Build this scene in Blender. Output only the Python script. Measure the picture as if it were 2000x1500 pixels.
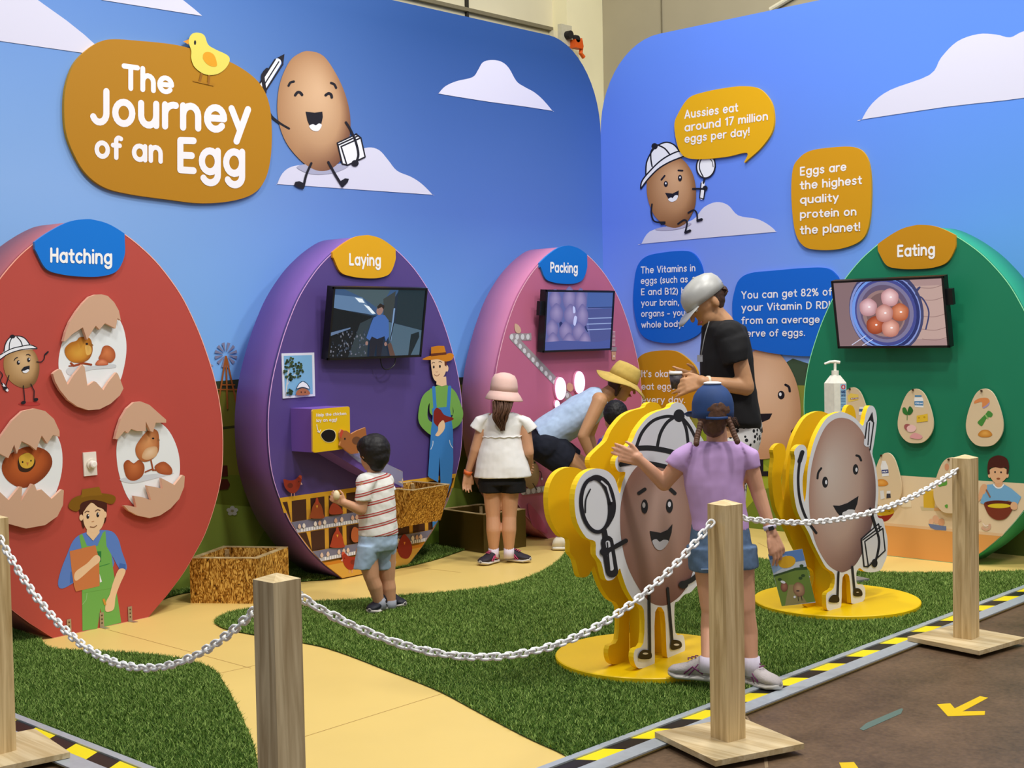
import bpy, bmesh, math, random
import numpy as np
from mathutils import Vector, Matrix
from mathutils.geometry import tessellate_polygon
random.seed(7); np.random.seed(7)
for o in list(bpy.data.objects): bpy.data.objects.remove(o)
SC = bpy.context.scene; COL = SC.collection
# ---------------- camera (solved from the vanishing points, 2000x1500 frame) ----------------
F = 2588.; YAW, PITCH, ROLL, CH = -.7568, .03899, .019814, 1.5
_f = np.array([math.sin(YAW)*math.cos(PITCH), math.cos(YAW)*math.cos(PITCH), -math.sin(PITCH)])
_r = np.array([math.cos(YAW), -math.sin(YAW), 0.]); _d = np.cross(_f, _r)
CR = math.cos(ROLL)*_r+math.sin(ROLL)*_d; CD = -math.sin(ROLL)*_r+math.cos(ROLL)*_d; CW = _f
CP = np.array([6.87256, -8.38368, CH])
cam = bpy.data.cameras.new('camera'); cam.sensor_width = 36; cam.lens = 36*F/2000; cam.clip_end = 100
co = bpy.data.objects.new('camera', cam); COL.objects.link(co); SC.camera = co
co.matrix_world = Matrix(((CR[0], -CD[0], -CW[0], CP[0]), (CR[1], -CD[1], -CW[1], CP[1]), (CR[2], -CD[2], -CW[2], CP[2]), (0, 0, 0, 1)))
# ---------------- world, lights, exposure ----------------
SC.view_settings.view_transform = 'Standard'; SC.view_settings.look = 'None'
SC.view_settings.exposure = 0.0; SC.view_settings.gamma = 1; SC.view_settings.use_curve_mapping = False
w = bpy.data.worlds.new('hall'); SC.world = w; w.use_nodes = True
w.node_tree.nodes['Background'].inputs[0].default_value = (.90, .93, 1, 1)
w.node_tree.nodes['Background'].inputs[1].default_value = .34
def area(loc, to, size, power, col=(1, .97, .93)):
    l = bpy.data.lights.new('hall_lamp', 'AREA'); l.energy = power; l.size = size; l.color = col; l.shape = 'DISK'
    o = bpy.data.objects.new('hall_lamp', l); COL.objects.link(o); o.location = loc
    o.rotation_euler = (Vector(to)-Vector(loc)).to_track_quat('-Z', 'Y').to_euler()
    return o
area((3.2, -2.6, 6.2), (1.4, -2.2, 0), .5, 96)
area((2.0, -1.6, 6.4), (2.6, -1.2, 0), .5, 78)
area((5.5, -4.2, 6.5), (3.0, -3.4, 0), .7, 160)
area((3.0, -6.5, 6.5), (1.5, -4.5, 0), .7, 118)
area((7.5, -2.0, 6.5), (4, -2.5, 0), .9, 130)

# ---------------- helpers ----------------
def lin(c):
    return tuple(((v/255)/12.92 if v/255 <= .04045 else ((v/255+.055)/1.055)**2.4) for v in c[:3])
GAIN = 1.0
def albedo(c):
    return tuple(min(.92, v*GAIN) for v in lin(c))
def ray(x, y): return CW+CR*((x-1000)/F)+CD*((y-750)/F)
def gp(x, y, z=0.):
    v = ray(x, y); return CP+v*((z-CP[2])/v[2])
def at(x, y, depth): return CP+ray(x, y)*depth
def proj(p):
    q = np.array(p, float)-CP; z = q@CW; return 1000+F*(q@CR)/z, 750+F*(q@CD)/z
class Plane:
    def __init__(s, p0, n): s.p0 = np.array(p0, float); s.n = np.array(n, float)/np.linalg.norm(n)
    def P(s, x, y, off=0.):
        v = ray(x, y); p = s.p0+s.n*off; return CP+v*(((p-CP)@s.n)/(v@s.n))
    def off(s, d): return Plane(s.p0+s.n*d, s.n)
WA = Plane((0, 0, 0), (1, 0, 0)); WB = Plane((0, 0, 0), (0, -1, 0))
_m = {}
def nodes(name, rough=.6, metal=0., spec=.4):
    m = bpy.data.materials.new(name); m.use_nodes = True; nt = m.node_tree; b = nt.nodes['Principled BSDF']
    b.inputs['Roughness'].default_value = rough; b.inputs['Metallic'].default_value = metal
    b.inputs['Specular IOR Level'].default_value = spec
    return m, nt, b
def flat(name, c, rough=.6, metal=0., spec=.4, noise=.06, scale=30, bump=0.):
    if name in _m: return _m[name]
    m, nt, b = nodes(name, rough, metal, spec); a = albedo(c)
    tc = nt.nodes.new('ShaderNodeTexCoord'); n = nt.nodes.new('ShaderNodeTexNoise'); n.inputs['Scale'].default_value = scale; n.inputs['Detail'].default_value = 4
    nt.links.new(tc.outputs['Object'], n.inputs['Vector'])
    r = nt.nodes.new('ShaderNodeValToRGB'); r.color_ramp.elements[0].position = .3; r.color_ramp.elements[1].position = .7
    r.color_ramp.elements[0].color = tuple(v*(1-noise) for v in a)+(1,); r.color_ramp.elements[1].color = tuple(min(1, v*(1+noise)) for v in a)+(1,)
    nt.links.new(n.outputs['Fac'], r.inputs['Fac']); nt.links.new(r.outputs['Color'], b.inputs['Base Color'])
    if bump:
        bp = nt.nodes.new('ShaderNodeBump'); bp.inputs['Strength'].default_value = bump; bp.inputs['Distance'].default_value = .01
        nt.links.new(n.outputs['Fac'], bp.inputs['Height']); nt.links.new(bp.outputs['Normal'], b.inputs['Normal'])
    _m[name] = m; return m
def attr_mat(name, rough=.5, emit=0., spec=.3):
    if name in _m: return _m[name]
    m, nt, b = nodes(name, rough, 0, spec); a = nt.nodes.new('ShaderNodeVertexColor'); a.layer_name = 'Col'
    if emit:
        b.inputs['Base Color'].default_value = (.01, .01, .01, 1)
        nt.links.new(a.outputs['Color'], b.inputs['Emission Color']); b.inputs['Emission Strength'].default_value = emit
    else: nt.links.new(a.outputs['Color'], b.inputs['Base Color'])
    _m[name] = m; return m
PRINT = attr_mat('print', .55); 
def rootloc(p):
    while p is not None and p.parent is not None: p = p.parent
    return np.array(p.location) if p is not None else np.zeros(3)
def props(o, label=None, cat=None, group=None, kind=None):
    if label: o['label'] = label
    if cat: o['category'] = cat
    if group: o['group'] = group
    if kind: o['kind'] = kind
    return o
def thing(name, label, cat, loc=(0, 0, 0), group=None):
    o = bpy.data.objects.new(name, None); COL.objects.link(o); o.location = tuple(float(v) for v in loc); o.empty_display_size = .1
    return props(o, label, cat, group)
def mesh(name, V, Fc, mat, parent=None, smooth=False, label=None, colors=None):
    me = bpy.data.meshes.new(name); L = rootloc(parent)
    me.from_pydata([tuple(float(q) for q in np.array(v)-L) for v in V], [], [tuple(f) for f in Fc]); me.update()
    if colors is not None:
        ca = me.color_attributes.new('Col', 'FLOAT_COLOR', 'POINT')
        ca.data.foreach_set('color', np.array([tuple(c[:3])+(1.,) for c in colors], dtype=np.float32).ravel())
    if smooth: me.polygons.foreach_set('use_smooth', [True]*len(me.polygons))
    for x in (mat if isinstance(mat, (list, tuple)) else [mat]): me.materials.append(x)
    o = bpy.data.objects.new(name, me); COL.objects.link(o); o.parent = parent
    if label: o['label'] = label
    return o
class MB:
    def __init__(s): s.V = []; s.F = []
    def add(s, V, Fc):
        b = len(s.V); s.V += [np.array(v, float) for v in V]; s.F += [tuple(i+b for i in f) for f in Fc]; return s
    def box(s, c, h, ax=None):
        c = np.array(c, float); ax = np.eye(3) if ax is None else np.array(ax, float)
        V = [c+sx*h[0]*ax[0]+sy*h[1]*ax[1]+sz*h[2]*ax[2] for sx in (-1, 1) for sy in (-1, 1) for sz in (-1, 1)]
        return s.add(V, [(0, 1, 3, 2), (4, 6, 7, 5), (0, 4, 5, 1), (2, 3, 7, 6), (0, 2, 6, 4), (1, 5, 7, 3)])
    def hexa(s, a, b):   # a,b four corners each
        n = len(a); return s.add(list(a)+list(b), [tuple(range(n))[::-1], tuple(range(n, 2*n))]+[(i, (i+1) % n, n+(i+1) % n, n+i) for i in range(n)])
    def tube(s, pts, r, n=8, caps=True):
        pts = [np.array(p, float) for p in pts]; rr = r if isinstance(r, (list, tuple)) else [r]*len(pts); V = []; Fc = []
        up = np.array([0, 0, 1.]); 
        for i, p in enumerate(pts):
            t = pts[min(i+1, len(pts)-1)]-pts[max(i-1, 0)]; t /= np.linalg.norm(t)+1e-9
            if i == 0:
                u = np.cross(t, up); 
                if np.linalg.norm(u) < .1: u = np.cross(t, [1, 0, 0])
            else: u = u-t*(u@t)
            u = u/np.linalg.norm(u); v = np.cross(t, u)
            V += [p+rr[i]*(u*math.cos(2*math.pi*k/n)+v*math.sin(2*math.pi*k/n)) for k in range(n)]
        for i in range(len(pts)-1):
            for k in range(n): Fc.append((i*n+k, i*n+(k+1) % n, (i+1)*n+(k+1) % n, (i+1)*n+k))
        if caps: Fc += [tuple(range(n))[::-1], tuple(range((len(pts)-1)*n, len(pts)*n))]
        return s.add(V, Fc)
    def rings(s, R_, n=20, caps=True):    # R_: (centre, u, v) with radii inside u, v
        V = []; Fc = []
        for c, u, v in R_: V += [np.array(c)+np.array(u)*math.cos(2*math.pi*k/n)+np.array(v)*math.sin(2*math.pi*k/n) for k in range(n)]
        for i in range(len(R_)-1):
            for k in range(n): Fc.append((i*n+k, i*n+(k+1) % n, (i+1)*n+(k+1) % n, (i+1)*n+k))
        if caps: Fc += [tuple(range(n))[::-1], tuple(range((len(R_)-1)*n, len(R_)*n))]
        return s.add(V, Fc)
    def cap(s, p, r0, q, r1, n=14, sq=1., sd=None):   # tapered capsule
        p = np.array(p, float); q = np.array(q, float); t = q-p; L = np.linalg.norm(t)+1e-9; t = t/L
        u = np.cross(t, [0, 0, 1.]) if sd is None else np.array(sd, float)-t*(np.array(sd)@t)
        if np.linalg.norm(u) < .05: u = np.cross(t, [1, 0, 0])
        u /= np.linalg.norm(u); v = np.cross(t, u); R_ = []
        for a in (-85, -60, -30, 0): R_.append((p+t*r0*math.sin(math.radians(a)), u*r0*math.cos(math.radians(a)), v*r0*sq*math.cos(math.radians(a))))
        for a in (0, 30, 60, 85): R_.append((q+t*r1*math.sin(math.radians(a)), u*r1*math.cos(math.radians(a)), v*r1*sq*math.cos(math.radians(a))))
        return s.rings(R_, n)
    def ell(s, c, a, b, d, n=18, m=10):   # ellipsoid with axis vectors a,b,d
        c = np.array(c, float); a, b, d = map(lambda z: np.array(z, float), (a, b, d)); R_ = []
        for i in range(m+1):
            t = -math.pi/2+math.pi*(i+.02)/(m+.04); R_.append((c+d*math.sin(t), a*math.cos(t), b*math.cos(t)))
        return s.rings(R_, n)
    def build(s, name, mat, parent=None, smooth=False, label=None): return mesh(name, s.V, s.F, mat, parent, smooth, label)
def remesh(name, mb, mat, parent, voxel=.006, smooth=3, label=None, noise=0., nscale=.06, decim=None):
    me = bpy.data.meshes.new('t'); me.from_pydata([tuple(v) for v in mb.V], [], mb.F); me.update()
    bm = bmesh.new(); bm.from_mesh(me); bmesh.ops.recalc_face_normals(bm, faces=bm.faces); bm.to_mesh(me); bm.free()
    o = bpy.data.objects.new('t', me); COL.objects.link(o)
    m = o.modifiers.new('r', 'REMESH'); m.mode = 'VOXEL'; m.voxel_size = voxel; m.use_smooth_shade = True
    if smooth: sm = o.modifiers.new('s', 'SMOOTH'); sm.factor = .5; sm.iterations = smooth
    if noise:
        tx = bpy.data.textures.new('w', 'CLOUDS'); tx.noise_scale = nscale; dm = o.modifiers.new('d', 'DISPLACE'); dm.texture = tx; dm.strength = noise; dm.mid_level = .5; dm.texture_coords = 'GLOBAL'
    if decim: dc = o.modifiers.new('c', 'DECIMATE'); dc.ratio = decim
    dg = bpy.context.evaluated_depsgraph_get(); me2 = bpy.data.meshes.new_from_object(o.evaluated_get(dg)); bpy.data.objects.remove(o); bpy.data.meshes.remove(me)
    me2.name = name; L = rootloc(parent); n = len(me2.vertices); a = np.zeros(n*3, dtype=np.float32); me2.vertices.foreach_get('co', a); a = (a.reshape(-1, 3)-L).astype(np.float32); me2.vertices.foreach_set('co', a.ravel()); me2.update()
    me2.materials.clear(); me2.materials.append(mat); me2.polygons.foreach_set('use_smooth', [True]*len(me2.polygons))
    o = bpy.data.objects.new(name, me2); COL.objects.link(o); o.parent = parent
    if label: o['label'] = label
    return o
# ---------------- flat prints traced as real shapes lying on a plane ----------------
def cat(pts, closed=True, n=5):
    pts = [np.array(p, float) for p in pts]; N = len(pts); out = []
    rng = range(N if closed else N-1)
    for i in rng:
        g = (lambda k: pts[k % N]) if closed else (lambda k: pts[max(0, min(N-1, k))])
        a, b, c, d = g(i-1), g(i), g(i+1), g(i+2)
        for j in range(n):
            t = j/n; out.append(.5*((2*b)+(-a+c)*t+(2*a-5*b+4*c-d)*t*t+(-a+3*b-3*c+d)*t**3))
    if not closed: out.append(pts[-1])
    return out
def arc(cx, cy, rx, ry, a0, a1, n=12): return [(cx+rx*math.cos(math.radians(a0+(a1-a0)*i/n)), cy+ry*math.sin(math.radians(a0+(a1-a0)*i/n))) for i in range(n+1)]
def ep(cx, cy, rx, ry, rot=0, n=28):
    c, s = math.cos(math.radians(rot)), math.sin(math.radians(rot))
    return [(cx+rx*math.cos(2*math.pi*i/n)*c-ry*math.sin(2*math.pi*i/n)*s, cy+rx*math.cos(2*math.pi*i/n)*s+ry*math.sin(2*math.pi*i/n)*c) for i in range(n)]
def split(q):
    """cut a polyline where it turns sharply"""
    q = [np.array(p, float) for p in q]; q = [p for i, p in enumerate(q) if i == 0 or np.linalg.norm(p-q[i-1]) > 1e-6]; out = []; cur = [q[0]]
    for i in range(1, len(q)):
        cur.append(q[i])
        if i < len(q)-1:
            a, b = q[i]-q[i-1], q[i+1]-q[i]; cs = (a@b)/(np.linalg.norm(a)*np.linalg.norm(b)+1e-12)
            if cs < .6: out.append(cur); cur = [q[i]]
    out.append(cur); return out
def ribbon(q, r):
    n = len(q)
    if n < 2: return [], []
    closed = n > 6 and np.linalg.norm(q[0]-q[-1]) < 1e-4
    if closed: q = q[:-1]; n -= 1
    V = []; Fc = []
    for i in range(n):
        a = q[i]-q[i-1] if (i > 0 or closed) else q[1]-q[0]; b = q[(i+1) % n]-q[i] if (i < n-1 or closed) else a
        a = a/np.linalg.norm(a); b = b/np.linalg.norm(b); t = a+b; t /= np.linalg.norm(t)+1e-9; m = r/max(.6, t@a); nr = np.array([-t[1], t[0]])*m
        V += [q[i]+nr, q[i]-nr]
    for i in range(n if closed else n-1): j = (i+1) % n; Fc.append((2*i, 2*j, 2*j+1, 2*i+1))
    if not closed:
        for e, d in ((0, q[0]-q[1]), (n-1, q[-1]-q[-2])):
            th = math.atan2(d[1], d[0]); b = len(V); V += [q[e]+r*np.array([math.cos(th+x), math.sin(th+x)]) for x in np.linspace(-math.pi/2, math.pi/2, 8)]; Fc.append(tuple(range(b, b+8)))
    return V, Fc
class Art:
    def __init__(s, plane, base=.002, step=.00012): s.pl = plane; s.o = base; s.st = step; s.V = []; s.F = []; s.C = []; s.K = (0, 0, 1); s.clip = None; s.G = []
    def k(s, *K): s.K = K; return s
    def px(s, pts): ox, oy, sc = s.K; return [(ox+x/sc, oy+y/sc) for x, y in pts]
    def _emit(s, V2, Fc, cols):
        if s.clip: V2 = [s.clip(*p) for p in V2]
        b = len(s.V); s.V += [s.pl.P(x, y, s.o) for x, y in V2]; s.F += [tuple(i+b for i in f) for f in Fc]; s.C += cols; s.o += s.st
    def poly(s, c, pts):
        q = s.px(pts); t = tessellate_polygon([[Vector((x, y, 0)) for x, y in q]]); s._emit(q, t, [albedo(c)]*len(q)); return s
    def sp(s, c, pts, n=5): return s.poly(c, [tuple(p) for p in cat(pts, True, n)])
    def ell(s, c, cx, cy, rx, ry, rot=0, n=28): return s.poly(c, ep(cx, cy, rx, ry, rot, n))
    def strokes(s, c, Q, r, mp=None):
        """round-ended strokes; every stroke is one clean ribbon, lifted a hair above the last"""
        for q in Q:
            for part in split(q):
                V, Fc = ribbon(part, r)
                if not V: continue
                s._emit([mp(v) for v in V] if mp else V, Fc, [albedo(c)]*len(V)); s.o -= s.st-.00003
        s.o += s.st; return s
    def line(s, c, w_, pts, smooth=False):
        pts = cat(pts, False, 6) if smooth else pts; q = [np.array(p, float) for p in s.px(pts)]
        return s.strokes(c, [q], w_/s.K[2]/2)
    def sl(s, c, w_, pts): return s.line(c, w_, pts, True)
    def egg(s, pts, hi, ca, cb, cc=None, hx=.0, hy=-.25, sm=True, rings=9, pw=1.5):
        """printed egg with its own printed modelling: light centre ca -> cb at the rim"""
        q = s.px(cat(pts, True, 4) if sm else pts); cx = sum(p[0] for p in q)/len(q); cy = sum(p[1] for p in q)/len(q)
        wx = (max(p[0] for p in q)-min(p[0] for p in q))/2; wy = (max(p[1] for p in q)-min(p[1] for p in q))/2
        hx, hy = cx+hx*wx, cy+hy*wy; V = [(hx, hy)]; Cc = [albedo(ca)]; Fc = []; n = len(q)
        A, B, D = np.array(ca, float), np.array(cb, float), np.array(cc if cc else cb, float)
        for j in range(1, rings+1):
            t = j/rings
            for x, y in q:
                V.append((hx+(x-hx)*t, hy+(y-hy)*t)); u = t**pw; m = A*(1-u)+B*u
                if cc: e = max(0, (t-.7)/.3)*max(0, ((x-cx)/wx*.8+(y-cy)/wy*.6)); m = m*(1-min(1, e))+D*min(1, e)
                Cc.append(albedo(m))
        for i in range(n): Fc.append((0, 1+i, 1+(i+1) % n))
        for j in range(rings-1):
            for i in range(n): a = 1+j*n+i; b = 1+j*n+(i+1) % n; Fc.append((a, b, b+n, a+n))
        s._emit(V, Fc, Cc); return s
    def text(s, c, st, x0, y0, x1, y1, h, wt=.15, hr=None):
        """string from baseline start to baseline end (K coords), cap height h"""
        hr = hr or h; adv = 0; G = []
        for ch in st:
            if ch == ' ': adv += .42; continue
            g, a = GLYPH[ch]; G.append((g, adv)); adv += a+.13
        adv -= .13; ox, oy, sc = s.K
        def mp(p):
            t = p[0]/adv; hh = h+(hr-h)*t; return (ox+(x0+(x1-x0)*t)/sc, oy+(y0+(y1-y0)*t-hh*p[1])/sc)
        for g, ax in G:
            v0, f0 = len(s.V), len(s.F); s.strokes(c, [[np.array((p[0]+ax, p[1])) for p in st_] for st_ in g], wt/2, mp); s.o -= s.st; s.G.append((v0, len(s.V), f0, len(s.F)))
        s.o += s.st; return s
    def letters(s, parent):
        """every printed letter as a flat piece of its own"""
        for v0, v1, f0, f1 in s.G: mesh('letter', s.V[v0:v1], [tuple(i-v0 for i in f) for f in s.F[f0:f1]], PRINT, parent, False, None, s.C[v0:v1])
    def build(s, name, parent=None, mat=None, label=None): return mesh(name, s.V, s.F, mat or PRINT, parent, False, label, s.C)
def _o(cx=.33): return arc(cx, .365, .26, .295, 0, 360, 20)
def _arch(x0, x1): c = (x0+x1)/2; return [(x0, .07), (x0, .4)]+arc(c, .4, (x1-x0)/2, .26, 180, 0, 8)+[(x1, .07)]
def _s(x0, x1, y0, y1):
    m = (y0+y1)/2; X = lambda t: x0+(x1-x0)*t; Y = lambda t: y0+(y1-y0)*t
    return [tuple(p) for p in cat([(X(.95), Y(.85)), (X(.55), Y(1)), (X(.1), Y(.8)), (X(.3), Y(.56)), (X(.75), Y(.44)), (X(.95), Y(.2)), (X(.5), Y(0)), (X(.02), Y(.14))], False, 4)]
ST = [(.07, .93), (.07, .07)]
GLYPH = {'o': ([_o()], .66), 'a': ([_o(), [(.59, .66), (.59, .07)]], .66), 'b': ([ST, _o()], .66), 'c': ([arc(.33, .365, .26, .295, 48, 312)], .55), 'd': ([_o(), [(.59, .93), (.59, .07)]], .66),
 'e': ([[(.09, .37), (.57, .37)]+arc(.33, .365, .26, .295, 0, 318, 18)], .64), 'f': ([[tuple(p) for p in cat([(.42, .9), (.3, .93), (.2, .82), (.2, .6), (.2, .07)], False, 4)], [(.05, .6), (.36, .6)]], .42),
 'g': ([_o(), [(.59, .66), (.59, 0)]+arc(.34, .0, .25, .24, 0, -150, 10)], .66), 'h': ([ST, _arch(.07, .53)], .6), 'i': ([[(.07, .64), (.07, .07)], [(.07, .9), (.07, .91)]], .14), 'k': ([ST, [(.45, .62), (.09, .32)], [(.2, .4), (.47, .07)]], .5),
 'l': ([ST], .14), 'm': ([[(.07, .66), (.07, .07)], _arch(.07, .45), _arch(.45, .83)], .9), 'n': ([[(.07, .66), (.07, .07)], _arch(.07, .53)], .6), 'p': ([[(.07, .66), (.07, -.22)], _o()], .66), 'q': ([_o(), [(.59, .66), (.59, -.22)]], .66),
 'r': ([[(.07, .66), (.07, .07)], arc(.33, .4, .26, .26, 180, 75, 7)], .42), 's': ([_s(.07, .47, .07, .66)], .54), 't': ([[(.2, .88), (.2, .2), (.27, .09), (.38, .08)], [(.04, .62), (.38, .62)]], .42),
 'u': ([[(.07, .66), (.07, .33)]+arc(.3, .33, .23, .26, 180, 360, 9), [(.53, .66), (.53, .07)]], .6), 'v': ([[(.05, .66), (.28, .07), (.51, .66)]], .56), 'w': ([[(.05, .66), (.22, .07), (.4, .6), (.58, .07), (.75, .66)]], .8),
 'y': ([[(.05, .66), (.3, .1)], [(.55, .66), (.2, -.22)]], .6), 'x': ([[(.05, .66), (.47, .07)], [(.05, .07), (.47, .66)]], .52),
 'A': ([[(.05, .07), (.36, .93), (.67, .07)], [(.16, .32), (.56, .32)]], .72), 'B': ([ST, [(.07, .93), (.3, .93)]+arc(.3, .72, .2, .21, 90, -90, 8)+[(.07, .51)], [(.3, .51)]+arc(.32, .29, .23, .22, 90, -90, 8)+[(.07, .07)]], .62),
 'C': ([arc(.43, .5, .36, .43, 50, 310, 16)], .72), 'D': ([ST, [(.07, .93), (.27, .93)]+arc(.27, .5, .36, .43, 90, -90, 12)+[(.07, .07)]], .7), 'E': ([ST, [(.07, .93), (.5, .93)], [(.07, .5), (.44, .5)], [(.07, .07), (.5, .07)]], .57),
 'H': ([ST, [(.58, .93), (.58, .07)], [(.07, .5), (.58, .5)]], .65), 'I': ([ST], .14), 'J': ([[(.48, .93), (.48, .32)]+arc(.27, .32, .21, .25, 0, -155, 9)], .55), 'L': ([[(.07, .93), (.07, .07), (.48, .07)]], .54), 'N': ([[(.07, .07), (.07, .93), (.6, .07), (.6, .93)]], .67),
 'M': ([[(.07, .07), (.07, .93), (.4, .3), (.73, .93), (.73, .07)]], .8), 'P': ([ST, [(.07, .93), (.32, .93)]+arc(.32, .69, .24, .24, 90, -90, 8)+[(.07, .45)]], .6), 'R': ([ST, [(.07, .93), (.32, .93)]+arc(.32, .69, .24, .24, 90, -90, 8)+[(.07, .45)], [(.3, .45), (.56, .07)]], .62),
 'S': ([_s(.07, .55, .07, .93)], .62), 'T': ([[(.05, .93), (.63, .93)], [(.34, .93), (.34, .07)]], .66), 'V': ([[(.05, .93), (.36, .07), (.67, .93)]], .7), 'Y': ([[(.05, .93), (.33, .5), (.61, .93)], [(.33, .5), (.33, .07)]], .66), 'U': ([[(.07, .93), (.07, .35)]+arc(.32, .35, .25, .28, 180, 360, 9)+[(.57, .93)]], .64),
 'Z': ([[(.07, .93), (.55, .93), (.07, .07), (.55, .07)]], .62), 'K': ([ST, [(.5, .93), (.08, .4)], [(.2, .55), (.53, .07)]], .58),
 '1': ([[(.06, .76), (.24, .93), (.24, .07)]], .3), '7': ([[(.06, .93), (.52, .93), (.2, .07)]], .56), '8': ([arc(.3, .72, .2, .21, 0, 360, 14), arc(.3, .29, .24, .22, 0, 360, 14)], .6), '2': ([[tuple(p) for p in cat([(.08, .75), (.16, .89), (.32, .93), (.5, .8), (.45, .55), (.07, .07)], False, 4)]+[(.53, .07)]], .58),
 '%': ([arc(.2, .74, .14, .18, 0, 360, 12), arc(.66, .26, .14, .18, 0, 360, 12), [(.65, .93), (.2, .07)]], .86), '(': ([arc(.5, .4, .4, .62, 130, 230, 8)], .26), ')': ([arc(-.25, .4, .4, .62, 50, -50, 8)], .22), ',': ([[(.12, .1), (.06, -.08)]], .18), '.': ([[(.07, .08), (.07, .09)]], .14), '!': ([[(.07, .93), (.07, .34)], [(.07, .07), (.07, .08)]], .14), "'": ([[(.07, .93), (.07, .76)]], .14), '-': ([[(.05, .36), (.42, .36)]], .5)}
def slab(name, plane, pts, th, front, parent, side=None, K=(0, 0, 1), off=None, smooth=False, label=None, bev=0.):
    """board with real thickness: traced outline on the front face, pushed back by th"""
    if smooth: pts = cat(pts, True, 5)
    q = [(K[0]+x/K[2], K[1]+y/K[2]) for x, y in pts]; o = th if off is None else off; n = len(q)
    a = [plane.P(x, y, o) for x, y in q]; b = [p-plane.n*th for p in a]; t = tessellate_polygon([[Vector((x, y, 0)) for x, y in q]])
    V = a+b+a+b; Fc = [tuple(f) for f in t]+[tuple(i+n for i in f[::-1]) for f in t]+[(2*n+i, 2*n+(i+1) % n, 3*n+(i+1) % n, 3*n+i) for i in range(n)]
    c0 = albedo(front) if not hasattr(front, 'name') else None
    if c0 is None: return mesh(name, V, Fc, front, parent, False, label)
    c1 = albedo(side or front); return mesh(name, V, Fc, PRINT, parent, False, label, [c0]*(2*n)+[c1]*(2*n))
def shift(pts, dx, dy): return [(x+dx, y+dy) for x, y in pts]
# ---------------- materials of the setting ----------------
def wall_mat(name, axis, s0, s1, ra, rb):
    """printed sky: two vertical colour ramps blended along the wall"""
    m, nt, b = nodes(name, .5, 0, .25); tc = nt.nodes.new('ShaderNodeTexCoord'); sx = nt.nodes.new('ShaderNodeSeparateXYZ'); nt.links.new(tc.outputs['Object'], sx.inputs[0]); rr = []
    mr = nt.nodes.new('ShaderNodeMapRange'); mr.inputs['From Max'].default_value = 3.8; nt.links.new(sx.outputs['Z'], mr.inputs['Value'])
    for cols in (ra, rb):
        r = nt.nodes.new('ShaderNodeValToRGB'); e = r.color_ramp.elements; e[0].position = .3; e[0].color = albedo(cols[0])+(1,); e[1].position = .96; e[1].color = albedo(cols[2])+(1,)
        k = e.new(.62); k.color = albedo(cols[1])+(1,); nt.links.new(mr.outputs[0], r.inputs[0]); rr.append(r)
    mh = nt.nodes.new('ShaderNodeMapRange'); mh.interpolation_type = 'SMOOTHSTEP'; mh.inputs['From Min'].default_value = s0; mh.inputs['From Max'].default_value = s1; nt.links.new(sx.outputs[axis], mh.inputs['Value'])
    mx = nt.nodes.new('ShaderNodeMixRGB'); nt.links.new(mh.outputs[0], mx.inputs[0]); nt.links.new(rr[0].outputs[0], mx.inputs[1]); nt.links.new(rr[1].outputs[0], mx.inputs[2]); nt.links.new(mx.outputs[0], b.inputs['Base Color'])
    n = nt.nodes.new('ShaderNodeTexNoise'); n.inputs['Scale'].default_value = 1.3; n.inputs['Detail'].default_value = 1; nt.links.new(tc.outputs['Object'], n.inputs['Vector'])
    bp = nt.nodes.new('ShaderNodeBump'); bp.inputs['Strength'].default_value = .12; bp.inputs['Distance'].default_value = .05; nt.links.new(n.outputs['Fac'], bp.inputs['Height']); nt.links.new(bp.outputs['Normal'], b.inputs['Normal'])
    return m
def wood(name, ca, cb, axis='Z', scale=9., dist=3., rough=.55):
    if name in _m: return _m[name]
    m, nt, b = nodes(name, rough, 0, .3); tc = nt.nodes.new('ShaderNodeTexCoord'); mp = nt.nodes.new('ShaderNodeMapping')
    mp.inputs['Scale'].default_value = {'Z': (1, 1, .06), 'X': (.06, 1, 1), 'Y': (1, .06, 1)}[axis]; nt.links.new(tc.outputs['Object'], mp.inputs[0])
    n = nt.nodes.new('ShaderNodeTexNoise'); n.inputs['Scale'].default_value = scale*5; n.inputs['Detail'].default_value = 6; n.inputs['Distortion'].default_value = dist*.3; nt.links.new(mp.outputs[0], n.inputs['Vector'])
    r = nt.nodes.new('ShaderNodeValToRGB'); e = r.color_ramp.elements; e[0].position = .32; e[0].color = albedo(ca)+(1,); e[1].position = .66; e[1].color = albedo(cb)+(1,)
    nt.links.new(n.outputs['Fac'], r.inputs[0]); nt.links.new(r.outputs[0], b.inputs['Base Color']); _m[name] = m; return m
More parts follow.
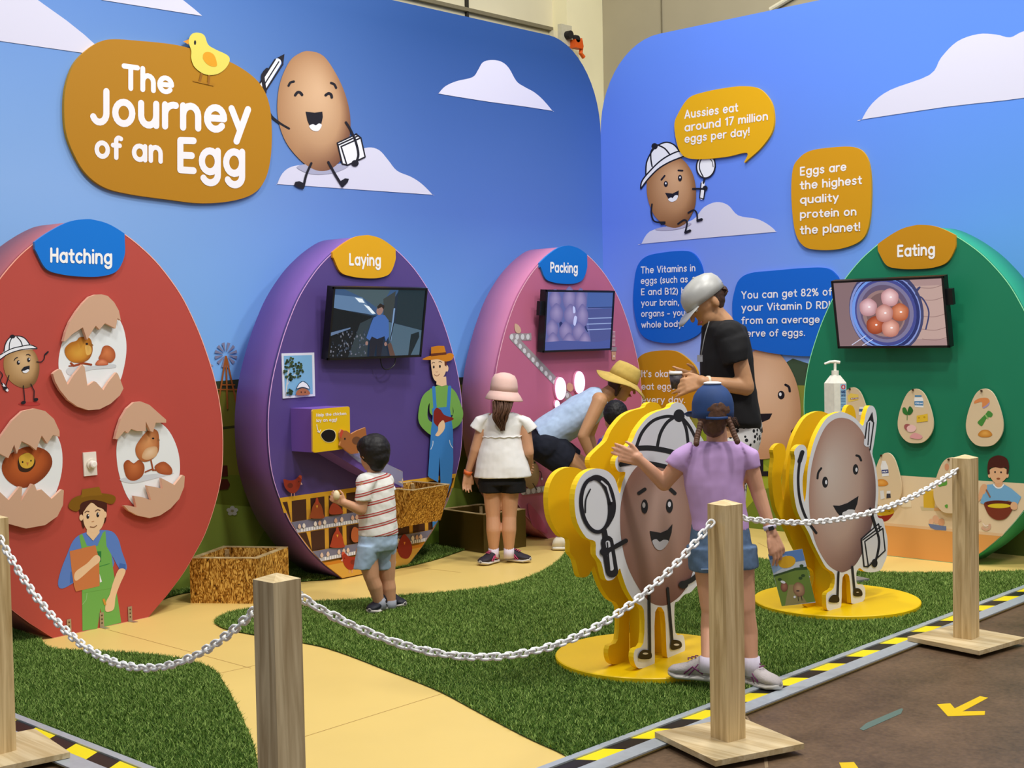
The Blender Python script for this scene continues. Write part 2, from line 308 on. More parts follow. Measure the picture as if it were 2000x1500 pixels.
def hay_mat():
    if 'hay' in _m: return _m['hay']
    m, nt, b = nodes('hay', .6, 0, .2); tc = nt.nodes.new('ShaderNodeTexCoord'); mp = nt.nodes.new('ShaderNodeMapping'); mp.inputs['Scale'].default_value = (1, 1, .33); nt.links.new(tc.outputs['Object'], mp.inputs[0])
    n0 = nt.nodes.new('ShaderNodeTexNoise'); n0.inputs['Scale'].default_value = 22; nt.links.new(mp.outputs[0], n0.inputs['Vector'])
    mx = nt.nodes.new('ShaderNodeMixRGB'); mx.inputs[0].default_value = .22; nt.links.new(mp.outputs[0], mx.inputs[1]); nt.links.new(n0.outputs['Color'], mx.inputs[2])
    v = nt.nodes.new('ShaderNodeTexVoronoi'); v.feature = 'DISTANCE_TO_EDGE'; v.inputs['Scale'].default_value = 42; nt.links.new(mx.outputs[0], v.inputs['Vector'])
    n = nt.nodes.new('ShaderNodeTexNoise'); n.inputs['Scale'].default_value = 34; n.inputs['Detail'].default_value = 6; n.inputs['Distortion'].default_value = 3.5; nt.links.new(mp.outputs[0], n.inputs['Vector'])
    ml = nt.nodes.new('ShaderNodeMath'); ml.operation = 'MULTIPLY_ADD'; ml.inputs[1].default_value = 1.1; nt.links.new(v.outputs['Distance'], ml.inputs[0]); nt.links.new(n.outputs['Fac'], ml.inputs[2])
    r = nt.nodes.new('ShaderNodeValToRGB'); e = r.color_ramp.elements; e[0].position = .38; e[0].color = albedo((48, 26, 4))+(1,); e[1].position = .85; e[1].color = albedo((236, 190, 96))+(1,); k = e.new(.58); k.color = albedo((160, 104, 24))+(1,)
    nt.links.new(ml.outputs[0], r.inputs[0]); nt.links.new(r.outputs[0], b.inputs['Base Color']); _m['hay'] = m; return m
def ground_mat():
    m, nt, b = nodes('stained_concrete', .38, 0, .35); tc = nt.nodes.new('ShaderNodeTexCoord')
    n = nt.nodes.new('ShaderNodeTexNoise'); n.inputs['Scale'].default_value = 2.2; n.inputs['Detail'].default_value = 9; n.inputs['Roughness'].default_value = .7; nt.links.new(tc.outputs['Object'], n.inputs['Vector'])
    n2 = nt.nodes.new('ShaderNodeTexNoise'); n2.inputs['Scale'].default_value = 60; n2.inputs['Detail'].default_value = 6; nt.links.new(tc.outputs['Object'], n2.inputs['Vector'])
    mx = nt.nodes.new('ShaderNodeMixRGB'); mx.inputs[0].default_value = .35; nt.links.new(n.outputs['Fac'], mx.inputs[1]); nt.links.new(n2.outputs['Fac'], mx.inputs[2])
    r = nt.nodes.new('ShaderNodeValToRGB'); e = r.color_ramp.elements; e[0].position = .36; e[0].color = albedo((76, 60, 44))+(1,); e[1].position = .64; e[1].color = albedo((118, 94, 70))+(1,)
    nt.links.new(mx.outputs[0], r.inputs[0]); nt.links.new(r.outputs[0], b.inputs['Base Color'])
    mr = nt.nodes.new('ShaderNodeMapRange'); mr.inputs['To Min'].default_value = .25; mr.inputs['To Max'].default_value = .6; nt.links.new(n.outputs['Fac'], mr.inputs[0]); nt.links.new(mr.outputs[0], b.inputs['Roughness'])
    return m
def beige(name, c): return flat(name, c, .8, noise=.05, scale=1.5)
# ---------------- booth walls ----------------
def round_panel(name, axis, L, H, R_, mat):
    pts = [(L, 0), (0, 0)]+[(R_*(1-math.cos(a))+.0, H-1.15*R_+1.15*R_*math.sin(a)) for a in np.linspace(0, math.pi/2, 14)]+[(L, H)]
    f = (lambda s, z, t: (-t, -s, z)) if axis == 'A' else (lambda s, z, t: (s, t, z))
    mb = MB(); mb.hexa([f(s, z, 0) for s, z in pts], [f(s, z, .09) for s, z in pts]); o = mb.build(name, mat); props(o, kind='structure'); return o
wl = round_panel('wall_left', 'A', 7.6, 3.796, .62, wall_mat('sky_print_left', 'Y', -5.3, -1.6, [(134, 192, 252), (136, 178, 232), (92, 138, 212)], [(122, 180, 250), (84, 120, 196), (40, 78, 142)]))
wr = round_panel('wall_right', 'B', 4.6, 3.796, .60, wall_mat('sky_print_right', 'X', .8, 3.8, [(150, 176, 252), (104, 138, 236), (94, 136, 240)], [(110, 178, 232), (98, 156, 236), (88, 134, 236)]))
# building behind
def box_obj(name, lo, hi, mat, kind='structure', parent=None, label=None, cat=None, group=None):
    mb = MB(); c = [(a+b)/2 for a, b in zip(lo, hi)]; h = [(b-a)/2 for a, b in zip(lo, hi)]; mb.box(c, h); o = mb.build(name, mat, parent)
    props(o, label, cat, group, kind); return o
bw = beige('cream_wall', (216, 208, 176)); bw2 = beige('tan_wall', (172, 162, 134)); bl = beige('cream_column', (238, 230, 188))
box_obj('wall_back_left', (-1.02, -8.5, 0), (-.9, .95, 8.5), bw); box_obj('wall_back_right', (-.74, .95, 0), (8, 1.05, 8.5), bw2)
box_obj('trim_1', (-.9, .46, 0), (-.735, .949, 8.5), bl)
box_obj('trim_2', (-.9, -8.5, 4.13), (-.86, .42, 4.16), flat('seam_dark', (120, 112, 88)))
box_obj('trim_3', (-.9, -.63, 3.5), (-.87, -.61, 8.4), flat('seam_black', (40, 38, 32)))
box_obj('trim_4', (-.9, .40, 3.6), (-.84, .455, 4.13), bw)
box_obj('trim_5', (-.08, .94, 0), (-.072, .95, 8.4), flat('seam_dark', (120, 112, 88)))
# conduit on the tan wall
q0, q1 = [Plane((0, .93, 0), (0, -1, 0)).P(*p) for p in ((1505, 19), (1560, -14))]
props(MB().tube([q0, q1+(q1-q0)*3], .022, 10).build('conduit', flat('white_pipe', (225, 218, 190), .4)), 'cream diagonal pipe on the tan wall above the right booth wall', 'pipe')
# orange strap bundle and speaker at the column
pc = Plane((-.6, 0, 0), (1, 0, 0)); t = thing('strap_hook', 'orange ratchet strap hanging by the column above the booth corner', 'strap', pc.P(1128, 80))
mb = MB(); mb.tube([pc.P(*p) for p in ((1133, 75), (1136, 90), (1134, 104), (1140, 112))], .018, 8); mb.build('strap', flat('orange_web', (226, 96, 20)), t)
c = pc.P(1126, 87); mb = MB(); mb.box(c, (.03, .05, .035)); mb.build('buckle', flat('orange_metal', (214, 84, 16), .4), t)
c = pc.P(1124, 77); mb = MB(); mb.tube([c, c+np.array([.03, 0, 0])], [.04, .03], 14); mb.build('hook', flat('black_rubber', (26, 24, 24)), t)
t = thing('wall_horn', 'small round black vent on the cream column above the strap', 'vent', pc.P(1112, 68)); c = pc.P(1112, 68)
mb = MB(); mb.box(c-np.array([.05, 0, 0]), (.02, .07, .09)); mb.build('plate', flat('grey_plate', (196, 190, 164)), t)
mb = MB(); mb.tube([c-np.array([.03, 0, 0]), c+np.array([.02, 0, 0])], .035, 16); mb.build('grille', flat('black_rubber', (26, 24, 24)), t)
# ---------------- floors ----------------
fl = MB(); fl.hexa([(-.9, -12, -.3), (12, -12, -.3), (12, .95, -.3), (-.9, .95, -.3)], [(-.9, -12, -.012), (12, -12, -.012), (12, .95, -.012), (-.9, .95, -.012)])
props(fl.build('floor', ground_mat()), kind='structure')
yl = flat('yellow_vinyl', (234, 204, 120), .42, noise=.03, scale=2)
bf = box_obj('floor_booth', (.0, -6.115, -.012), (4.0, 0, 0), yl)
seam = flat('seam_brown', (176, 136, 70))
for i, (a, b_) in enumerate((((210, 1229.5), (490, 1305)), ((420, 1317), (500, 1299)), ((588, 1258), (590, 1440)), ((590, 1440), (872, 1352)), ((640, 1088), (900, 1118)), ((1480, 1060), (1530, 1085)))):
    if i == 2: continue
    a3, b3 = gp(*a, .0005), gp(*b_, .0005); d = (b3-a3)/np.linalg.norm(b3-a3); n_ = np.array([-d[1], d[0], 0])*.0018
    mesh('floor_seam', [a3+n_, b3+n_, b3-n_, a3-n_], [(0, 1, 2, 3)], seam, bf)
al = flat('aluminium', (190, 200, 208), .35, .35, noise=.05, scale=40)
for nm, lo, hi in (('trim_6', (3.94, -6.115, 0), (4.012, -.0, .006)), ('trim_7', (3.835, -5.965, 0), (3.868, 0, .008)), ('trim_8', (0, -6.13, 0), (3.94, -6.045, .006)), ('trim_9', (0, -5.968, 0), (3.835, -5.935, .008))):
    box_obj(nm, lo, hi, al)
# hazard tape
def tape(name, label, f, n_, length, width):
    V = []; Fc = []; C_ = []; L = length/n_; y_, k_ = albedo((250, 226, 20)), albedo((30, 28, 26)); sk = .045
    for i in range(n_):
        b = len(V); a0, a1 = i*L, (i+1)*L; V += [f(a0, 0), f(a1, 0), f(a1+sk, width), f(a0+sk, width)]; Fc.append((b, b+1, b+2, b+3)); C_ += [y_ if i % 2 else k_]*4
    o = mesh(name, V, Fc, attr_mat('tape', .35), None, False, None, C_); props(o, label, 'tape', 'hazard tape along the booth edge')
tape('hazard_tape', 'yellow and black hazard tape along the right edge of the booth floor', lambda a, w_: (3.87+w_, -6.02+a, .003), 38, 5.97, .068)
tape('hazard_tape', 'yellow and black hazard tape along the near left edge of the booth floor', lambda a, w_: (3.93-a, -6.04+w_, .003), 25, 3.9, .07)
# ---------------- artificial turf ----------------
def turf(name, label, poly, dens):
    from mathutils import Vector as V_
    P2 = np.array([p[:2] for p in poly]); t = tessellate_polygon([[V_((x, y, 0)) for x, y in P2]]); n = len(P2)
    lo, hi = P2.min(0), P2.max(0); N = int((hi[0]-lo[0])*(hi[1]-lo[1])*dens); Q = lo+np.random.rand(N, 2)*(hi-lo); ins = np.zeros(N, bool)
    for i in range(n):
        a, b = P2[i], P2[(i+1) % n]; cnd = ((a[1] > Q[:, 1]) != (b[1] > Q[:, 1])); ins ^= cnd & (Q[:, 0] < (b[0]-a[0])*(Q[:, 1]-a[1])/(b[1]-a[1]+1e-12)+a[0])
    Q = Q[ins]; N = len(Q); ang = np.random.rand(N)*6.283; wv = .0019+np.random.rand(N)*.0012; h = .009+np.random.rand(N)*.009; ln = np.random.randn(N, 2)*.008
    root = np.concatenate([Q, np.full((N, 1), .004)], 1); dx = np.stack([np.cos(ang)*wv, np.sin(ang)*wv, np.zeros(N)], 1); tip = root+np.concatenate([ln, h[:, None]], 1)
    V = np.concatenate([np.concatenate([P2, np.full((n, 1), .005)], 1), np.stack([root-dx, root+dx, tip], 1).reshape(-1, 3)]).astype(np.float32)
    me = bpy.data.meshes.new(name); nt_ = len(t)+N; me.vertices.add(len(V)); me.vertices.foreach_set('co', V.ravel()); me.loops.add(nt_*3)
    idx = np.concatenate([np.array(t).ravel(), np.arange(n, n+3*N)]).astype(np.int32); me.loops.foreach_set('vertex_index', idx)
    me.polygons.add(nt_); me.polygons.foreach_set('loop_start', np.arange(0, nt_*3, 3, dtype=np.int32)); me.update(calc_edges=True); me.validate()
    g = np.random.rand(N); A, B = np.array(albedo((80, 116, 36))), np.array(albedo((172, 198, 106))); bc = A+(B-A)*(g**1.6)[:, None]; dk = np.array(albedo((46, 74, 20)))
    C_ = np.ones((len(V), 4), np.float32); C_[:n, :3] = dk; C_[n:, :3] = np.stack([bc*.8, bc*.8, bc*1.1], 1).reshape(-1, 3)
    ca = me.color_attributes.new('Col', 'FLOAT_COLOR', 'POINT'); ca.data.foreach_set('color', C_.ravel()); me.materials.append(attr_mat('turf', .7, spec=.15))
    o = bpy.data.objects.new(name, me); COL.objects.link(o); props(o, label, 'turf', None, 'stuff')
G = lambda L: [gp(*p) for p in L]
t1 = [(.01, -5.93, 0), (.01, -5.0, 0), (.3, -5.2, 0)]+[tuple(p) for p in cat(G([(80, 1250), (87, 1260), (107, 1269), (155, 1272), (212, 1274), (282, 1279), (337, 1285), (382, 1295), (420, 1312), (440, 1340), (457, 1370), (475, 1407), (490, 1442), (500, 1475), (508, 1530)]), False, 4)]
xe = t1[-1][0]; t1 += [(xe+.05, -5.93, 0)]
turf('artificial_turf', 'green artificial turf in the left foreground beneath the hanging chain', t1, 30000)
t3 = cat(G([(1110, 1064), (1104, 1080), (1090, 1096), (1052, 1120), (985, 1143), (900, 1155), (788, 1164), (704, 1172), (634, 1175), (586, 1178), (494, 1189), (450, 1197), (428, 1206), (418, 1216), (430, 1226), (452, 1233), (494, 1241), (590, 1257), (640, 1268), (700, 1289), (755, 1311), (800, 1328), (860, 1353), (920, 1385), (985, 1420), (1040, 1448), (1085, 1468), (1112, 1482)]), False, 3)
t3 = [tuple(p) for p in t3]+[(3.835, -4.9, 0), (3.835, -.9, 0)]+[tuple(p) for p in cat(G([(2000, 1116), (1907, 1119), (1800, 1120), (1723, 1119), (1640, 1114), (1560, 1106), (1479, 1091), (1400, 1076), (1300, 1056), (1200, 1042), (1140, 1046)]), False, 4)]
turf('artificial_turf', 'large green artificial turf area under the two egg cutouts', t3, 27000)
t2 = [(.01, -4.9, 0), (.35, -4.55, 0)]+[tuple(p) for p in cat(G([(330, 1168), (372, 1158), (470, 1147), (590, 1137), (640, 1133), (700, 1124), (795, 1108), (855, 1093), (893, 1080), (935, 1068), (1040, 1046)]), False, 4)]+[(.01, -1.3, 0)]
turf('artificial_turf', 'strip of green artificial turf along the foot of the left booth wall', t2, 22000)
# ---------------- printed landscape on the two walls ----------------
def hills():
    a = Art(WA, .001)
    P = lambda L: [tuple(WA_px(y, z)) for y, z in L]
    def WA_px(y, z): return proj((0, y, z))
    E1_, E0 = -5.9, -.001
    a.poly((54, 62, 38), P([(E1_, 0), (E1_, 1.2), (-5, 1.2), (-4.2, 1.22), (-3.5, 1.245), (-2.4, 1.2), (-1.2, 1.17), (E0, 1.12), (E0, 0)]))
    a.poly((122, 122, 40), P([(E1_, 0), (E1_, 1.14), (-4.2, 1.165), (-3.5, 1.185), (-2.4, 1.15), (E0, 1.08), (E0, 0)]))
    a.poly((60, 62, 26), P([(-4.2, .94), (-3.4, .965), (-3.4, .95), (-4.2, .92)]))
    a.poly((104, 118, 36), P([(E1_, 0), (E1_, .7), (-4.3, .64), (-3.7, .66), (-3.2, .6), (-2, .66), (-1.6, .6), (-.8, .68), (E0, .6), (E0, 0)]))
    a.poly((134, 156, 62), P([(E1_, 0), (E1_, .5), (-4.2, .56), (-3.5, .44), (-3.0, .36), (-2.2, .5), (-1.4, .3), (E0, .42), (E0, 0)]))
    a.poly((112, 142, 46), P([(-3.6, 0), (-3.4, .3), (-2.6, .62), (-2.0, .3), (-1.7, 0)]))
    a.build('printed_hills', wl)
    a = Art(WB, .001); P = lambda L: [tuple(proj((x, 0, z))) for x, z in L]
    a.poly((62, 82, 60), P([(.001, 0), (.001, 1.1), (.8, 1.09), (1.4, 1.12), (1.62, 1.2), (1.76, 1.27), (1.9, 1.23), (2.0, 1.15), (2.5, 1.1), (4.59, 1.12), (4.59, 0)]))
    a.poly((140, 142, 56), P([(.001, 0), (.001, 1.05), (1.5, 1.08), (2.2, 1.07), (4.59, 1.08), (4.59, 0)]))
    a.poly((136, 158, 44), P([(.001, 0), (.001, .75), (.6, .82), (1.1, .7), (1.5, .56), (2.0, .62), (2.6, .7), (4.59, .66), (4.59, 0)]))
    a.poly((160, 176, 52), P([(.6, 0), (.9, .4), (1.4, .56), (1.66, .38), (1.9, .3), (2.3, 0)]))
    a.poly((112, 132, 44), P([(1.2, 0), (1.5, .3), (1.9, .42), (2.5, .22), (2.8, 0)]))
    a.poly((90, 104, 44), P([(3.0, 0), (3.3, .5), (3.8, .62), (4.3, .4), (4.5, 0)]))
    a.build('printed_hills', wr)
hills()
# ---------------- clouds, characters printed on the walls ----------------
CLOUD = (214, 214, 234); INK = (26, 24, 34); WHT = (236, 238, 246); GOLD = (206, 148, 18); BLUE = (10, 100, 200); SIGNW = (238, 236, 240)
A = Art(WA, .0035)
A.k(0, 0, 1).poly(CLOUD, [(-60, -40), (40, -25), (85, 8), (130, 40), (165, 68), (198, 98), (167, 104), (0, 80), (-60, 72)])
A.poly(CLOUD, [(160, -30), (200, 0), (395, 31), (380, 18), (350, -6), (320, -30)])
A.build('printed_cloud', wl)
A = Art(WA, .0035).k(760, 0, 4.545).sp(CLOUD, [(440, 828), (500, 765), (600, 720), (740, 685), (790, 620), (830, 555), (900, 533), (990, 545), (1060, 600), (1130, 720), (1200, 770), (1290, 820), (1370, 890), (1448, 982), (1440, 982), (1200, 945), (900, 905), (600, 858), (450, 832)], 4); A.build('printed_cloud', wl)
A = Art(WA, .0035).k(450, 50, 2.857).sp(CLOUD, [(262, 883), (290, 825), (340, 788), (430, 775), (620, 770), (700, 705), (770, 680), (830, 695), (880, 750), (930, 810), (1010, 845), (1070, 885), (1126, 942), (1118, 943), (900, 928), (600, 907), (400, 893), (268, 885)], 4); A.build('printed_cloud', wl)
def mouth(a, pts, teeth, c=INK): a.poly(c, pts); a.sp(WHT, teeth, 4)
A = Art(WA, .006).k(450, 50, 2.857)
A.sp((168, 170, 196), [(370, 790), (450, 770), (640, 775), (645, 795), (560, 825), (450, 828)])
A.egg([(440, 142), (520, 170), (590, 270), (640, 380), (668, 500), (665, 620), (630, 730), (570, 795), (510, 812), (450, 795), (380, 740), (310, 650), (270, 540), (262, 430), (280, 310), (330, 200), (385, 155)], 0, (216, 178, 140), (172, 128, 90), (118, 78, 58), .15, -.35)
A.sl(INK, 13, [(327, 575), (270, 540), (220, 490), (190, 380)]).line(WHT, 44, [(152, 385), (262, 205)]).line(INK, 9, [(132, 372), (250, 188)]).line(INK, 9, [(176, 396), (292, 215)]).line(INK, 7, [(160, 375), (270, 202)])
A.poly(INK, [(250, 185), (302, 158), (294, 222), (285, 190), (262, 180)]).sl(INK, 9, [(130, 375), (135, 400), (160, 408), (178, 395)]).line(INK, 8, [(142, 350), (185, 378)]).sl(INK, 20, [(205, 245), (182, 280), (190, 350), (192, 372)])
A.sl(INK, 13, [(325, 335), (335, 318), (354, 312)]).sl(INK, 13, [(562, 320), (580, 328), (590, 347)]).sl(INK, 15, [(362, 388), (375, 372), (390, 374), (400, 386)]).sl(INK, 15, [(532, 388), (548, 378), (562, 385), (566, 400)])
A.poly(INK, [(420, 480), (470, 486), (513, 480), (516, 510), (505, 560), (480, 586), (450, 575), (430, 530)]).sp(WHT, [(440, 560), (460, 550), (476, 556), (495, 546), (510, 556), (495, 584), (475, 589), (452, 580)])
A.poly(WHT, [(597, 655), (705, 605), (720, 620), (728, 625), (752, 733), (650, 778), (625, 772)])
for q in ([(597, 655), (705, 605)], [(597, 655), (625, 772)], [(625, 772), (655, 778), (752, 733), (728, 626)], [(618, 675), (728, 626)], [(618, 675), (650, 778)], [(605, 665), (715, 614)], [(700, 605), (728, 626)]): A.line(INK, 8, q)
A.sl(INK, 13, [(645, 540), (670, 580), (700, 650), (714, 720), (700, 765)]).ell(INK, 696, 768, 20, 18)
A.sl(INK, 13, [(452, 768), (425, 830), (408, 900)]).poly(INK, [(410, 912), (380, 905), (356, 890), (362, 872), (385, 868), (412, 880)]).sl(INK, 13, [(547, 762), (585, 830), (625, 895)]).poly(INK, [(625, 905), (610, 870), (640, 852), (662, 855), (655, 875)])
A.build('printed_egg_figure', wl)
# skyline windmill, signpost, flower
A = Art(WA, .0055).k(360, 650, 3.659); cx, cy = 298, 155
A.poly((150, 150, 170), [(172, 212), (212, 236), (176, 238)]).line((190, 190, 205), 3, [(190, 238), (210, 330)]).line((190, 190, 205), 3, [(180, 268), (208, 268)])
for k in range(12):
    th = math.radians(15+30*k); p = lambda r, d: (cx+r*math.cos(th+d), cy+r*math.sin(th+d)*1.06); A.poly((128, 130, 158), [p(22, -.08), p(82, -.14), p(82, .14), p(22, .08)])
A.poly((128, 130, 158), [(290, 160), (265, 245), (322, 250)])
for q in ([(296, 170), (240, 530)], [(298, 170), (308, 540)], [(300, 170), (376, 520)]): A.line((164, 92, 34), 12, q)
for q in ([(262, 372), (360, 372)], [(232, 405), (375, 405)]): A.line((164, 92, 34), 9, q)
A.build('printed_windmill', wl)
A = Art(WA, .0055).k(360, 650, 3.659).poly((82, 34, 22), [(180, 950), (308, 948), (312, 1025), (180, 1032)]).poly((82, 34, 22), [(180, 1048), (308, 1045), (328, 1085), (310, 1118), (180, 1132)]); A.build('printed_signpost', wl)
A = Art(WA, .0055).k(360, 650, 3.659)
for k in range(5): A.ell((196, 200, 196), 343+26*math.cos(k*1.257-1.57), 1273+22*math.sin(k*1.257-1.57), 17, 14)
A.ell((150, 152, 110), 343, 1273, 12, 9); A.build('printed_flower', wl)
# right wall: clouds, explorer egg, winking egg
A = Art(WB, .0035).k(1100, 0, 2.222).sp(CLOUD, [(1297, 517), (1340, 450), (1420, 390), (1590, 325), (1640, 250), (1710, 180), (1800, 148), (1880, 150), (1940, 162), (2000, 135), (2110, 120), (2200, 260), (2150, 395), (1650, 465), (1305, 517)], 4); A.build('printed_cloud', wr)
A = Art(WB, .0035).k(1100, 0, 2.222).sp(CLOUD, [(340, 1057), (375, 1005), (460, 980), (560, 955), (610, 900), (665, 877), (715, 890), (760, 935), (840, 950), (890, 975), (921, 1003), (900, 1008), (600, 1034), (345, 1058)], 4); A.build('printed_cloud', wr)
A = Art(WB, .006).k(1200, 250, 6.522)
A.sp((176, 172, 200), [(520, 1290), (620, 1262), (800, 1255), (960, 1210), (960, 1240), (800, 1290), (620, 1305)])
A.egg([(750, 380), (850, 390), (940, 480), (1010, 620), (1040, 800), (1030, 980), (980, 1110), (900, 1220), (780, 1272), (650, 1240), (520, 1130), (440, 960), (410, 780), (430, 620), (540, 470), (650, 400)], 0, (212, 168, 128), (156, 108, 66), (120, 80, 48), .1, -.5)
HAT = [(340, 770), (350, 700), (400, 600), (400, 480), (420, 400), (470, 300), (480, 220), (520, 195), (560, 210), (650, 180), (740, 200), (800, 250), (830, 300), (900, 290), (970, 330), (960, 350), (800, 400), (650, 460), (520, 550), (420, 650)]
A.poly(WHT, HAT)
for q in ([(400, 590), (410, 440), (470, 310), (550, 225), (660, 182), (760, 215), (830, 300)], [(335, 765), (345, 690), (405, 600), (560, 440), (700, 345), (850, 290), (960, 325)], [(970, 335), (860, 370), (700, 435), (560, 520), (430, 650), (338, 772)], [(480, 490), (465, 400), (465, 310), (490, 260)], [(550, 215), (640, 260), (700, 330)]): A.sl(INK, 18, q)
A.ell(INK, 512, 232, 40, 40)
A.line(INK, 22, [(598, 660), (640, 608)]).line(INK, 22, [(815, 540), (868, 543)]).ell(INK, 655, 712, 26, 38).ell(INK, 835, 638, 26, 42).ell(WHT, 655, 705, 10, 13).ell(WHT, 836, 630, 10, 13)
A.poly(INK, [(645, 825), (740, 835), (820, 795), (815, 870), (780, 925), (730, 938), (690, 905)]).sp(WHT, [(686, 905), (720, 885), (742, 892), (770, 860), (810, 862), (790, 915), (740, 940), (700, 930)])
A.line(WHT, 45, [(1130, 700), (1110, 890)]).line(INK, 14, [(1105, 700), (1085, 890), (1135, 905), (1165, 740)]).line(INK, 24, [(1145, 650), (1135, 700)]).ell(WHT, 1165, 485, 125, 160, 8)
A.sl(INK, 18, [tuple(p) for p in ep(1165, 485, 118, 152, 8, 20)]+[(1283, 500)]).sl(INK, 14, [(1160, 335), (1095, 420), (1085, 520), (1130, 620)]).sl(INK, 9, [(1205, 380), (1245, 430), (1258, 495)])
A.line(INK, 24, [(1000, 775), (1130, 775)]).ell(INK, 1155, 765, 32, 30)
A.sl(INK, 20, [(478, 970), (470, 1080), (500, 1180), (580, 1205)]).poly(INK, [(560, 1190), (650, 1190), (650, 1222), (595, 1235)]).sl(INK, 20, [(940, 1080), (1010, 1045), (1050, 1090), (1055, 1185)]).sl(INK, 34, [(1060, 1180), (1110, 1165)]).sl(INK, 20, [(810, 1220), (890, 1170), (925, 1210), (900, 1330)]).sl(INK, 34, [(905, 1330), (962, 1308)])
A.build('printed_egg_figure', wr)
A = Art(WB, .006).k(1220, 480, 3.572)
A.line(INK, 30, [(950, 1400), (952, 1580)]).line(INK, 34, [(952, 1590), (1000, 1590)])
A.egg([(975, 708), (1060, 735), (1140, 830), (1200, 960), (1228, 1120), (1220, 1270), (1170, 1390), (1080, 1460), (960, 1490), (820, 1465), (720, 1380), (680, 1240), (700, 1080), (760, 900), (850, 770)], 0, (228, 190, 158), (206, 160, 124), (188, 140, 104), 0, -.4)
A.ell(INK, 1092, 1042, 24, 30).ell(WHT, 1086, 1036, 9, 13).sl(INK, 17, [(1122, 970), (1145, 985), (1152, 1015)]).poly(INK, [(860, 1165), (950, 1172), (1030, 1170), (1010, 1210), (950, 1235), (860, 1240)]).ell(WHT, 935, 1225, 16, 22).line((60, 34, 30), 18, [(1168, 1298), (1245, 1215)])
A.ell((54, 74, 54), 1270, 866, 9, 12)
A.build('printed_egg_figure', wr)
# ---------------- speech-bubble boards on the walls ----------------
def bubble(plane, name, label, pts, col, K, texts, loc, edge=None, th=.02, extra=None):
    c = plane.P(*loc); t = thing(name, label, 'sign', c); slab('board', plane, pts, th, col, t, edge or col, K, smooth=True)
    a = Art(plane, th+.0008); a.K = K
    for tx in texts: a.text(SIGNW, *tx)
    a.letters(t)
    if extra: extra(t, th)
    return t
def chick(t, th):
    a = Art(WA, th+.004, .0004).k(0, 0, 3.333)
    a.poly((172, 118, 14), [(1255, 522), (1400, 545), (1390, 560), (1260, 530)])
    a.line((150, 96, 20), 14, [(1315, 470), (1302, 525)]).line((150, 96, 20), 14, [(1362, 485), (1357, 545)])
    a.sp((226, 214, 96), [(1285, 212), (1330, 230), (1355, 290), (1400, 320), (1490, 368), (1480, 430), (1420, 480), (1340, 485), (1270, 440), (1245, 380), (1245, 330), (1228, 270), (1245, 225)])
    a.poly((222, 150, 40), [(1230, 255), (1192, 270), (1228, 290)]).sp((226, 160, 30), [(1355, 338), (1395, 360), (1412, 428), (1365, 428), (1325, 390), (1325, 350)]).ell(INK, 1270, 277, 7, 15)
    a.build('printed_chick', t)
bubble(WA, 'title_sign', 'large golden title board with a yellow chick high on the left wall', [(418, 700), (430, 560), (480, 420), (560, 330), (650, 272), (740, 255), (900, 265), (1100, 285), (1230, 312), (1400, 365), (1550, 430), (1680, 530), (1745, 650), (1768, 800), (1765, 1000), (1730, 1160), (1650, 1260), (1500, 1310), (1300, 1323), (1100, 1300), (850, 1265), (680, 1220), (560, 1130), (480, 1000), (430, 860)], (178, 124, 10), (0, 0, 3.333),
       [('The', 800, 582, 1125, 612, 165, .21, 150), ('Journey', 590, 808, 1625, 872, 235, .19, 240), ('of an', 620, 1025, 1055, 1062, 150, .21), ('Egg', 1160, 1120, 1590, 1150, 222, .2, 240)], (160, 200), (214, 160, 30), .024, chick)
bubble(WB, 'bubble_sign', 'golden speech bubble reading Aussies eat around 17 million eggs per day', [(482, 550), (500, 490), (545, 425), (610, 400), (700, 382), (780, 374), (850, 385), (900, 440), (915, 510), (905, 575), (860, 640), (805, 690), (785, 705), (797, 663), (700, 682), (560, 690), (505, 655)], (224, 170, 6), (1100, 0, 2.222),
       [('Aussies eat', 527, 516, 758, 484, 38, .17), ('around 17 million', 527, 572, 888, 521, 37, .17), ('eggs per day!', 527, 621, 808, 588, 36, .17)], (1400, 240), (226, 172, 10))
bubble(WB, 'bubble_sign', 'tall golden board reading Eggs are the highest quality protein on the planet', [(990, 860), (995, 740), (1020, 690), (1070, 655), (1160, 640), (1260, 638), (1310, 670), (1332, 740), (1336, 860), (1325, 980), (1290, 1045), (1200, 1080), (1100, 1084), (1040, 1065), (1005, 1000)], (206, 148, 8), (1100, 0, 2.222),
       [('Eggs are', 1028, 763, 1228, 741, 38, .17), ('the highest', 1028, 824, 1295, 799, 38, .17), ('quality', 1028, 885, 1195, 873, 36, .17), ('protein on', 1028, 948, 1272, 935, 36, .17), ('the planet!', 1028, 1018, 1288, 1002, 38, .17)], (1620, 390), (214, 160, 20))
bubble(WB, 'bubble_sign', 'blue board reading The Vitamins in eggs behind the silver cap', [(62, 420), (66, 260), (90, 140), (150, 75), (260, 48), (400, 35), (470, 50), (520, 110), (546, 200), (575, 400), (545, 570), (480, 640), (340, 680), (180, 660), (100, 590)], (16, 98, 204), (1220, 480, 3.572),
       [('The Vitamins in', 113, 195, 493, 178, 50, .15), ('eggs (such as', 113, 268, 440, 256, 48, .15), ('E and B12) help', 115, 346, 500, 336, 48, .15), ('your brain, all', 115, 422, 450, 414, 46, .15), ('organs - your', 115, 497, 440, 488, 46, .15), ('whole body!', 117, 574, 410, 566, 46, .15)], (1300, 570), (10, 84, 184))
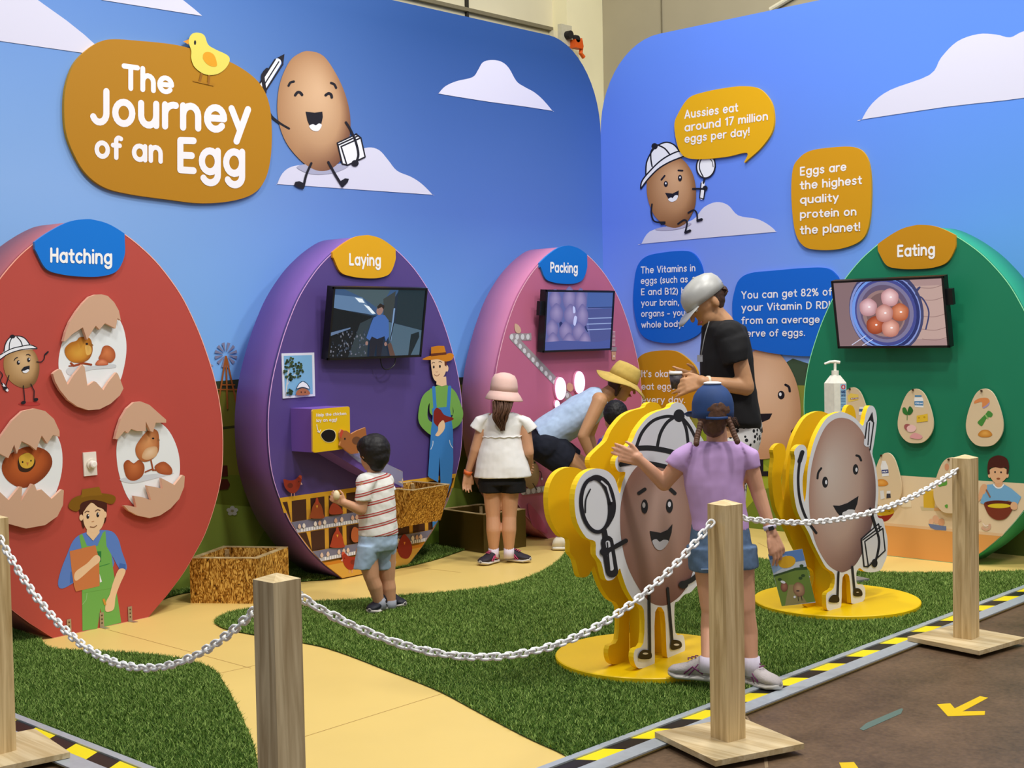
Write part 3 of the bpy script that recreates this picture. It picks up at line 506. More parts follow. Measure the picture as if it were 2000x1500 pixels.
bubble(WB, 'bubble_sign', 'wide blue board reading You can get 82% of your Vitamin D', [(750, 430), (765, 320), (800, 235), (880, 190), (1050, 172), (1250, 155), (1400, 155), (1470, 200), (1500, 260), (1540, 420), (1520, 640), (1450, 740), (1350, 768), (1200, 768), (1000, 745), (850, 700), (770, 600)], (10, 100, 208), (1220, 480, 3.572),
       [('You can get 82% of', 815, 372, 1445, 346, 55, .15), ('your Vitamin D RDI', 815, 458, 1432, 438, 54, .15), ('from an average', 815, 547, 1360, 538, 52, .15), ('serve of eggs.', 815, 637, 1258, 630, 52, .15)], (1500, 610), (8, 84, 186))
bubble(WB, 'bubble_sign', 'golden board reading It is okay to eat eggs every day', [(70, 900), (80, 810), (130, 755), (230, 732), (350, 735), (440, 790), (500, 860), (520, 960), (515, 1090), (470, 1180), (330, 1230), (160, 1220), (90, 1120)], (196, 138, 12), (1220, 480, 3.572),
       [("It's okay to", 117, 918, 410, 916, 50, .15), ('eat eggs', 118, 1005, 352, 1004, 48, .15), ('every day.', 118, 1096, 422, 1098, 46, .15)], (1290, 750), (206, 150, 20))
# ---------------- the four egg stations ----------------
PROF = [(0, .29), (.1, .42), (.2, .53), (.3, .615), (.4, .69), (.54, .76), (.7, .815), (.87, .835), (1.05, .832), (1.25, .795), (1.45, .725), (1.6, .655), (1.75, .565), (1.9, .433), (2.0, .31), (2.07, .195), (2.11, .1), (2.125, 0)]
pz = cat([(z, h) for z, h in PROF[1:]], False, 4)
PR = [(PROF[0])]+[tuple(p) for p in pz]
def egg_outline(grow=0.): return [(h+grow*min(1, h*4), z) for z, h in PR]
class Station:
    def __init__(s, c, d, n, depth=.32): s.c = np.array(c, float); s.d = np.array(d, float)/np.linalg.norm(d); s.n = np.array(n, float)/np.linalg.norm(n); s.pl = Plane(c, s.n); s.dep = depth
    def W(s, u, z, o=0.): return s.c+s.d*u+s.n*o+np.array([0, 0, z])
    def px(s, u, z): return tuple(proj(s.W(u, z)))
def station(name, label, S, face, side, edge):
    t = thing(name, label, 'display', S.c-S.n*S.dep/2); half = egg_outline(); out = [(h, z) for h, z in half]+[(-h, z) for h, z in half[-2::-1]]
    V = [S.W(u, z, 0) for u, z in out]+[S.W(u, z, -.018) for u, z in out]; n = len(out); tr = tessellate_polygon([[Vector((u, z, 0)) for u, z in out]])
    mesh('front_board', V, [tuple(f) for f in tr]+[tuple(i+n for i in f[::-1]) for f in tr]+[(i, (i+1) % n, n+(i+1) % n, n+i) for i in range(n)], [flat(name+'_face', face, .45, noise=.015, scale=4)], t)
    out2 = [(u*.992, z if z < .02 else z-.004) for u, z in out]; V = [S.W(u, z, -.018) for u, z in out2]+[S.W(u, z, -S.dep) for u, z in out2]
    mesh('side_band', V, [(i, (i+1) % n, n+(i+1) % n, n+i) for i in range(n)]+[tuple(range(n, 2*n))], flat(name+'_side', side, .42, noise=.02, scale=4), t, True)
    w_ = .0032; mb = MB()   # edge highlight painted as a pale line round the board
    mb.hexa
    V = [S.W(u*(1+.003), z+.002, .001) for u, z in out]+[S.W(u*.9965, z*.998+.001, .0014) for u, z in out]
    mesh('edge_highlight', V, [(i, (i+1) % n, n+(i+1) % n, n+i) for i in range(n)], flat(name+'_edge', edge, .4), t)
    return t
RED = Station((.573, -4.871, 0), (-.055, .56, 0), (.56, .055, 0)); PUR = Station((.4945, -2.92, 0), (-.03, .58, 0), (.58, .03, 0)); PNK = Station((.485, -.98, 0), (0, 1, 0), (1, 0, 0)); GRN = Station((2.985, -.5, 0), (1, 0, 0), (0, -1, 0))
tr_ = station('egg_station', 'big red egg-shaped hatching display board at the left', RED, (184, 74, 64), (212, 104, 96), (250, 170, 150))
tp_ = station('egg_station.001', 'big purple egg-shaped laying display board', PUR, (86, 68, 134), (150, 104, 188), (220, 170, 226))
tk_ = station('egg_station.002', 'big pink egg-shaped packing display board near the corner', PNK, (190, 104, 136), (232, 144, 176), (250, 190, 206))
tg_ = station('egg_station.003', 'big green egg-shaped eating display board on the right', GRN, (22, 124, 88), (50, 186, 126), (150, 240, 180))
for o, nm in ((tr_, 'egg_station'), (tp_, 'egg_station'), (tk_, 'egg_station'), (tg_, 'egg_station')): o['group'] = 'egg-shaped display stations'; 
# header badges that follow the egg top
def badge(S, parent, word, u0, u1, zb, col, edge, tw, ty):
    half = [p for p in egg_outline()]; top = [(h, z) for h, z in half if z > zb+.2]
    def zat(u):
        u = abs(u)
        for (h0, z0), (h1, z1) in zip(half[:-1], half[1:]):
            if z0 > 1 and h1 <= u <= h0: return z0+(z1-z0)*((h0-u)/(h0-h1+1e-9))
        return 2.12
    us = np.linspace(u0, u1, 24); pts = [(u, zat(u)+.004) for u in us]
    m = (u0+u1)/2; w_ = (u1-u0)/2; b = cat([(u1, zat(u1)-.03), (u1-.005, zb+.11), (u1-.055, zb+.03), (m+.12, zb), (m, zb-.005), (m-.12, zb+.004), (u0+.06, zb+.03), (u0+.01, zb+.11), (u0, zat(u0)-.03)], False, 5)
    pts = pts+[tuple(p) for p in b[1:-1]]; pts = [S.px(u, z) for u, z in pts]; o = slab('badge', S.pl, pts, .016, col, parent, edge)
    a = Art(S.pl, .0175); p0 = S.px(m-tw, ty); p1 = S.px(m+tw, ty); h = S.px(m, ty)[1]-S.px(m, ty+.075)[1]; a.text((250, 250, 250), word, p0[0], p0[1], p1[0], p1[1], h, .19); a.letters(o)
badge(RED, tr_, 'Hatching', -.32, .215, 1.835, (0, 116, 214), (90, 140, 210), .182, 1.898)
badge(PUR, tp_, 'Laying', -.30, .24, 1.862, (226, 168, 20), (236, 160, 40), .134, 1.935)
badge(PNK, tk_, 'Packing', -.325, .205, 1.852, (8, 112, 206), (60, 140, 214), .151, 1.928)
badge(GRN, tg_, 'Eating', -.282, .245, 1.854, (196, 138, 10), (216, 160, 40), .126, 1.932)
# ---------------- hatching station ----------------
SH, SHE = (206, 166, 138), (236, 190, 164)
def hatch(lab, K, win, top, bot, art):
    o = slab('picture_window', RED.pl, win, .003, (232, 236, 238), tr_, (150, 50, 50), K, off=.001, smooth=True)
    a = Art(RED.pl, .0022); a.K = K; art(a); a.build('printed_chick', o)
    slab('eggshell_top', RED.pl, top, .02, SH, tr_, SHE, K, off=.03); slab('eggshell_bottom', RED.pl, bot, .02, SH, tr_, SHE, K, off=.03)
    slab('spacer', RED.pl, shift([(-10, -10), (10, -10), (10, 10), (-10, 10)], sum(p[0] for p in top)/len(top), sum(p[1] for p in top)/len(top)-20), .01, SH, tr_, SHE, K, off=.0105)
    slab('spacer', RED.pl, shift([(-10, -10), (10, -10), (10, 10), (-10, 10)], sum(p[0] for p in bot)/len(bot), sum(p[1] for p in bot)/len(bot)+20), .01, SH, tr_, SHE, K, off=.0105)
def art1(a):
    a.sp((204, 208, 212), [(740, 880), (1000, 860), (1230, 840), (1240, 880), (1000, 900), (760, 960)])
    a.line((150, 64, 30), 22, [(770, 830), (800, 858), (900, 830), (990, 845)]).line((150, 64, 30), 14, [(750, 860), (800, 858)])
    a.egg([(905, 545), (975, 560), (1003, 640), (1000, 720), (960, 790), (880, 825), (780, 815), (715, 750), (705, 670), (760, 610), (830, 585), (860, 550)], 0, (214, 158, 60), (186, 112, 28), (150, 84, 24), -.1, .35)
    a.sp((226, 178, 92), [(925, 640), (985, 650), (990, 720), (940, 740)]).ell(INK, 942, 620, 14, 12).poly((150, 100, 40), [(990, 610), (1016, 636), (988, 645)])
    a.egg([(1120, 650), (1180, 640), (1240, 690), (1250, 770), (1200, 825), (1120, 800), (1070, 780), (1095, 720)], 0, (210, 124, 74), (170, 84, 42)).egg([(1040, 850), (1060, 800), (1120, 785), (1170, 820), (1160, 850)], 0, (222, 140, 100), (186, 92, 58))
hatch('t', (0, 560, 5.555), [(1080, 200), (1220, 260), (1320, 400), (1365, 560), (1370, 720), (1340, 900), (1290, 1040), (1150, 1180), (960, 1220), (780, 1150), (670, 1020), (635, 860), (650, 700), (700, 540), (800, 340), (940, 230)],
      [(690, 590), (715, 490), (760, 380), (830, 270), (900, 180), (970, 110), (1040, 85), (1100, 82), (1170, 100), (1240, 170), (1290, 260), (1312, 365), (1275, 340), (1255, 452), (1140, 395), (1080, 465), (1040, 422), (1000, 480), (945, 575), (900, 440), (790, 510), (705, 595)],
      [(575, 945), (600, 920), (645, 893), (665, 905), (735, 1065), (800, 960), (895, 845), (918, 870), (950, 1075), (1020, 1025), (1045, 1035), (1122, 1122), (1180, 1030), (1262, 930), (1280, 945), (1312, 1025), (1340, 1105), (1300, 1180), (1200, 1270), (1080, 1330), (960, 1340), (840, 1300), (740, 1230), (650, 1120), (600, 1030)], art1)
def art2(a):
    a.egg([(60, 430), (150, 390), (230, 395), (285, 430), (300, 490), (260, 560), (190, 610), (120, 625), (50, 590), (12, 530), (20, 470)], 0, (196, 100, 44), (150, 66, 24), (120, 52, 20))
    a.sp((54, 30, 12), [(105, 460), (150, 425), (200, 460), (198, 500), (160, 535), (110, 525)]).sp((214, 172, 60), [(110, 450), (160, 425), (195, 450), (190, 495), (155, 515), (120, 500)]).ell((20, 16, 12), 130, 478, 5, 6).ell((20, 16, 12), 178, 470, 4, 6).poly((190, 120, 60), [(150, 480), (165, 480), (160, 500)])
hatch('l', (0, 740, 2.942), [(170, 210), (260, 240), (330, 330), (358, 430), (350, 560), (300, 690), (200, 760), (90, 760), (0, 700), (-50, 580), (-40, 420), (40, 290), (100, 230)],
      [(-60, 440), (-30, 380), (20, 310), (70, 240), (130, 185), (200, 170), (260, 185), (310, 230), (342, 300), (343, 332), (305, 322), (272, 372), (240, 325), (208, 410), (170, 380), (125, 358), (97, 430), (82, 378), (48, 455), (0, 430), (-60, 446)],
      [(-70, 620), (-40, 600), (0, 650), (50, 697), (115, 618), (128, 622), (122, 703), (185, 603), (200, 610), (212, 642), (238, 635), (297, 690), (355, 635), (367, 640), (362, 725), (330, 790), (260, 840), (150, 860), (40, 830), (-40, 740)], art2)
def art3(a):
    a.sp((206, 210, 216), [(690, 575), (850, 550), (1000, 540), (900, 570), (760, 600)])
    a.egg([(710, 495), (735, 465), (768, 485), (800, 465), (830, 500), (820, 555), (775, 585), (730, 570)], 0, (196, 112, 62), (150, 70, 30)).egg([(890, 500), (940, 475), (985, 510), (985, 548), (930, 548), (900, 530)], 0, (190, 104, 60), (160, 78, 40))
    a.line((150, 70, 34), 9, [(868, 470), (880, 525)]).line((150, 70, 34), 8, [(835, 535), (870, 520), (895, 525)])
    a.egg([(870, 285), (905, 300), (915, 350), (910, 420), (870, 465), (820, 475), (785, 440), (780, 390), (810, 340), (845, 300)], 0, (214, 150, 96), (176, 100, 52), (150, 84, 44)).egg([(840, 400), (900, 390), (900, 440), (850, 465), (815, 450)], 0, (228, 196, 160), (206, 160, 116)).ell(INK, 880, 342, 7, 5).poly((140, 90, 50), [(905, 340), (920, 352), (905, 360)])
hatch('r', (0, 740, 2.942), [(800, 230), (880, 235), (950, 275), (1000, 350), (1030, 450), (1030, 560), (990, 660), (900, 720), (800, 740), (740, 690), (700, 600), (675, 500), (670, 390), (690, 310), (740, 260)],
      [(662, 345), (672, 300), (695, 230), (730, 170), (770, 135), (810, 130), (860, 150), (910, 195), (955, 235), (955, 252), (895, 252), (880, 305), (865, 300), (838, 245), (838, 300), (790, 300), (755, 287), (735, 312), (718, 298), (675, 347)],
      [(712, 728), (740, 728), (785, 738), (770, 672), (820, 680), (870, 698), (845, 613), (935, 630), (928, 570), (1003, 610), (1050, 552), (1062, 560), (1058, 620), (1030, 690), (980, 745), (920, 785), (860, 800), (790, 785), (740, 758)], art3)
# farmer, explorer egg printed on the red board
A = Art(RED.pl, .0015).k(0, 740, 2.942)
SK, HR, SHB, OVG = (236, 200, 160), (72, 30, 20), (92, 130, 206), (112, 176, 84)
A.poly(OVG, [(470, 1130), (650, 1090), (697, 1400), (595, 1425), (577, 1318), (560, 1434), (474, 1448)])
A.sp(SHB, [(470, 890), (560, 870), (640, 875), (680, 920), (700, 990), (728, 1070), (722, 1100), (690, 1098), (640, 1010), (650, 1080), (480, 1120), (440, 1160), (360, 1205), (333, 1180), (350, 1100), (385, 1010), (420, 930)], 3)
A.poly(SHB, [(405, 1105), (438, 1100), (440, 1160), (400, 1178)]).poly((66, 106, 184), [(405, 1110), (433, 1100), (437, 1160), (402, 1176)]).poly((66, 106, 184), [(688, 1058), (722, 1066), (722, 1100), (682, 1092)])
A.poly(OVG, [(455, 900), (472, 890), (500, 960), (560, 960), (590, 885), (606, 872), (612, 960), (640, 1010), (655, 1130), (660, 1200), (475, 1230), (470, 1150), (470, 980)])
A.line((150, 200, 130), 4, [(475, 1295), (495, 1270), (500, 1232)]).poly((40, 120, 64), [(552, 992), (582, 990), (580, 1050), (552, 1055)]).line((60, 140, 70), 4, [(565, 1080), (628, 1062)])
A.poly((204, 124, 72), [(400, 990), (548, 955), (570, 1040), (572, 1190), (436, 1222), (425, 1190), (412, 1100)]).poly(WHT, [(572, 1120), (586, 1165), (574, 1170)])
A.sp(SK, [(432, 1112), (500, 1060), (545, 1015), (572, 1020), (572, 1050), (530, 1085), (440, 1160)]).sp(SK, [(683, 1095), (722, 1102), (690, 1180), (665, 1250), (655, 1320), (625, 1338), (605, 1330), (610, 1280), (630, 1240), (650, 1170)])
A.poly((206, 150, 60), [(588, 1265), (602, 1262), (612, 1300), (600, 1300)]).poly(SK, [(500, 840), (570, 835), (572, 885), (535, 930), (498, 890)])
A.sp(HR, [(458, 700), (600, 690), (612, 780), (600, 830), (560, 800), (500, 810), (480, 860), (465, 800)], 4).sp(SK, [(480, 760), (500, 735), (528, 712), (560, 735), (598, 755), (600, 810), (580, 860), (540, 885), (500, 865), (480, 820)]).ell(SK, 467, 797, 11, 18).ell(SK, 603, 780, 10, 18)
A.sp((128, 88, 12), [(395, 720), (430, 680), (530, 656), (640, 665), (665, 690), (640, 720), (560, 700), (470, 740), (440, 762), (400, 745)], 5).poly((142, 100, 20), [(472, 635), (570, 620), (588, 668), (520, 672), (466, 682)]).sp(HR, [(460, 750), (470, 712), (540, 695), (600, 715), (606, 745), (560, 730), (526, 708), (500, 735), (478, 765)], 4)
A.ell(INK, 505, 790, 8, 14).ell(INK, 562, 781, 8, 14).ell(WHT, 508, 785, 3, 4).ell(WHT, 565, 776, 3, 4).sl((120, 70, 40), 4, [(518, 850), (540, 852), (556, 842)]).sl((190, 140, 100), 3, [(528, 820), (540, 818)]).sl(HR, 4, [(488, 768), (500, 760), (512, 763)]).sl(HR, 4, [(548, 760), (560, 752), (575, 755)])
A.build('printed_farmer', tr_)
A = Art(RED.pl, .0015).k(0, 560, 5.555)
A.ell((176, 56, 52), 320, 1270, 120, 22).egg([(230, 660), (330, 670), (395, 740), (428, 860), (415, 970), (370, 1060), (280, 1100), (180, 1075), (90, 1000), (45, 900), (42, 790), (90, 710), (150, 670)], 0, (216, 180, 134), (160, 120, 72), (120, 86, 50), .2, -.4)
A.poly(WHT, [(0, 760), (0, 740), (45, 700), (60, 620), (110, 545), (200, 535), (270, 560), (320, 620), (400, 655), (405, 675), (200, 690), (60, 740), (0, 790)])
for q in ([(0, 790), (100, 725), (250, 680), (402, 670)], [(0, 740), (120, 675), (240, 645), (330, 632), (400, 660)], [(45, 700), (60, 620), (110, 550), (200, 535), (270, 560), (325, 630)], [(100, 680), (105, 610), (130, 550)], [(185, 545), (225, 590), (243, 640)]): A.sl(INK, 10, q)
A.ell(INK, 136, 540, 28, 20).ell(INK, 200, 822, 17, 24).ell(INK, 312, 792, 17, 24).ell(WHT, 206, 816, 7, 9).ell(WHT, 318, 786, 7, 9).sl(INK, 9, [(155, 798), (170, 775), (190, 768)]).sl(INK, 9, [(288, 738), (308, 733), (328, 745)])
A.poly(INK, [(230, 905), (260, 870), (322, 855), (320, 900), (290, 930), (250, 930)]).sp(WHT, [(245, 915), (270, 910), (300, 895), (318, 905), (290, 934), (255, 932)])
A.sl(INK, 10, [(400, 815), (450, 815), (480, 780), (488, 740), (525, 705)]).line(INK, 18, [(490, 735), (520, 708)]).line(INK, 10, [(98, 962), (65, 1075)]).line(WHT, 26, [(30, 1060), (80, 1125)]).line(INK, 6, [(15, 1050), (65, 1135)]).line(INK, 6, [(40, 1045), (92, 1110)]).ell(INK, 55, 1100, 22, 18).sl(INK, 10, [(0, 920), (28, 960), (5, 1020), (30, 1060)])
A.line(INK, 10, [(255, 1075), (270, 1240)]).line(INK, 10, [(335, 1055), (372, 1130), (368, 1230)]).ell(INK, 255, 1256, 27, 18, -15).ell(INK, 390, 1225, 26, 18, -15)
A.build('printed_egg_figure', tr_)
# push button plate, floor brackets
K = (0, 740, 2.942); t = thing('push_button', 'white wall plate with round button on the red egg', 'button', RED.pl.P(177, 906))
slab('plate', RED.pl, [(478, 424), (552, 418), (560, 552), (485, 560)], .008, (236, 226, 214), t, (240, 236, 220), K)
c = RED.pl.P(0+524/2.942, 740+490/2.942, .008); MB().tube([c, c+RED.n*.008], .028, 20).build('bezel', flat('button_ring', (226, 216, 200)), t); MB().tube([c+RED.n*.008, c+RED.n*.026, c+RED.n*.029], [.019, .019, .012], 20).build('knob', flat('button_white', (246, 240, 230), .35), t)
for i, (x, y) in enumerate(((136, 1236), (200, 1222), (256, 1210))):
    g0 = gp(x, y+4); t = thing('bracket', ['steel angle bracket at the left of the red egg base', 'steel angle bracket at the middle of the red egg base', 'steel angle bracket at the right of the red egg base'][i], 'bracket', g0, 'brackets at the foot of the red egg')
    u = (g0-RED.c)@RED.d; b = RED.W(u, 0, .003); m_ = flat('zinc', (186, 172, 150), .35, .6)
    MB().box(b+np.array([0, 0, .04]), (.0125, .002, .04), [RED.d, RED.n, (0, 0, 1)]).build('upright', m_, t); MB().box(b+RED.n*.025+np.array([0, 0, .0015]), (.0125, .025, .0015), [RED.d, RED.n, (0, 0, 1)]).build('foot', m_, t)
    mb = MB()
    for z in (.025, .045, .065): mb.tube([b+np.array([0, 0, z])+RED.n*.002, b+np.array([0, 0, z])+RED.n*.005], .004, 8)
    mb.build('screw', flat('screw_dark', (90, 76, 60), .4, .5), t)
# ---------------- televisions ----------------
def tv(name, label, bl, wv, lean, art, port=None):
    """bl: bottom-left corner seen from the front; wv: unit vector to the right; leans out at the top"""
    bl = np.array(bl, float); wv = np.array(wv, float); nrm = np.cross(wv, [0, 0, 1.]); Wd, Hh = .768, .446
    up = np.array([0, 0, 1.])*math.cos(lean)+nrm*math.sin(lean); fn = np.cross(wv, up); c = bl+wv*Wd/2+up*Hh/2
    t = thing(name, label, 'television', c-fn*.05, 'televisions on the egg stations'); blk = flat('tv_black', (24, 24, 28), .35)
    MB().box(c-fn*.028, (Wd/2, Hh/2, .026), [wv, up, fn]).build('housing', blk, t)
    mb = MB(); f = .014
    for o_, h in (((0, Hh/2-f/2), (Wd/2, f/2)), ((0, -Hh/2+f/2), (Wd/2, f/2)), ((-Wd/2+f/2, 0), (f/2, Hh/2)), ((Wd/2-f/2, 0), (f/2, Hh/2))): mb.box(c+wv*o_[0]+up*o_[1]+fn*.002, (h[0], h[1], .005), [wv, up, fn])
    mb.build('bezel', blk, t)
    MB().box(c-fn*.085, (.12, .1, .03), [wv, up, fn]).build('wall_mount', flat('mount_black', (16, 16, 18), .5), t)
    pl = Plane(c, fn); a = Art(pl, .0006, .00008)
    fr = [tuple(proj(c+wv*sx*(Wd/2-f)+up*sy*(Hh/2-f))) for sx, sy in ((-1, 1), (1, 1), (1, -1), (-1, -1))]
    def q2(u, v):  # screen coordinates 0..1 from the top left
        return tuple(proj(c+wv*(u-.5)*(Wd-2*f)+up*(.5-v)*(Hh-2*f)))
    a.clip = None; art(a, q2, fr); a.build('screen', t, attr_mat('screen', .2, 1.0))
    if port is not None: MB().box(c+wv*port+up*.09-fn*.03, (.022, .05, .016), [wv, up, fn]).build('media_player', blk, t)
    return t, c, wv, up, fn
def Q(q2, pts): return [q2(*p) for p in pts]
def scr1(a, q, fr):
    a.poly((30, 44, 62), fr).poly((56, 84, 122), Q(q, [(0, 0), (.7, 0), (.55, .4), (.42, .38), (0, .25)])).poly((92, 122, 158), Q(q, [(.0, .08), (.3, .12), (.45, .38), (.1, .3), (0, .28)])).poly((70, 88, 96), Q(q, [(.1, 0), (.6, 0), (.5, .3), (.3, .12)]))
    a.poly((30, 46, 56), Q(q, [(.69, 0), (1, 0), (1, .62), (.69, .5)])).poly((74, 98, 116), Q(q, [(.6, .48), (1, .62), (1, 1), (.66, 1)])).poly((22, 34, 42), Q(q, [(.88, .68), (.97, .64), (.98, .72), (.9, 1), (.87, 1)]))
    a.poly((56, 62, 64), Q(q, [(.53, .14), (.66, .02), (.66, .5), (.55, .42)])).poly((14, 20, 28), Q(q, [(0, .27), (.1, .3), (.42, .4), (.36, .7), (.3, 1), (0, 1)])).poly((46, 58, 66), Q(q, [(.2, 1), (.3, .5), (.42, .42), (.4, 1)]))
    r = random.Random(3)
    for i in range(90):
        u, v = r.random()*.4, .62+r.random()*.36
        x, y = q(u, v); a.ell(r.choice([(78, 88, 106), (50, 60, 76), (110, 112, 124)]), x, y, .8+r.random(), 1.2+r.random()*1.5, 0, 8)
    a.poly((96, 118, 150), Q(q, [(0, .63), (.2, .56), (.2, .58), (0, .68)])); a.poly((230, 240, 250), Q(q, [(.22, .12), (.3, .14), (.33, .2), (.27, .19)])); a.poly((230, 240, 250), Q(q, [(.32, .22), (.38, .25), (.46, .36), (.42, .36)]))
    a.poly((24, 28, 44), Q(q, [(.43, .68), (.58, .68), (.57, .8), (.56, 1), (.51, 1), (.5, .82), (.48, 1), (.43, 1), (.42, .8)])); a.poly((64, 100, 166), Q(q, [(.44, .42), (.5, .37), (.56, .38), (.61, .46), (.63, .7), (.6, .78), (.58, .7), (.5, .74), (.44, .7), (.42, .76), (.38, .72), (.42, .5)]))
    a.sp((150, 116, 108), Q(q, [(.47, .28), (.51, .22), (.54, .27), (.53, .35), (.5, .38), (.47, .35)]), 4).poly((40, 30, 30), Q(q, [(.47, .25), (.5, .205), (.55, .24), (.545, .3), (.52, .26), (.475, .29)])); a.ell((150, 116, 108), *q(.39, .8), 2.6, 4).ell((150, 116, 108), *q(.6, .82), 2.6, 4)
    a.poly((90, 66, 60), Q(q, [(.62, .82), (.66, .8), (.72, 1), (.66, 1)])); a.poly((120, 150, 190), Q(q, [(.655, .28), (.672, .28), (.66, .78), (.645, .78)])).poly((14, 24, 34), Q(q, [(.665, .5), (.675, .5), (.65, .8), (.64, .8)]))
def scr2(a, q, fr):
    a.poly((94, 100, 158), fr).poly((70, 96, 160), Q(q, [(.6, 0), (1, 0), (1, .3), (.6, .26)])).poly((74, 82, 140), Q(q, [(.6, .3), (1, .28), (1, .95), (.7, .9)]))
    for v in (.27, .46, .56, .66): a.line((150, 168, 214) if v != .27 else (36, 46, 96), 1.6, Q(q, [(.62, v), (1, v-.01)]))
    a.sp((36, 44, 96), Q(q, [(.2, .5), (.26, .55), (.3, .6), (.28, .68), (.22, .66)])).sp((36, 44, 96), Q(q, [(.55, .3), (.6, .32), (.6, .55), (.64, .7), (.58, .6)]))
    for cx_, cy_, w_, h_ in ((.12, .12, .09, .17), (.33, .1, .1, .2), (.5, .14, .09, .22), (.15, .36, .1, .17), (.36, .38, .1, .18), (.54, .4, .09, .2), (.1, .62, .09, .16), (.3, .66, .1, .16), (.5, .68, .1, .16), (.12, .84, .09, .15), (.36, .86, .1, .16), (.6, .84, .09, .15)):
        x, y = q(cx_, cy_); x1, _y = q(cx_+w_, cy_); _x, y1 = q(cx_, cy_+h_); rx, ry = abs(x1-x), abs(y1-y)
        a.egg([(x, y-ry), (x+rx*.8, y-ry*.4), (x+rx, y+ry*.2), (x+rx*.6, y+ry*.9), (x, y+ry), (x-rx*.6, y+ry*.9), (x-rx, y+ry*.2), (x-rx*.8, y-ry*.4)], 0, (150, 138, 182), (104, 98, 152), rings=5)
    a.poly((70, 84, 150), Q(q, [(0, .86), (.3, .84), (.8, .88), (1, .84), (1, 1), (0, 1)])); a.sp((190, 196, 240), Q(q, [(.39, .25), (.42, .27), (.43, .35), (.4, .36)])).sp((190, 196, 240), Q(q, [(.42, .42), (.46, .44), (.44, .58), (.41, .55)]))
def scr3(a, q, fr):
    a.poly((168, 138, 136), fr).poly((132, 108, 112), Q(q, [(0, 0), (.3, 0), (.2, .5), (.3, 1), (0, 1)])).poly((188, 158, 150), Q(q, [(.72, .1), (1, .1), (1, .9), (.7, .9)]))
    for v in (.12, .3, .55, .75, .9): a.line((146, 116, 112), 1.2, Q(q, [(.78, v), (.9, v+.02), (1, v-.02)]), True)
    def E(c, u, v, rw, rh, n=40): a.poly(c, [q(u+rw*math.cos(t), min(1, max(0, v+rh*math.sin(t)))) for t in np.linspace(0, 2*math.pi, n, endpoint=False)])
    E((64, 66, 104), .47, .47, .345, .66); E((130, 146, 206), .46, .48, .33, .62); E((40, 48, 104), .465, .48, .315, .58); E((110, 150, 226), .45, .48, .3, .54); E((66, 72, 140), .465, .48, .285, .52); E((122, 116, 150), .46, .48, .265, .47); E((98, 84, 112), .46, .48, .23, .42); E((150, 120, 118), .45, .5, .2, .36); E((120, 92, 94), .46, .5, .175, .32)
    for u, v, c1, c2 in ((.31, .40, (236, 200, 206), (176, 128, 134)), (.52, .26, (240, 204, 206), (186, 134, 138)), (.36, .68, (206, 112, 78), (138, 56, 34)), (.6, .49, (222, 146, 110), (166, 84, 54)), (.5, .73, (234, 180, 164), (178, 112, 98)), (.455, .5, (232, 184, 176), (174, 116, 110))):
        x, y = q(u, v); r = 17; a.egg([(x, y-r*1.08), (x+r*.85, y-r*.6), (x+r, y), (x+r*.75, y+r*.75), (x, y+r), (x-r*.75, y+r*.75), (x-r, y), (x-r*.85, y-r*.6)], 0, c1, c2, rings=6); a.ell((250, 240, 240), x+2, y-1, 2.5, 1.8, 0, 10)
    a.sl((58, 62, 104), 3, Q(q, [(.7, .05), (.76, .15), (.8, .12), (.76, .22), (.82, .3), (.86, .5), (.82, .75)])); a.line((200, 204, 230), 1.6, Q(q, [(.12, .98), (.26, .84)])).line((200, 204, 230), 1.6, Q(q, [(.22, .99), (.32, .9)]))
t, *_ = tv('television', 'television on the purple egg showing a man in a blue shirt', (.58, -3.341, 1.354), (0, 1, 0), .17, scr1)
c0 = np.array(_[0]); MB().tube(cat([c0+np.array([-.05, .05, -.22]), c0+np.array([-.05, .07, -.28]), c0+np.array([-.05, .12, -.29]), c0+np.array([-.05, .17, -.26]), c0+np.array([-.05, .18, -.2])], False, 5), .004, 6).build('cable', flat('tv_black', (24, 24, 28)), t)
tv('television', 'television on the pink egg showing blurred rows of pale eggs', (.56, -1.374, 1.352), (0, 1, 0), .095, scr2, -.40)
tv('television', 'television on the green egg showing six eggs in a glass bowl', (2.468, -.6, 1.353), (1, 0, 0), .18, scr3, .40)
# ---------------- laying station ----------------
BR, DK, CG, SHL, BRN = (206, 146, 36), (70, 40, 28), (120, 118, 140), (226, 226, 234), (160, 60, 34)
A = Art(PUR.pl, .0015, .0001).k(450, 780, 3.947)
prof_poly = [PUR.px(u, z) for u, z in [(h, z) for h, z in egg_outline() if z < .62]]; 
def zl(u): return .62+0*u
lo_ = [(h, z) for h, z in egg_outline() if z <= .5]; hs = [(h*.994, z) for h, z in lo_]; lowpoly = [PUR.px(-h, z) for h, z in hs[::-1]]+[PUR.px(h, z) for h, z in hs]
A.K = (0, 0, 1); A.poly((214, 158, 52), lowpoly[:]); 
def lay_row(z0, z1, cells):  # dark nest boxes between two heights
    for u0, u1 in cells:
        lim = lambda z: max(h for h, zz in [(np.interp(z, [p[1] for p in egg_outline()], [p[0] for p in egg_outline()]), z)])-.01
        a0, a1 = max(u0, -lim(z0)), min(u1, lim(z0)); b0, b1 = max(u0, -lim(z1)), min(u1, lim(z1))
        if a1-a0 < .02 and b1-b0 < .02: continue
        A.poly(DK, [PUR.px(a0, z0), PUR.px(max(a1, a0), z0), PUR.px(b1, z1), PUR.px(b0, z1)])
cells = [(-.819+i*.1455, -.819+i*.1455+.112) for i in range(11)]
A.poly((222, 168, 44), [PUR.px(-.735, .46), PUR.px(.735, .46), PUR.px(.765, .553), PUR.px(-.765, .553)])
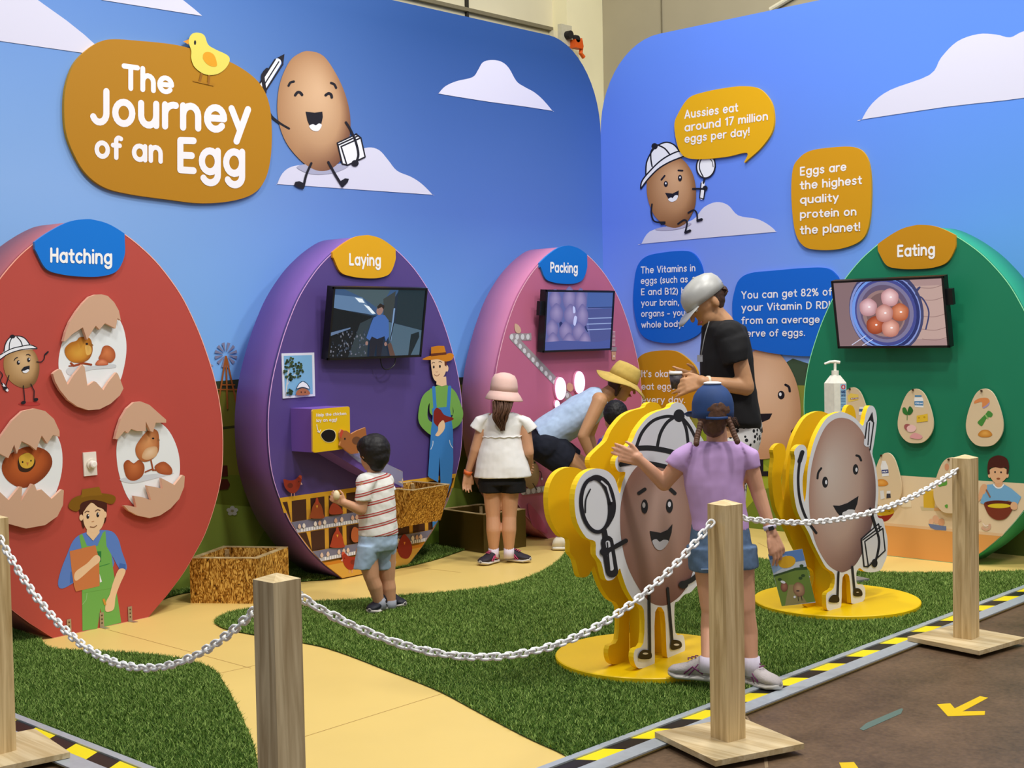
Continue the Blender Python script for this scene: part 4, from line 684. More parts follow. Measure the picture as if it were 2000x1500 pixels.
lay_row(.40, .525, cells); lay_row(.205, .325, [(a-.005, b-.005) for a, b in cells])
lim = lambda z: float(np.interp(z, [p[1] for p in egg_outline()], [p[0] for p in egg_outline()]))-.008
for z in (.365, .168):
    A.poly(CG, [PUR.px(-lim(z-.02), z-.02), PUR.px(lim(z-.02), z-.02), PUR.px(lim(z+.035), z+.034), PUR.px(-lim(z+.034), z+.034)]); A.poly((186, 186, 200), [PUR.px(-lim(z-.03), z-.035), PUR.px(lim(z-.03), z-.035), PUR.px(lim(z-.015), z-.012), PUR.px(-lim(z-.015), z-.012)])
    n_ = int(2*lim(z)/.02)
    for i in range(n_):
        u = -lim(z-.03)+.01+i*.02
        if abs(u) < lim(z-.03)-.012: A.poly((236, 236, 240), [PUR.px(u, z-.034), PUR.px(u+.011, z-.034), PUR.px(u+.011, z-.014), PUR.px(u, z-.014)])
    r = random.Random(int(z*100)); u = -lim(z)+.04
    while u < lim(z)-.05:
        x, y = PUR.px(u, z+.002); A.sp(r.choice([(232, 222, 214), (226, 196, 176), (214, 170, 146)]), [(x, y-5), (x+2.6, y-1.5), (x+2.8, y+2.5), (x, y+5), (x-2.8, y+2.5), (x-2.6, y-1.5)], 3); u += r.choice([.035, .04, .09, .05])
A.poly((206, 128, 34), [PUR.px(-lim(.12), .12), PUR.px(lim(.12), .12), PUR.px(lim(.1), .1), PUR.px(-lim(.1), .1)]); A.poly((216, 164, 66), [PUR.px(-lim(.1), .1), PUR.px(lim(.1), .1), PUR.px(.285, .004), PUR.px(-.285, .004)])
A.k(450, 780, 3.947)
def henfront(x, y, s, c=(150, 70, 34), cc=(176, 64, 40)): A.sp(c, [(x, y-80*s), (x+14*s, y-50*s), (x+38*s, y-10*s), (x+52*s, y+50*s), (x+54*s, y+85*s), (x-54*s, y+85*s), (x-52*s, y+50*s), (x-36*s, y-10*s), (x-14*s, y-50*s)], 4).sp(cc, [(x, y-84*s), (x+10*s, y-66*s), (x+10*s, y-30*s), (x-10*s, y-30*s), (x-10*s, y-66*s)], 3).poly((230, 170, 60), [(x-8*s, y-18*s), (x+8*s, y-18*s), (x, y+6*s)])
henfront(668, 835, .95); henfront(825, 1060, .95, (168, 62, 36)); A.sp((160, 62, 36), [(765, 840), (790, 800), (830, 815), (860, 850), (862, 880), (770, 885)]); A.sp((176, 92, 50), [(940, 1000), (962, 984), (990, 1010), (990, 1090), (950, 1100), (930, 1060)])
def hen(x, y, s, c, wing, flip=1):
    f = lambda u, v: (x+u*s*flip, y+v*s); A.line((226, 160, 140), 5*s, [f(-20, 60), f(-20, 95)]).line((226, 160, 140), 5*s, [f(5, 60), f(5, 95)]); A.sp(c, [f(-85, -50), f(-40, -40), f(10, -45), f(45, -75), f(68, -60), f(60, -10), f(40, 40), f(0, 72), f(-40, 60), f(-75, 20), f(-85, -20)], 4); A.ell(wing, *f(-30, 5), 24*s, 22*s).ell(INK, *f(45, -28), 3.5*s, 5*s).poly((236, 190, 180), [f(62, -25), f(76, -5), f(60, -2)]).poly((206, 84, 60), [f(40, -72), f(52, -86), f(70, -78), f(68, -50)])
hen(488, 660, .9, (150, 50, 32), (110, 40, 28)); hen(920, 1250, .9, (164, 48, 28), (130, 40, 26), -1)
A.sp((146, 40, 26), [(1340, 1040), (1365, 1060), (1395, 1110), (1400, 1170), (1375, 1220), (1345, 1228), (1310, 1210), (1290, 1160), (1300, 1100), (1320, 1060)], 4).poly((230, 150, 60), [(1336, 1100), (1350, 1100), (1343, 1122)]).ell((230, 200, 180), 1262, 1255, 16, 22)
# farmer with hen
F_ = A; F_.k(450, 780, 3.947); GS, OB, SKN = (118, 170, 78), (58, 128, 196), (238, 200, 158)
A.poly(OB, [(1545, 270), (1715, 230), (1718, 480), (1705, 640), (1655, 780), (1640, 860), (1605, 930), (1560, 990), (1555, 900), (1620, 640), (1612, 440), (1602, 640), (1530, 600), (1535, 400)]).poly(OB, [(1523, 590), (1600, 640), (1612, 440), (1620, 640), (1700, 640), (1718, 300), (1545, 300)])
A.sp(GS, [(1480, -20), (1545, -80), (1640, -116), (1725, -70), (1770, 20), (1795, 110), (1770, 190), (1700, 235), (1640, 240), (1640, 190), (1700, 150), (1720, 90), (1700, 20), (1690, 90), (1550, 120), (1535, 30), (1520, 90), (1530, 160), (1600, 200), (1610, 260), (1560, 280), (1500, 240), (1455, 180), (1450, 100)], 4)
A.poly(GS, [(1540, -84), (1712, -84), (1715, 120), (1560, 140)]).poly(OB, [(1553, 70), (1690, 55), (1716, 240), (1715, 320), (1545, 330), (1545, 250), (1560, 130)]).line(OB, 26, [(1567, -90), (1578, 70)]).line(OB, 26, [(1690, -94), (1680, 60)])
A.sp((132, 34, 20), [(1570, 90), (1590, 65), (1620, 80), (1650, 120), (1720, 145), (1700, 165), (1650, 185), (1640, 240), (1610, 220), (1570, 180), (1565, 130)], 4).sp(SKN, [(1605, 195), (1640, 160), (1655, 200), (1645, 240), (1620, 270), (1600, 285), (1580, 275), (1600, 240)], 4).sl((230, 240, 250), 4, [(1545, 385), (1560, 350), (1562, 320)]).sl((230, 240, 250), 4, [(1715, 375), (1695, 345), (1690, 315)])
A.k(450, 440, 4.166); A.poly(SKN, [(1680, 1240), (1755, 1230), (1760, 1300), (1720, 1310), (1675, 1295)]).sp(SKN, [(1635, 1080), (1690, 1060), (1745, 1090), (1760, 1140), (1750, 1200), (1720, 1250), (1690, 1275), (1655, 1250), (1638, 1180)], 4).ell(SKN, 1762, 1165, 12, 26).poly((96, 44, 26), [(1740, 1090), (1762, 1100), (1758, 1150), (1744, 1140)])
A.sp((208, 130, 22), [(1562, 1092), (1600, 1070), (1640, 1060), (1740, 1050), (1790, 1040), (1818, 1058), (1800, 1095), (1750, 1108), (1690, 1090), (1630, 1095)], 4).poly((208, 130, 22), [(1632, 1070), (1634, 990), (1690, 980), (1740, 982), (1758, 1050), (1755, 1070)]).poly((104, 50, 20), [(1630, 1045), (1756, 1032), (1758, 1052), (1632, 1066)])
A.ell(INK, 1655, 1153, 7, 12).ell(INK, 1705, 1148, 7, 12).sl((140, 80, 60), 4, [(1660, 1215), (1682, 1226), (1702, 1210)]).sl(INK, 4, [(1640, 1125), (1650, 1115), (1662, 1118)]).sl(INK, 4, [(1695, 1112), (1708, 1108), (1720, 1116)]).sl((200, 150, 120), 3, [(1672, 1190), (1682, 1195), (1688, 1186)])
A.build('printed_farm_scene', tp_)
# photo print of a tree
t = thing('photo_print', 'white framed photo of a gum tree on the purple egg', 'picture', PUR.pl.P(582, 733)); slab('frame', PUR.pl, [(417, 1043), (682, 1035), (690, 1390), (428, 1410)], .006, (222, 224, 240), t, (200, 200, 220), (450, 440, 4.166))
a = Art(PUR.pl, .0068).k(450, 440, 4.166).poly((126, 180, 222), [(434, 1062), (664, 1056), (670, 1372), (444, 1388)]); r = random.Random(5)
a.sl((206, 206, 206), 10, [(450, 1386), (462, 1280), (470, 1200), (490, 1130)]).sl((206, 206, 206), 6, [(462, 1300), (500, 1240), (540, 1200)])
for i in range(60):
    th, rr = r.random()*6.28, r.random()**.5; x, y = 510+85*rr*math.cos(th), 1170+95*rr*math.sin(th); x = max(440, x); a.ell(r.choice([(44, 62, 36), (62, 82, 44), (36, 50, 30)]), x, y, 10, 9, 0, 8)
for i in range(14): a.ell((44, 62, 36), 455+r.random()*50, 1330+r.random()*45, 10, 9, 0, 8)
a.sp((168, 104, 74), [(540, 1382), (545, 1345), (590, 1325), (635, 1345), (642, 1378)]).poly(WHT, [(535, 1330), (560, 1290), (590, 1272), (622, 1290), (645, 1330), (590, 1320)]).sl(INK, 5, [(535, 1332), (560, 1288), (590, 1270), (622, 1288), (646, 1332), (590, 1318), (535, 1332)]).ell(INK, 576, 1358, 4, 7).ell(INK, 608, 1358, 4, 7); a.build('picture', t)
# yellow nest box with hole and arrow
def hexa_px(pl, front, th, name, parent, mat): return slab(name, pl, front, th, mat, parent, off=th)
BXO = .20; K = (560, 780, 4.285); bp_ = PUR.pl.off(BXO); q0 = [(215, 80), (522, 60), (530, 405), (225, 445)]; fx = [(K[0]+x/K[2], K[1]+y/K[2]) for x, y in q0]
t = thing('egg_drop_box', 'purple box with yellow front and dark egg hole on purple egg', 'box', PUR.pl.P(650, 840, .1))
slab('housing', PUR.pl, fx, BXO-.004, (112, 82, 168), t, (124, 90, 182), off=BXO-.003)
slab('front_panel', PUR.pl, [(222, 86), (516, 60), (527, 68), (532, 400), (524, 410), (235, 446), (220, 436), (215, 100)], .012, (226, 184, 10), t, (236, 196, 90), K, off=BXO+.012)
a = Art(PUR.pl, BXO+.0128).k(*K); a.text(SIGNW, 'Help the chicken', 248, 145, 498, 130, 26, .17).text(SIGNW, 'lay an egg!', 248, 190, 420, 182, 26, .17).sl(SIGNW, 6, [(252, 212), (258, 250), (272, 275)]).line(SIGNW, 6, [(258, 270), (274, 277), (284, 255)]); a.build('lettering', t)
slab('hole_rim', PUR.pl, [(283, 300), (310, 262), (355, 248), (400, 262), (414, 305), (395, 350), (350, 362), (310, 345)], .001, (240, 226, 170), t, None, K, off=BXO+.0135, smooth=True); slab('egg_hole', PUR.pl, [(288, 300), (312, 266), (355, 252), (396, 266), (409, 305), (391, 346), (350, 357), (313, 341)], .001, (10, 8, 10), t, None, K, off=BXO+.0145, smooth=True)
# brown wooden hen on the box
t = thing('hen_cutout', 'flat brown wooden hen beside the yellow box', 'cutout', PUR.pl.P(692, 862, BXO)); hp = [(445, 280), (460, 250), (475, 262), (500, 262), (540, 290), (590, 262), (660, 235), (668, 300), (650, 400), (600, 450), (540, 458), (500, 430), (470, 400), (445, 385), (455, 350), (447, 320)]
slab('hen_board', PUR.pl, hp, .014, (164, 100, 52), t, (206, 146, 96), K, off=BXO+.03)
a = Art(PUR.pl, BXO+.0306).k(*K).ell((110, 70, 44), 585, 345, 38, 34).ell(INK, 487, 330, 7, 9).poly((196, 70, 50), [(442, 300), (460, 250), (476, 262), (455, 330)]); a.build('printed_features', t)
# chute
t = thing('egg_chute', 'purple sloping chute with clear cover below the yellow box', 'chute', PUR.pl.P(720, 900, .1)); P0 = [(700, 782+  0)]
cf = PUR.pl.off(.16); chf = [(560+x/4.285, 780+y/4.285) for x, y in ((345, 430), (480, 412), (975, 712), (975, 738), (900, 735), (650, 610))]
slab('ramp', PUR.pl, chf, .15, (112, 80, 166), t, (118, 86, 176), off=.155)
gl, nt, b = nodes('clear_acrylic', .06, 0, .5); b.inputs['Transmission Weight'].default_value = .85; b.inputs['Base Color'].default_value = (.85, .92, 1, 1); b.inputs['IOR'].default_value = 1.2
cv = [(560+x/4.285, 780+y/4.285) for x, y in ((500, 440), (600, 420), (830, 535), (972, 605), (976, 735), (880, 690), (600, 520))]
slab('clear_cover', PUR.pl, cv, .006, gl, t, off=.165)
# ---------------- hay-clad boxes ----------------
HAY = hay_mat(); PINE = wood('pine_frame', (150, 122, 74), (206, 182, 134), 'X')
def open_box(name, label, base, h, th=.03, mat=HAY, rim=PINE, top=None, grp=None):
    base = [np.array(p, float) for p in base]; top = [np.array(p, float) for p in top] if top is not None else [p+np.array([0, 0, h]) for p in base]
    cb = sum(base)/4; ct = sum(top)/4; t = thing(name, label, 'box', (cb[0], cb[1], base[0][2]), grp); ins = lambda P, c, d: [p+(c-p)/np.linalg.norm(c-p)*d for p in P]
    ib, it = ins(base, cb, th*1.4), ins(top, ct, th*1.4); lift = np.array([0, 0, .02])
    for i in range(4):
        j = (i+1) % 4; MB().hexa([base[i], base[j], ib[j], ib[i]], [top[i], top[j], it[j], it[i]]).build('side_panel', mat, t)
        m = .004; z = np.array([0, 0, m]); MB().hexa([top[i], top[j], it[j], it[i]], [top[i]+z, top[j]+z, it[j]+z, it[i]+z]).build('rim', rim, t)
        c = ib[i]+(cb-ib[i])*.06; c2 = it[i]+(ct-it[i])*.06; MB().tube([c, c2-np.array([0, 0, .01])], .016, 4).build('corner_post', rim, t)
    MB().hexa([p+np.array([0, 0, .012]) for p in ib], [p+np.array([0, 0, .03]) for p in ib]).build('bottom', rim, t); return t
open_box('hay_box', 'low open box clad in straw print between red and purple eggs', [(.40, -4.222, .0), (.73, -3.988, 0), (.54, -3.636, 0), (.19, -3.85, 0)], .255, .035)
bl_ = flat('olive_brown', (78, 62, 22), .35, noise=.1, scale=6)
open_box('brown_box', 'dark olive brown open box beside the pink egg', [(.085, -1.98, 0), (.56, -2.01, 0), (.60, -1.63, 0), (.13, -1.60, 0)], .262, .035, bl_, PINE)
# trough hanging on the purple egg
K = (560, 780, 4.285); pf = PUR.pl.off(.30); P_ = lambda x, y, o: PUR.pl.P(K[0]+x/K[2], K[1]+y/K[2], o)
fl_t, fr_t = P_(1052, 765, .34), P_(1365, 712, .34); fr_b, fl_b = P_(1290, 1010, .2), P_(940, 1075, .2)
bk = lambda p: p-PUR.n*((p-PUR.c)@PUR.n-.004)
open_box('hay_trough', 'straw-print trough tapering downward, mounted on purple egg under chute', [fl_b, fr_b, bk(fr_b), bk(fl_b)], 0, .02, HAY, PINE, [fl_t, fr_t, bk(fr_t), bk(fl_t)])
# ---------------- packing station ----------------
A = Art(PNK.pl, .0015).k(870, 460, 4.412); GR, DOT = (158, 148, 152), (216, 216, 220)
A.line(GR, 62, [(580, 874), (712, 874)]).line(GR, 62, [(590, 885), (940, 1250)]).line(GR, 62, [(1040, 1370), (1120, 1460)]); A.poly(GR, [(700, 843), (740, 840), (740, 903), (700, 905)])
for x in (571, 618, 665, 711): A.ell(DOT, x, 873, 15, 24)
for i in range(10): A.ell(DOT, 607+i*37, 915+i*39, 14, 22, -8)
A.ell(DOT, 1050, 1378, 14, 22)
A.sp((212, 176, 150), [(600, 760), (632, 775), (652, 815), (640, 842), (610, 835), (596, 800)]).sp((206, 160, 130), [(1065, 1268), (1095, 1285), (1102, 1320), (1080, 1345), (1050, 1330), (1045, 1290)])
for i in range(12): A.line((228, 210, 216), 4, [(1438, 828+i*11), (1462, 828+i*11)])
A.poly((150, 140, 150), [(1425, 960), (1475, 960), (1475, 995), (1425, 995)]).poly((206, 158, 130), [(1432, 1000), (1470, 1000), (1466, 1070), (1434, 1070)]).ell((240, 220, 210), 1452, 1040, 7, 8)
A.k(1000, 840, 6); A.line(GR, 74, [(140, 725), (520, 668)])
for i in range(8): A.ell(DOT, 130+i*61, 727-i*9, 23, 34)
A.egg([(200, 330), (260, 350), (310, 440), (320, 540), (290, 640), (220, 690), (150, 640), (110, 540), (120, 430), (160, 350)], 0, (204, 176, 132), (164, 136, 92), rings=5).ell(INK, 267, 380, 10, 14).ell(INK, 218, 455, 22, 16).sl(INK, 9, [(320, 480), (340, 500), (350, 560)]).line(INK, 9, [(245, 625), (290, 700)]).ell(WHT, 352, 572, 10, 14)
A.sp((190, 88, 124), [(190, 860), (320, 1000), (420, 1200), (330, 1180), (230, 1100)], 4)
A.build('printed_conveyor', tk_)
em, nt, b = nodes('glow_egg', .3); b.inputs['Base Color'].default_value = (.9, .7, .85, 1); b.inputs['Emission Color'].default_value = (1, .62, .9, 1); b.inputs['Emission Strength'].default_value = 1.7
for i, (x, y) in enumerate(((1094, 759), (1131, 747))):
    c = PNK.pl.P(x, y, .02); t = thing('glowing_egg_lamp', ['glowing pinkish egg lamp on the pink egg, left one', 'glowing pinkish egg lamp on the pink egg, nearer the yellow sun hat'][i], 'lamp', c, 'lit egg lamps on the pink egg')
    MB().ell(c+PNK.n*.003, np.array([0, .05, 0]), PNK.n*.035, (0, 0, .083), 20, 12).build('lens', em, t, True); MB().rings([(c-PNK.n*.018, np.array([0, .055, 0]), np.array([0, 0, .088])), (c-PNK.n*.004, np.array([0, .053, 0]), np.array([0, 0, .086]))], 24).build('bezel', flat('pink_rim', (230, 150, 180)), t)
c = PNK.pl.P(1088, 790, .02); t = thing('glowing_egg_lamp', 'small glowing egg lamp low on the pink egg behind the blue top', 'lamp', c); MB().ell(c, np.array([0, .02, 0]), PNK.n*.02, (0, 0, .03), 14, 8).build('lens', em, t, True); MB().rings([(c-PNK.n*.018, np.array([0, .024, 0]), np.array([0, 0, .034])), (c-PNK.n*.004, np.array([0, .023, 0]), np.array([0, 0, .033]))], 16).build('bezel', flat('pink_rim', (230, 150, 180)), t)
# ---------------- eating station ----------------
A = Art(GRN.pl, .0015).k(0, 0, 1); lg = lambda z: float(np.interp(z, [p[1] for p in egg_outline()], [p[0] for p in egg_outline()]))*.994
zz = [0, .05, .1, .15, .2]; A.poly((222, 158, 84), [GRN.px(-lg(z), z+.003) for z in zz[::-1]]+[GRN.px(lg(z), z+.003) for z in zz])
zz = [.2, .3, .4, .5, .53]; A.poly((232, 208, 170), [GRN.px(-lg(z), z) for z in zz[::-1]]+[GRN.px(lg(z), z) for z in zz]); A.poly((226, 190, 146), [GRN.px(-lg(.2), .197), GRN.px(lg(.2), .197), GRN.px(lg(.215), .215), GRN.px(-lg(.215), .215)])
A.k(1560, 760, 3.75)
A.poly((214, 190, 150), [(750, 850), (825, 850), (828, 870), (780, 880), (740, 865)]).poly((238, 222, 190), [(755, 790), (820, 790), (824, 862), (752, 862)]).poly((206, 190, 150), [(890, 860), (1010, 860), (1010, 890), (900, 890)])
A.poly((222, 180, 50), [(912, 740), (1000, 740), (995, 872), (915, 868)]).poly((236, 206, 110), [(905, 725), (1000, 728), (1000, 748), (905, 745)]).poly((226, 176, 120), [(992, 868), (1075, 870), (1075, 892), (992, 890)])
A.sp((150, 40, 30), [(565, 915), (600, 930), (695, 905), (660, 955), (625, 970), (590, 955)]).sp((222, 186, 40), [(570, 880), (620, 862), (680, 870), (698, 905), (640, 925), (580, 920)])
for x in (600, 630, 662): A.ell((120, 96, 20), x, 895, 5, 3, 0, 8)
A.ell((224, 176, 140), 1005, 955, 24, 32, -20).ell((214, 160, 120), 1045, 975, 24, 28).ell((232, 186, 150), 970, 972, 18, 22).poly((108, 124, 164), [(948, 985), (1080, 1005), (1080, 1035), (1000, 1030), (965, 1015)])
A.ell((220, 156, 116), 1296, 1038, 20, 25).sl((224, 190, 160), 14, [(1308, 990), (1310, 970), (1330, 962)]).sl((214, 170, 140), 18, [(1345, 1015), (1370, 1030), (1395, 1020), (1398, 995)]).sl((242, 222, 204), 9, [(1350, 985), (1365, 1002), (1385, 1000)])
# boy with bowl
A.poly((120, 176, 216), [(1380, 700), (1430, 695), (1500, 695), (1560, 730), (1630, 790), (1600, 850), (1540, 815), (1380, 850), (1330, 835), (1345, 760)]); A.sp((226, 172, 128), [(1280, 850), (1310, 800), (1330, 720), (1355, 695), (1380, 710), (1370, 750), (1340, 800), (1300, 842), (1284, 856)]).poly((120, 176, 216), [(1330, 830), (1350, 770), (1380, 760), (1375, 850)])
A.poly((226, 172, 128), [(1440, 660), (1490, 660), (1495, 705), (1465, 725), (1435, 705)]).sl((246, 246, 250), 9, [(1428, 700), (1450, 722), (1480, 722), (1500, 700)]).sp((230, 180, 136), [(1400, 590), (1460, 570), (1525, 590), (1525, 640), (1490, 680), (1460, 690), (1430, 680), (1402, 640)], 4).ell((230, 180, 136), 1398, 632, 12, 18).ell((230, 180, 136), 1526, 632, 12, 18)
A.sp((76, 30, 22), [(1385, 620), (1383, 560), (1400, 510), (1460, 485), (1520, 505), (1540, 560), (1532, 620), (1522, 620), (1520, 575), (1480, 580), (1440, 572), (1400, 580), (1400, 620)], 4).ell(INK, 1438, 607, 6, 7).ell(INK, 1482, 609, 6, 7).ell((150, 84, 50), 1462, 656, 14, 7)
A.line((150, 104, 80), 12, [(1375, 740), (1400, 788)]).sp((124, 52, 32), [(1362, 830), (1460, 815), (1568, 835), (1555, 900), (1510, 950), (1450, 958), (1400, 930), (1370, 880)], 4).ell((96, 36, 24), 1465, 836, 96, 20).ell((226, 200, 40), 1468, 855, 84, 17).sp((230, 180, 136), [(1550, 850), (1570, 825), (1600, 840), (1595, 880), (1560, 880)])
A.build('printed_kitchen_scene', tg_)
def hanging(label, pts, K, art, hole):
    c = GRN.pl.P(K[0]+sum(p[0] for p in pts)/len(pts)/K[2], K[1]+sum(p[1] for p in pts)/len(pts)/K[2], .02); t = thing('ingredient_card', label, 'card', c, 'egg-shaped ingredient boards on the green egg')
    slab('board', GRN.pl, pts, .012, (222, 198, 160), t, (236, 216, 180), K, off=.034, smooth=True); a = Art(GRN.pl, .0348); a.K = K; art(a); a.build('printed_food', t)
    h = GRN.pl.P(K[0]+hole[0]/K[2], K[1]+hole[1]/K[2], 0); MB().tube([h+GRN.n*.001, h+GRN.n*.045], .006, 8).build('peg', flat('peg_dark', (70, 50, 34), .4, .4), t)
EG = lambda cx, cy, rx, ry: [(cx, cy-ry), (cx+rx*.45, cy-ry*.84), (cx+rx*.8, cy-ry*.36), (cx+rx, cy+ry*.2), (cx+rx*.9, cy+ry*.62), (cx+rx*.5, cy+ry*.93), (cx, cy+ry), (cx-rx*.5, cy+ry*.93), (cx-rx*.9, cy+ry*.62), (cx-rx, cy+ry*.2), (cx-rx*.8, cy-ry*.36), (cx-rx*.45, cy-ry*.84)]
K7 = (1560, 760, 3.75)
def f1(a): a.poly((240, 240, 238), [(848, 60), (905, 60), (912, 75), (914, 135), (850, 130), (846, 75)]).poly((70, 140, 190), [(850, 45), (900, 45), (900, 56), (850, 56)]).poly((60, 130, 180), [(847, 88), (912, 88), (912, 120), (848, 118)]).text(WHT, 'CREAM', 853, 110, 906, 111, 12, .22).sp((52, 120, 50), [(760, 140), (780, 135), (796, 165), (795, 190), (765, 175)]).sp((40, 104, 44), [(800, 150), (815, 125), (838, 155), (820, 185), (798, 185)]).line((60, 120, 50), 4, [(795, 180), (794, 225)]).poly((230, 190, 50), [(864, 195), (944, 180), (946, 235), (864, 244)]).ell((196, 152, 30), 880, 210, 7, 6).ell((196, 152, 30), 920, 205, 8, 7).ell((236, 196, 190), 822, 288, 38, 28).ell((166, 90, 90), 800, 280, 30, 24, 30).ell((240, 196, 190), 825, 288, 34, 25).sp((226, 160, 160), [(812, 350), (850, 320), (905, 345), (890, 365), (840, 362)])
def f2(a): a.sp((222, 140, 80), [(1285, 105), (1290, 85), (1330, 66), (1380, 65), (1398, 90), (1380, 130), (1345, 135), (1342, 95), (1310, 100)]).sp((170, 150, 180), [(1345, 135), (1370, 120), (1398, 95), (1390, 120), (1360, 140)]).sp((74, 140, 60), [(1310, 245), (1330, 220), (1370, 180), (1390, 158), (1420, 180), (1410, 205), (1380, 210), (1350, 260), (1335, 270)]).line((150, 190, 110), 10, [(1368, 190), (1385, 215)]).egg(EG(1365, 325, 52, 28), 0, (230, 170, 80), (196, 124, 40), rings=4)
def f3(a): a.poly((236, 236, 236), [(610, 525), (635, 525), (655, 570), (660, 635), (612, 640), (600, 570)]).poly((50, 60, 120), [(606, 592), (656, 588), (658, 615), (608, 618)]).text(WHT, 'MILK', 614, 611, 650, 608, 11, .22).egg(EG(605, 685, 50, 26), 0, (232, 170, 80), (206, 130, 40), rings=4).poly((220, 220, 220), [(595, 745), (622, 742), (630, 800), (600, 810)]).poly((56, 56, 66), [(645, 750), (670, 750), (674, 795), (642, 800)]).poly((226, 226, 226), [(643, 765), (672, 765), (672, 745), (645, 745)])
def f4(a): a.sp((96, 160, 60), [(1015, 690), (1045, 665), (1080, 660), (1085, 700), (1050, 710), (1030, 715)]).sp((96, 160, 60), [(1070, 850), (1090, 845), (1090, 870), (1075, 868)]).ell((214, 150, 110), 1085, 570, 16, 26)
def f5(a): a.poly((238, 206, 96), [(358, 50), (380, 30), (438, 40), (436, 80), (365, 95), (360, 70)]).poly((140, 60, 30), [(380, 64), (436, 60), (436, 72), (380, 78)]).poly((236, 236, 236), [(445, 130), (475, 130), (480, 190), (440, 190)]).poly((70, 100, 150), [(442, 145), (478, 145), (478, 165), (442, 165)]).text(WHT, 'BUTTER', 384, 74, 432, 70, 8, .22)
hanging('egg-shaped board with cream, spinach, cheese and ham, centre of green egg', EG(855, 197, 130, 200), K7, f1, (857, 4)); hanging('egg-shaped board with prawn, green bunch and bread, at the far right', EG(1361, 208, 136, 212), K7, f2, (1358, 10)); hanging('tan egg-shaped board with milk, bread and salt shakers', EG(645, 668, 105, 202), K7, f3, (625, 483)); hanging('egg-shaped board partly behind the far right wooden post', EG(1115, 705, 128, 205), K7, f4, (1118, 512)); hanging('egg-shaped board with butter behind the hand wash bottle', EG(395, 175, 112, 188), K7, f5, (395, -3))
# ---------------- big egg cutouts on round yellow bases ----------------
YL, YLD = (250, 204, 4), (246, 194, 4)
def cutout(name, label, c, r, fp, fd, outline, K, art, back, holes=None):
    c = np.array(c, float); t = thing(name, label, 'cutout', c); ym = flat('yellow_paint', (250, 204, 2), .4, noise=.04, scale=3)
    MB().rings([((c[0], c[1], .0), (r, 0, 0), (0, r, 0)), ((c[0], c[1], .024), (r, 0, 0), (0, r, 0)), ((c[0], c[1], .028), (r-.004, 0, 0), (0, r-.004, 0))], 64).build('base', ym, t)
    d = np.array(fd, float); d /= np.linalg.norm(d); n = np.array([d[1], -d[0], 0]); pl = Plane(fp, n)
    outline = [tuple(p) for p in cat(outline, True, 3)]; slab('front_board', pl, outline, .026, (236, 238, 242), t, (250, 206, 20), K, off=0); pb = pl.off(-back)
    q = [tuple(proj(pl.P(K[0]+x/K[2], K[1]+y/K[2])-n*back)) for x, y in outline]; slab('back_board', pb, q, .024, YLD, t, (246, 200, 16), off=0)
    a = Art(pl, .0006); a.K = K; art(a); a.build('printed_egg_figure', t); return t, pl, n, d, ym
O1 = [(362, 500), (375, 450), (392, 395), (360, 392), (342, 365), (345, 325), (380, 285), (425, 240), (450, 185), (500, 120), (550, 88), (612, 70), (625, 52), (650, 42), (680, 48), (700, 75), (712, 110), (745, 165), (790, 240), (825, 300), (850, 330), (865, 365), (850, 395), (810, 400), (815, 520), (822, 620), (818, 720), (805, 820), (790, 880), (800, 920), (790, 950), (752, 968), (722, 1000), (690, 1012), (660, 1045), (640, 1065), (645, 1205), (680, 1215), (692, 1250), (690, 1300), (655, 1320), (612, 1332), (600, 1300), (588, 1100), (542, 1100), (540, 1345), (528, 1368), (460, 1385), (435, 1345), (440, 1290), (482, 1258), (485, 1090), (440, 1050), (400, 985), (372, 905), (362, 880), (340, 925), (315, 940), (290, 930), (270, 850), (243, 810), (240, 745), (195, 725), (150, 650), (135, 560), (140, 480), (165, 420), (200, 388), (245, 375), (300, 388), (340, 430)]
INK2 = (34, 34, 42)
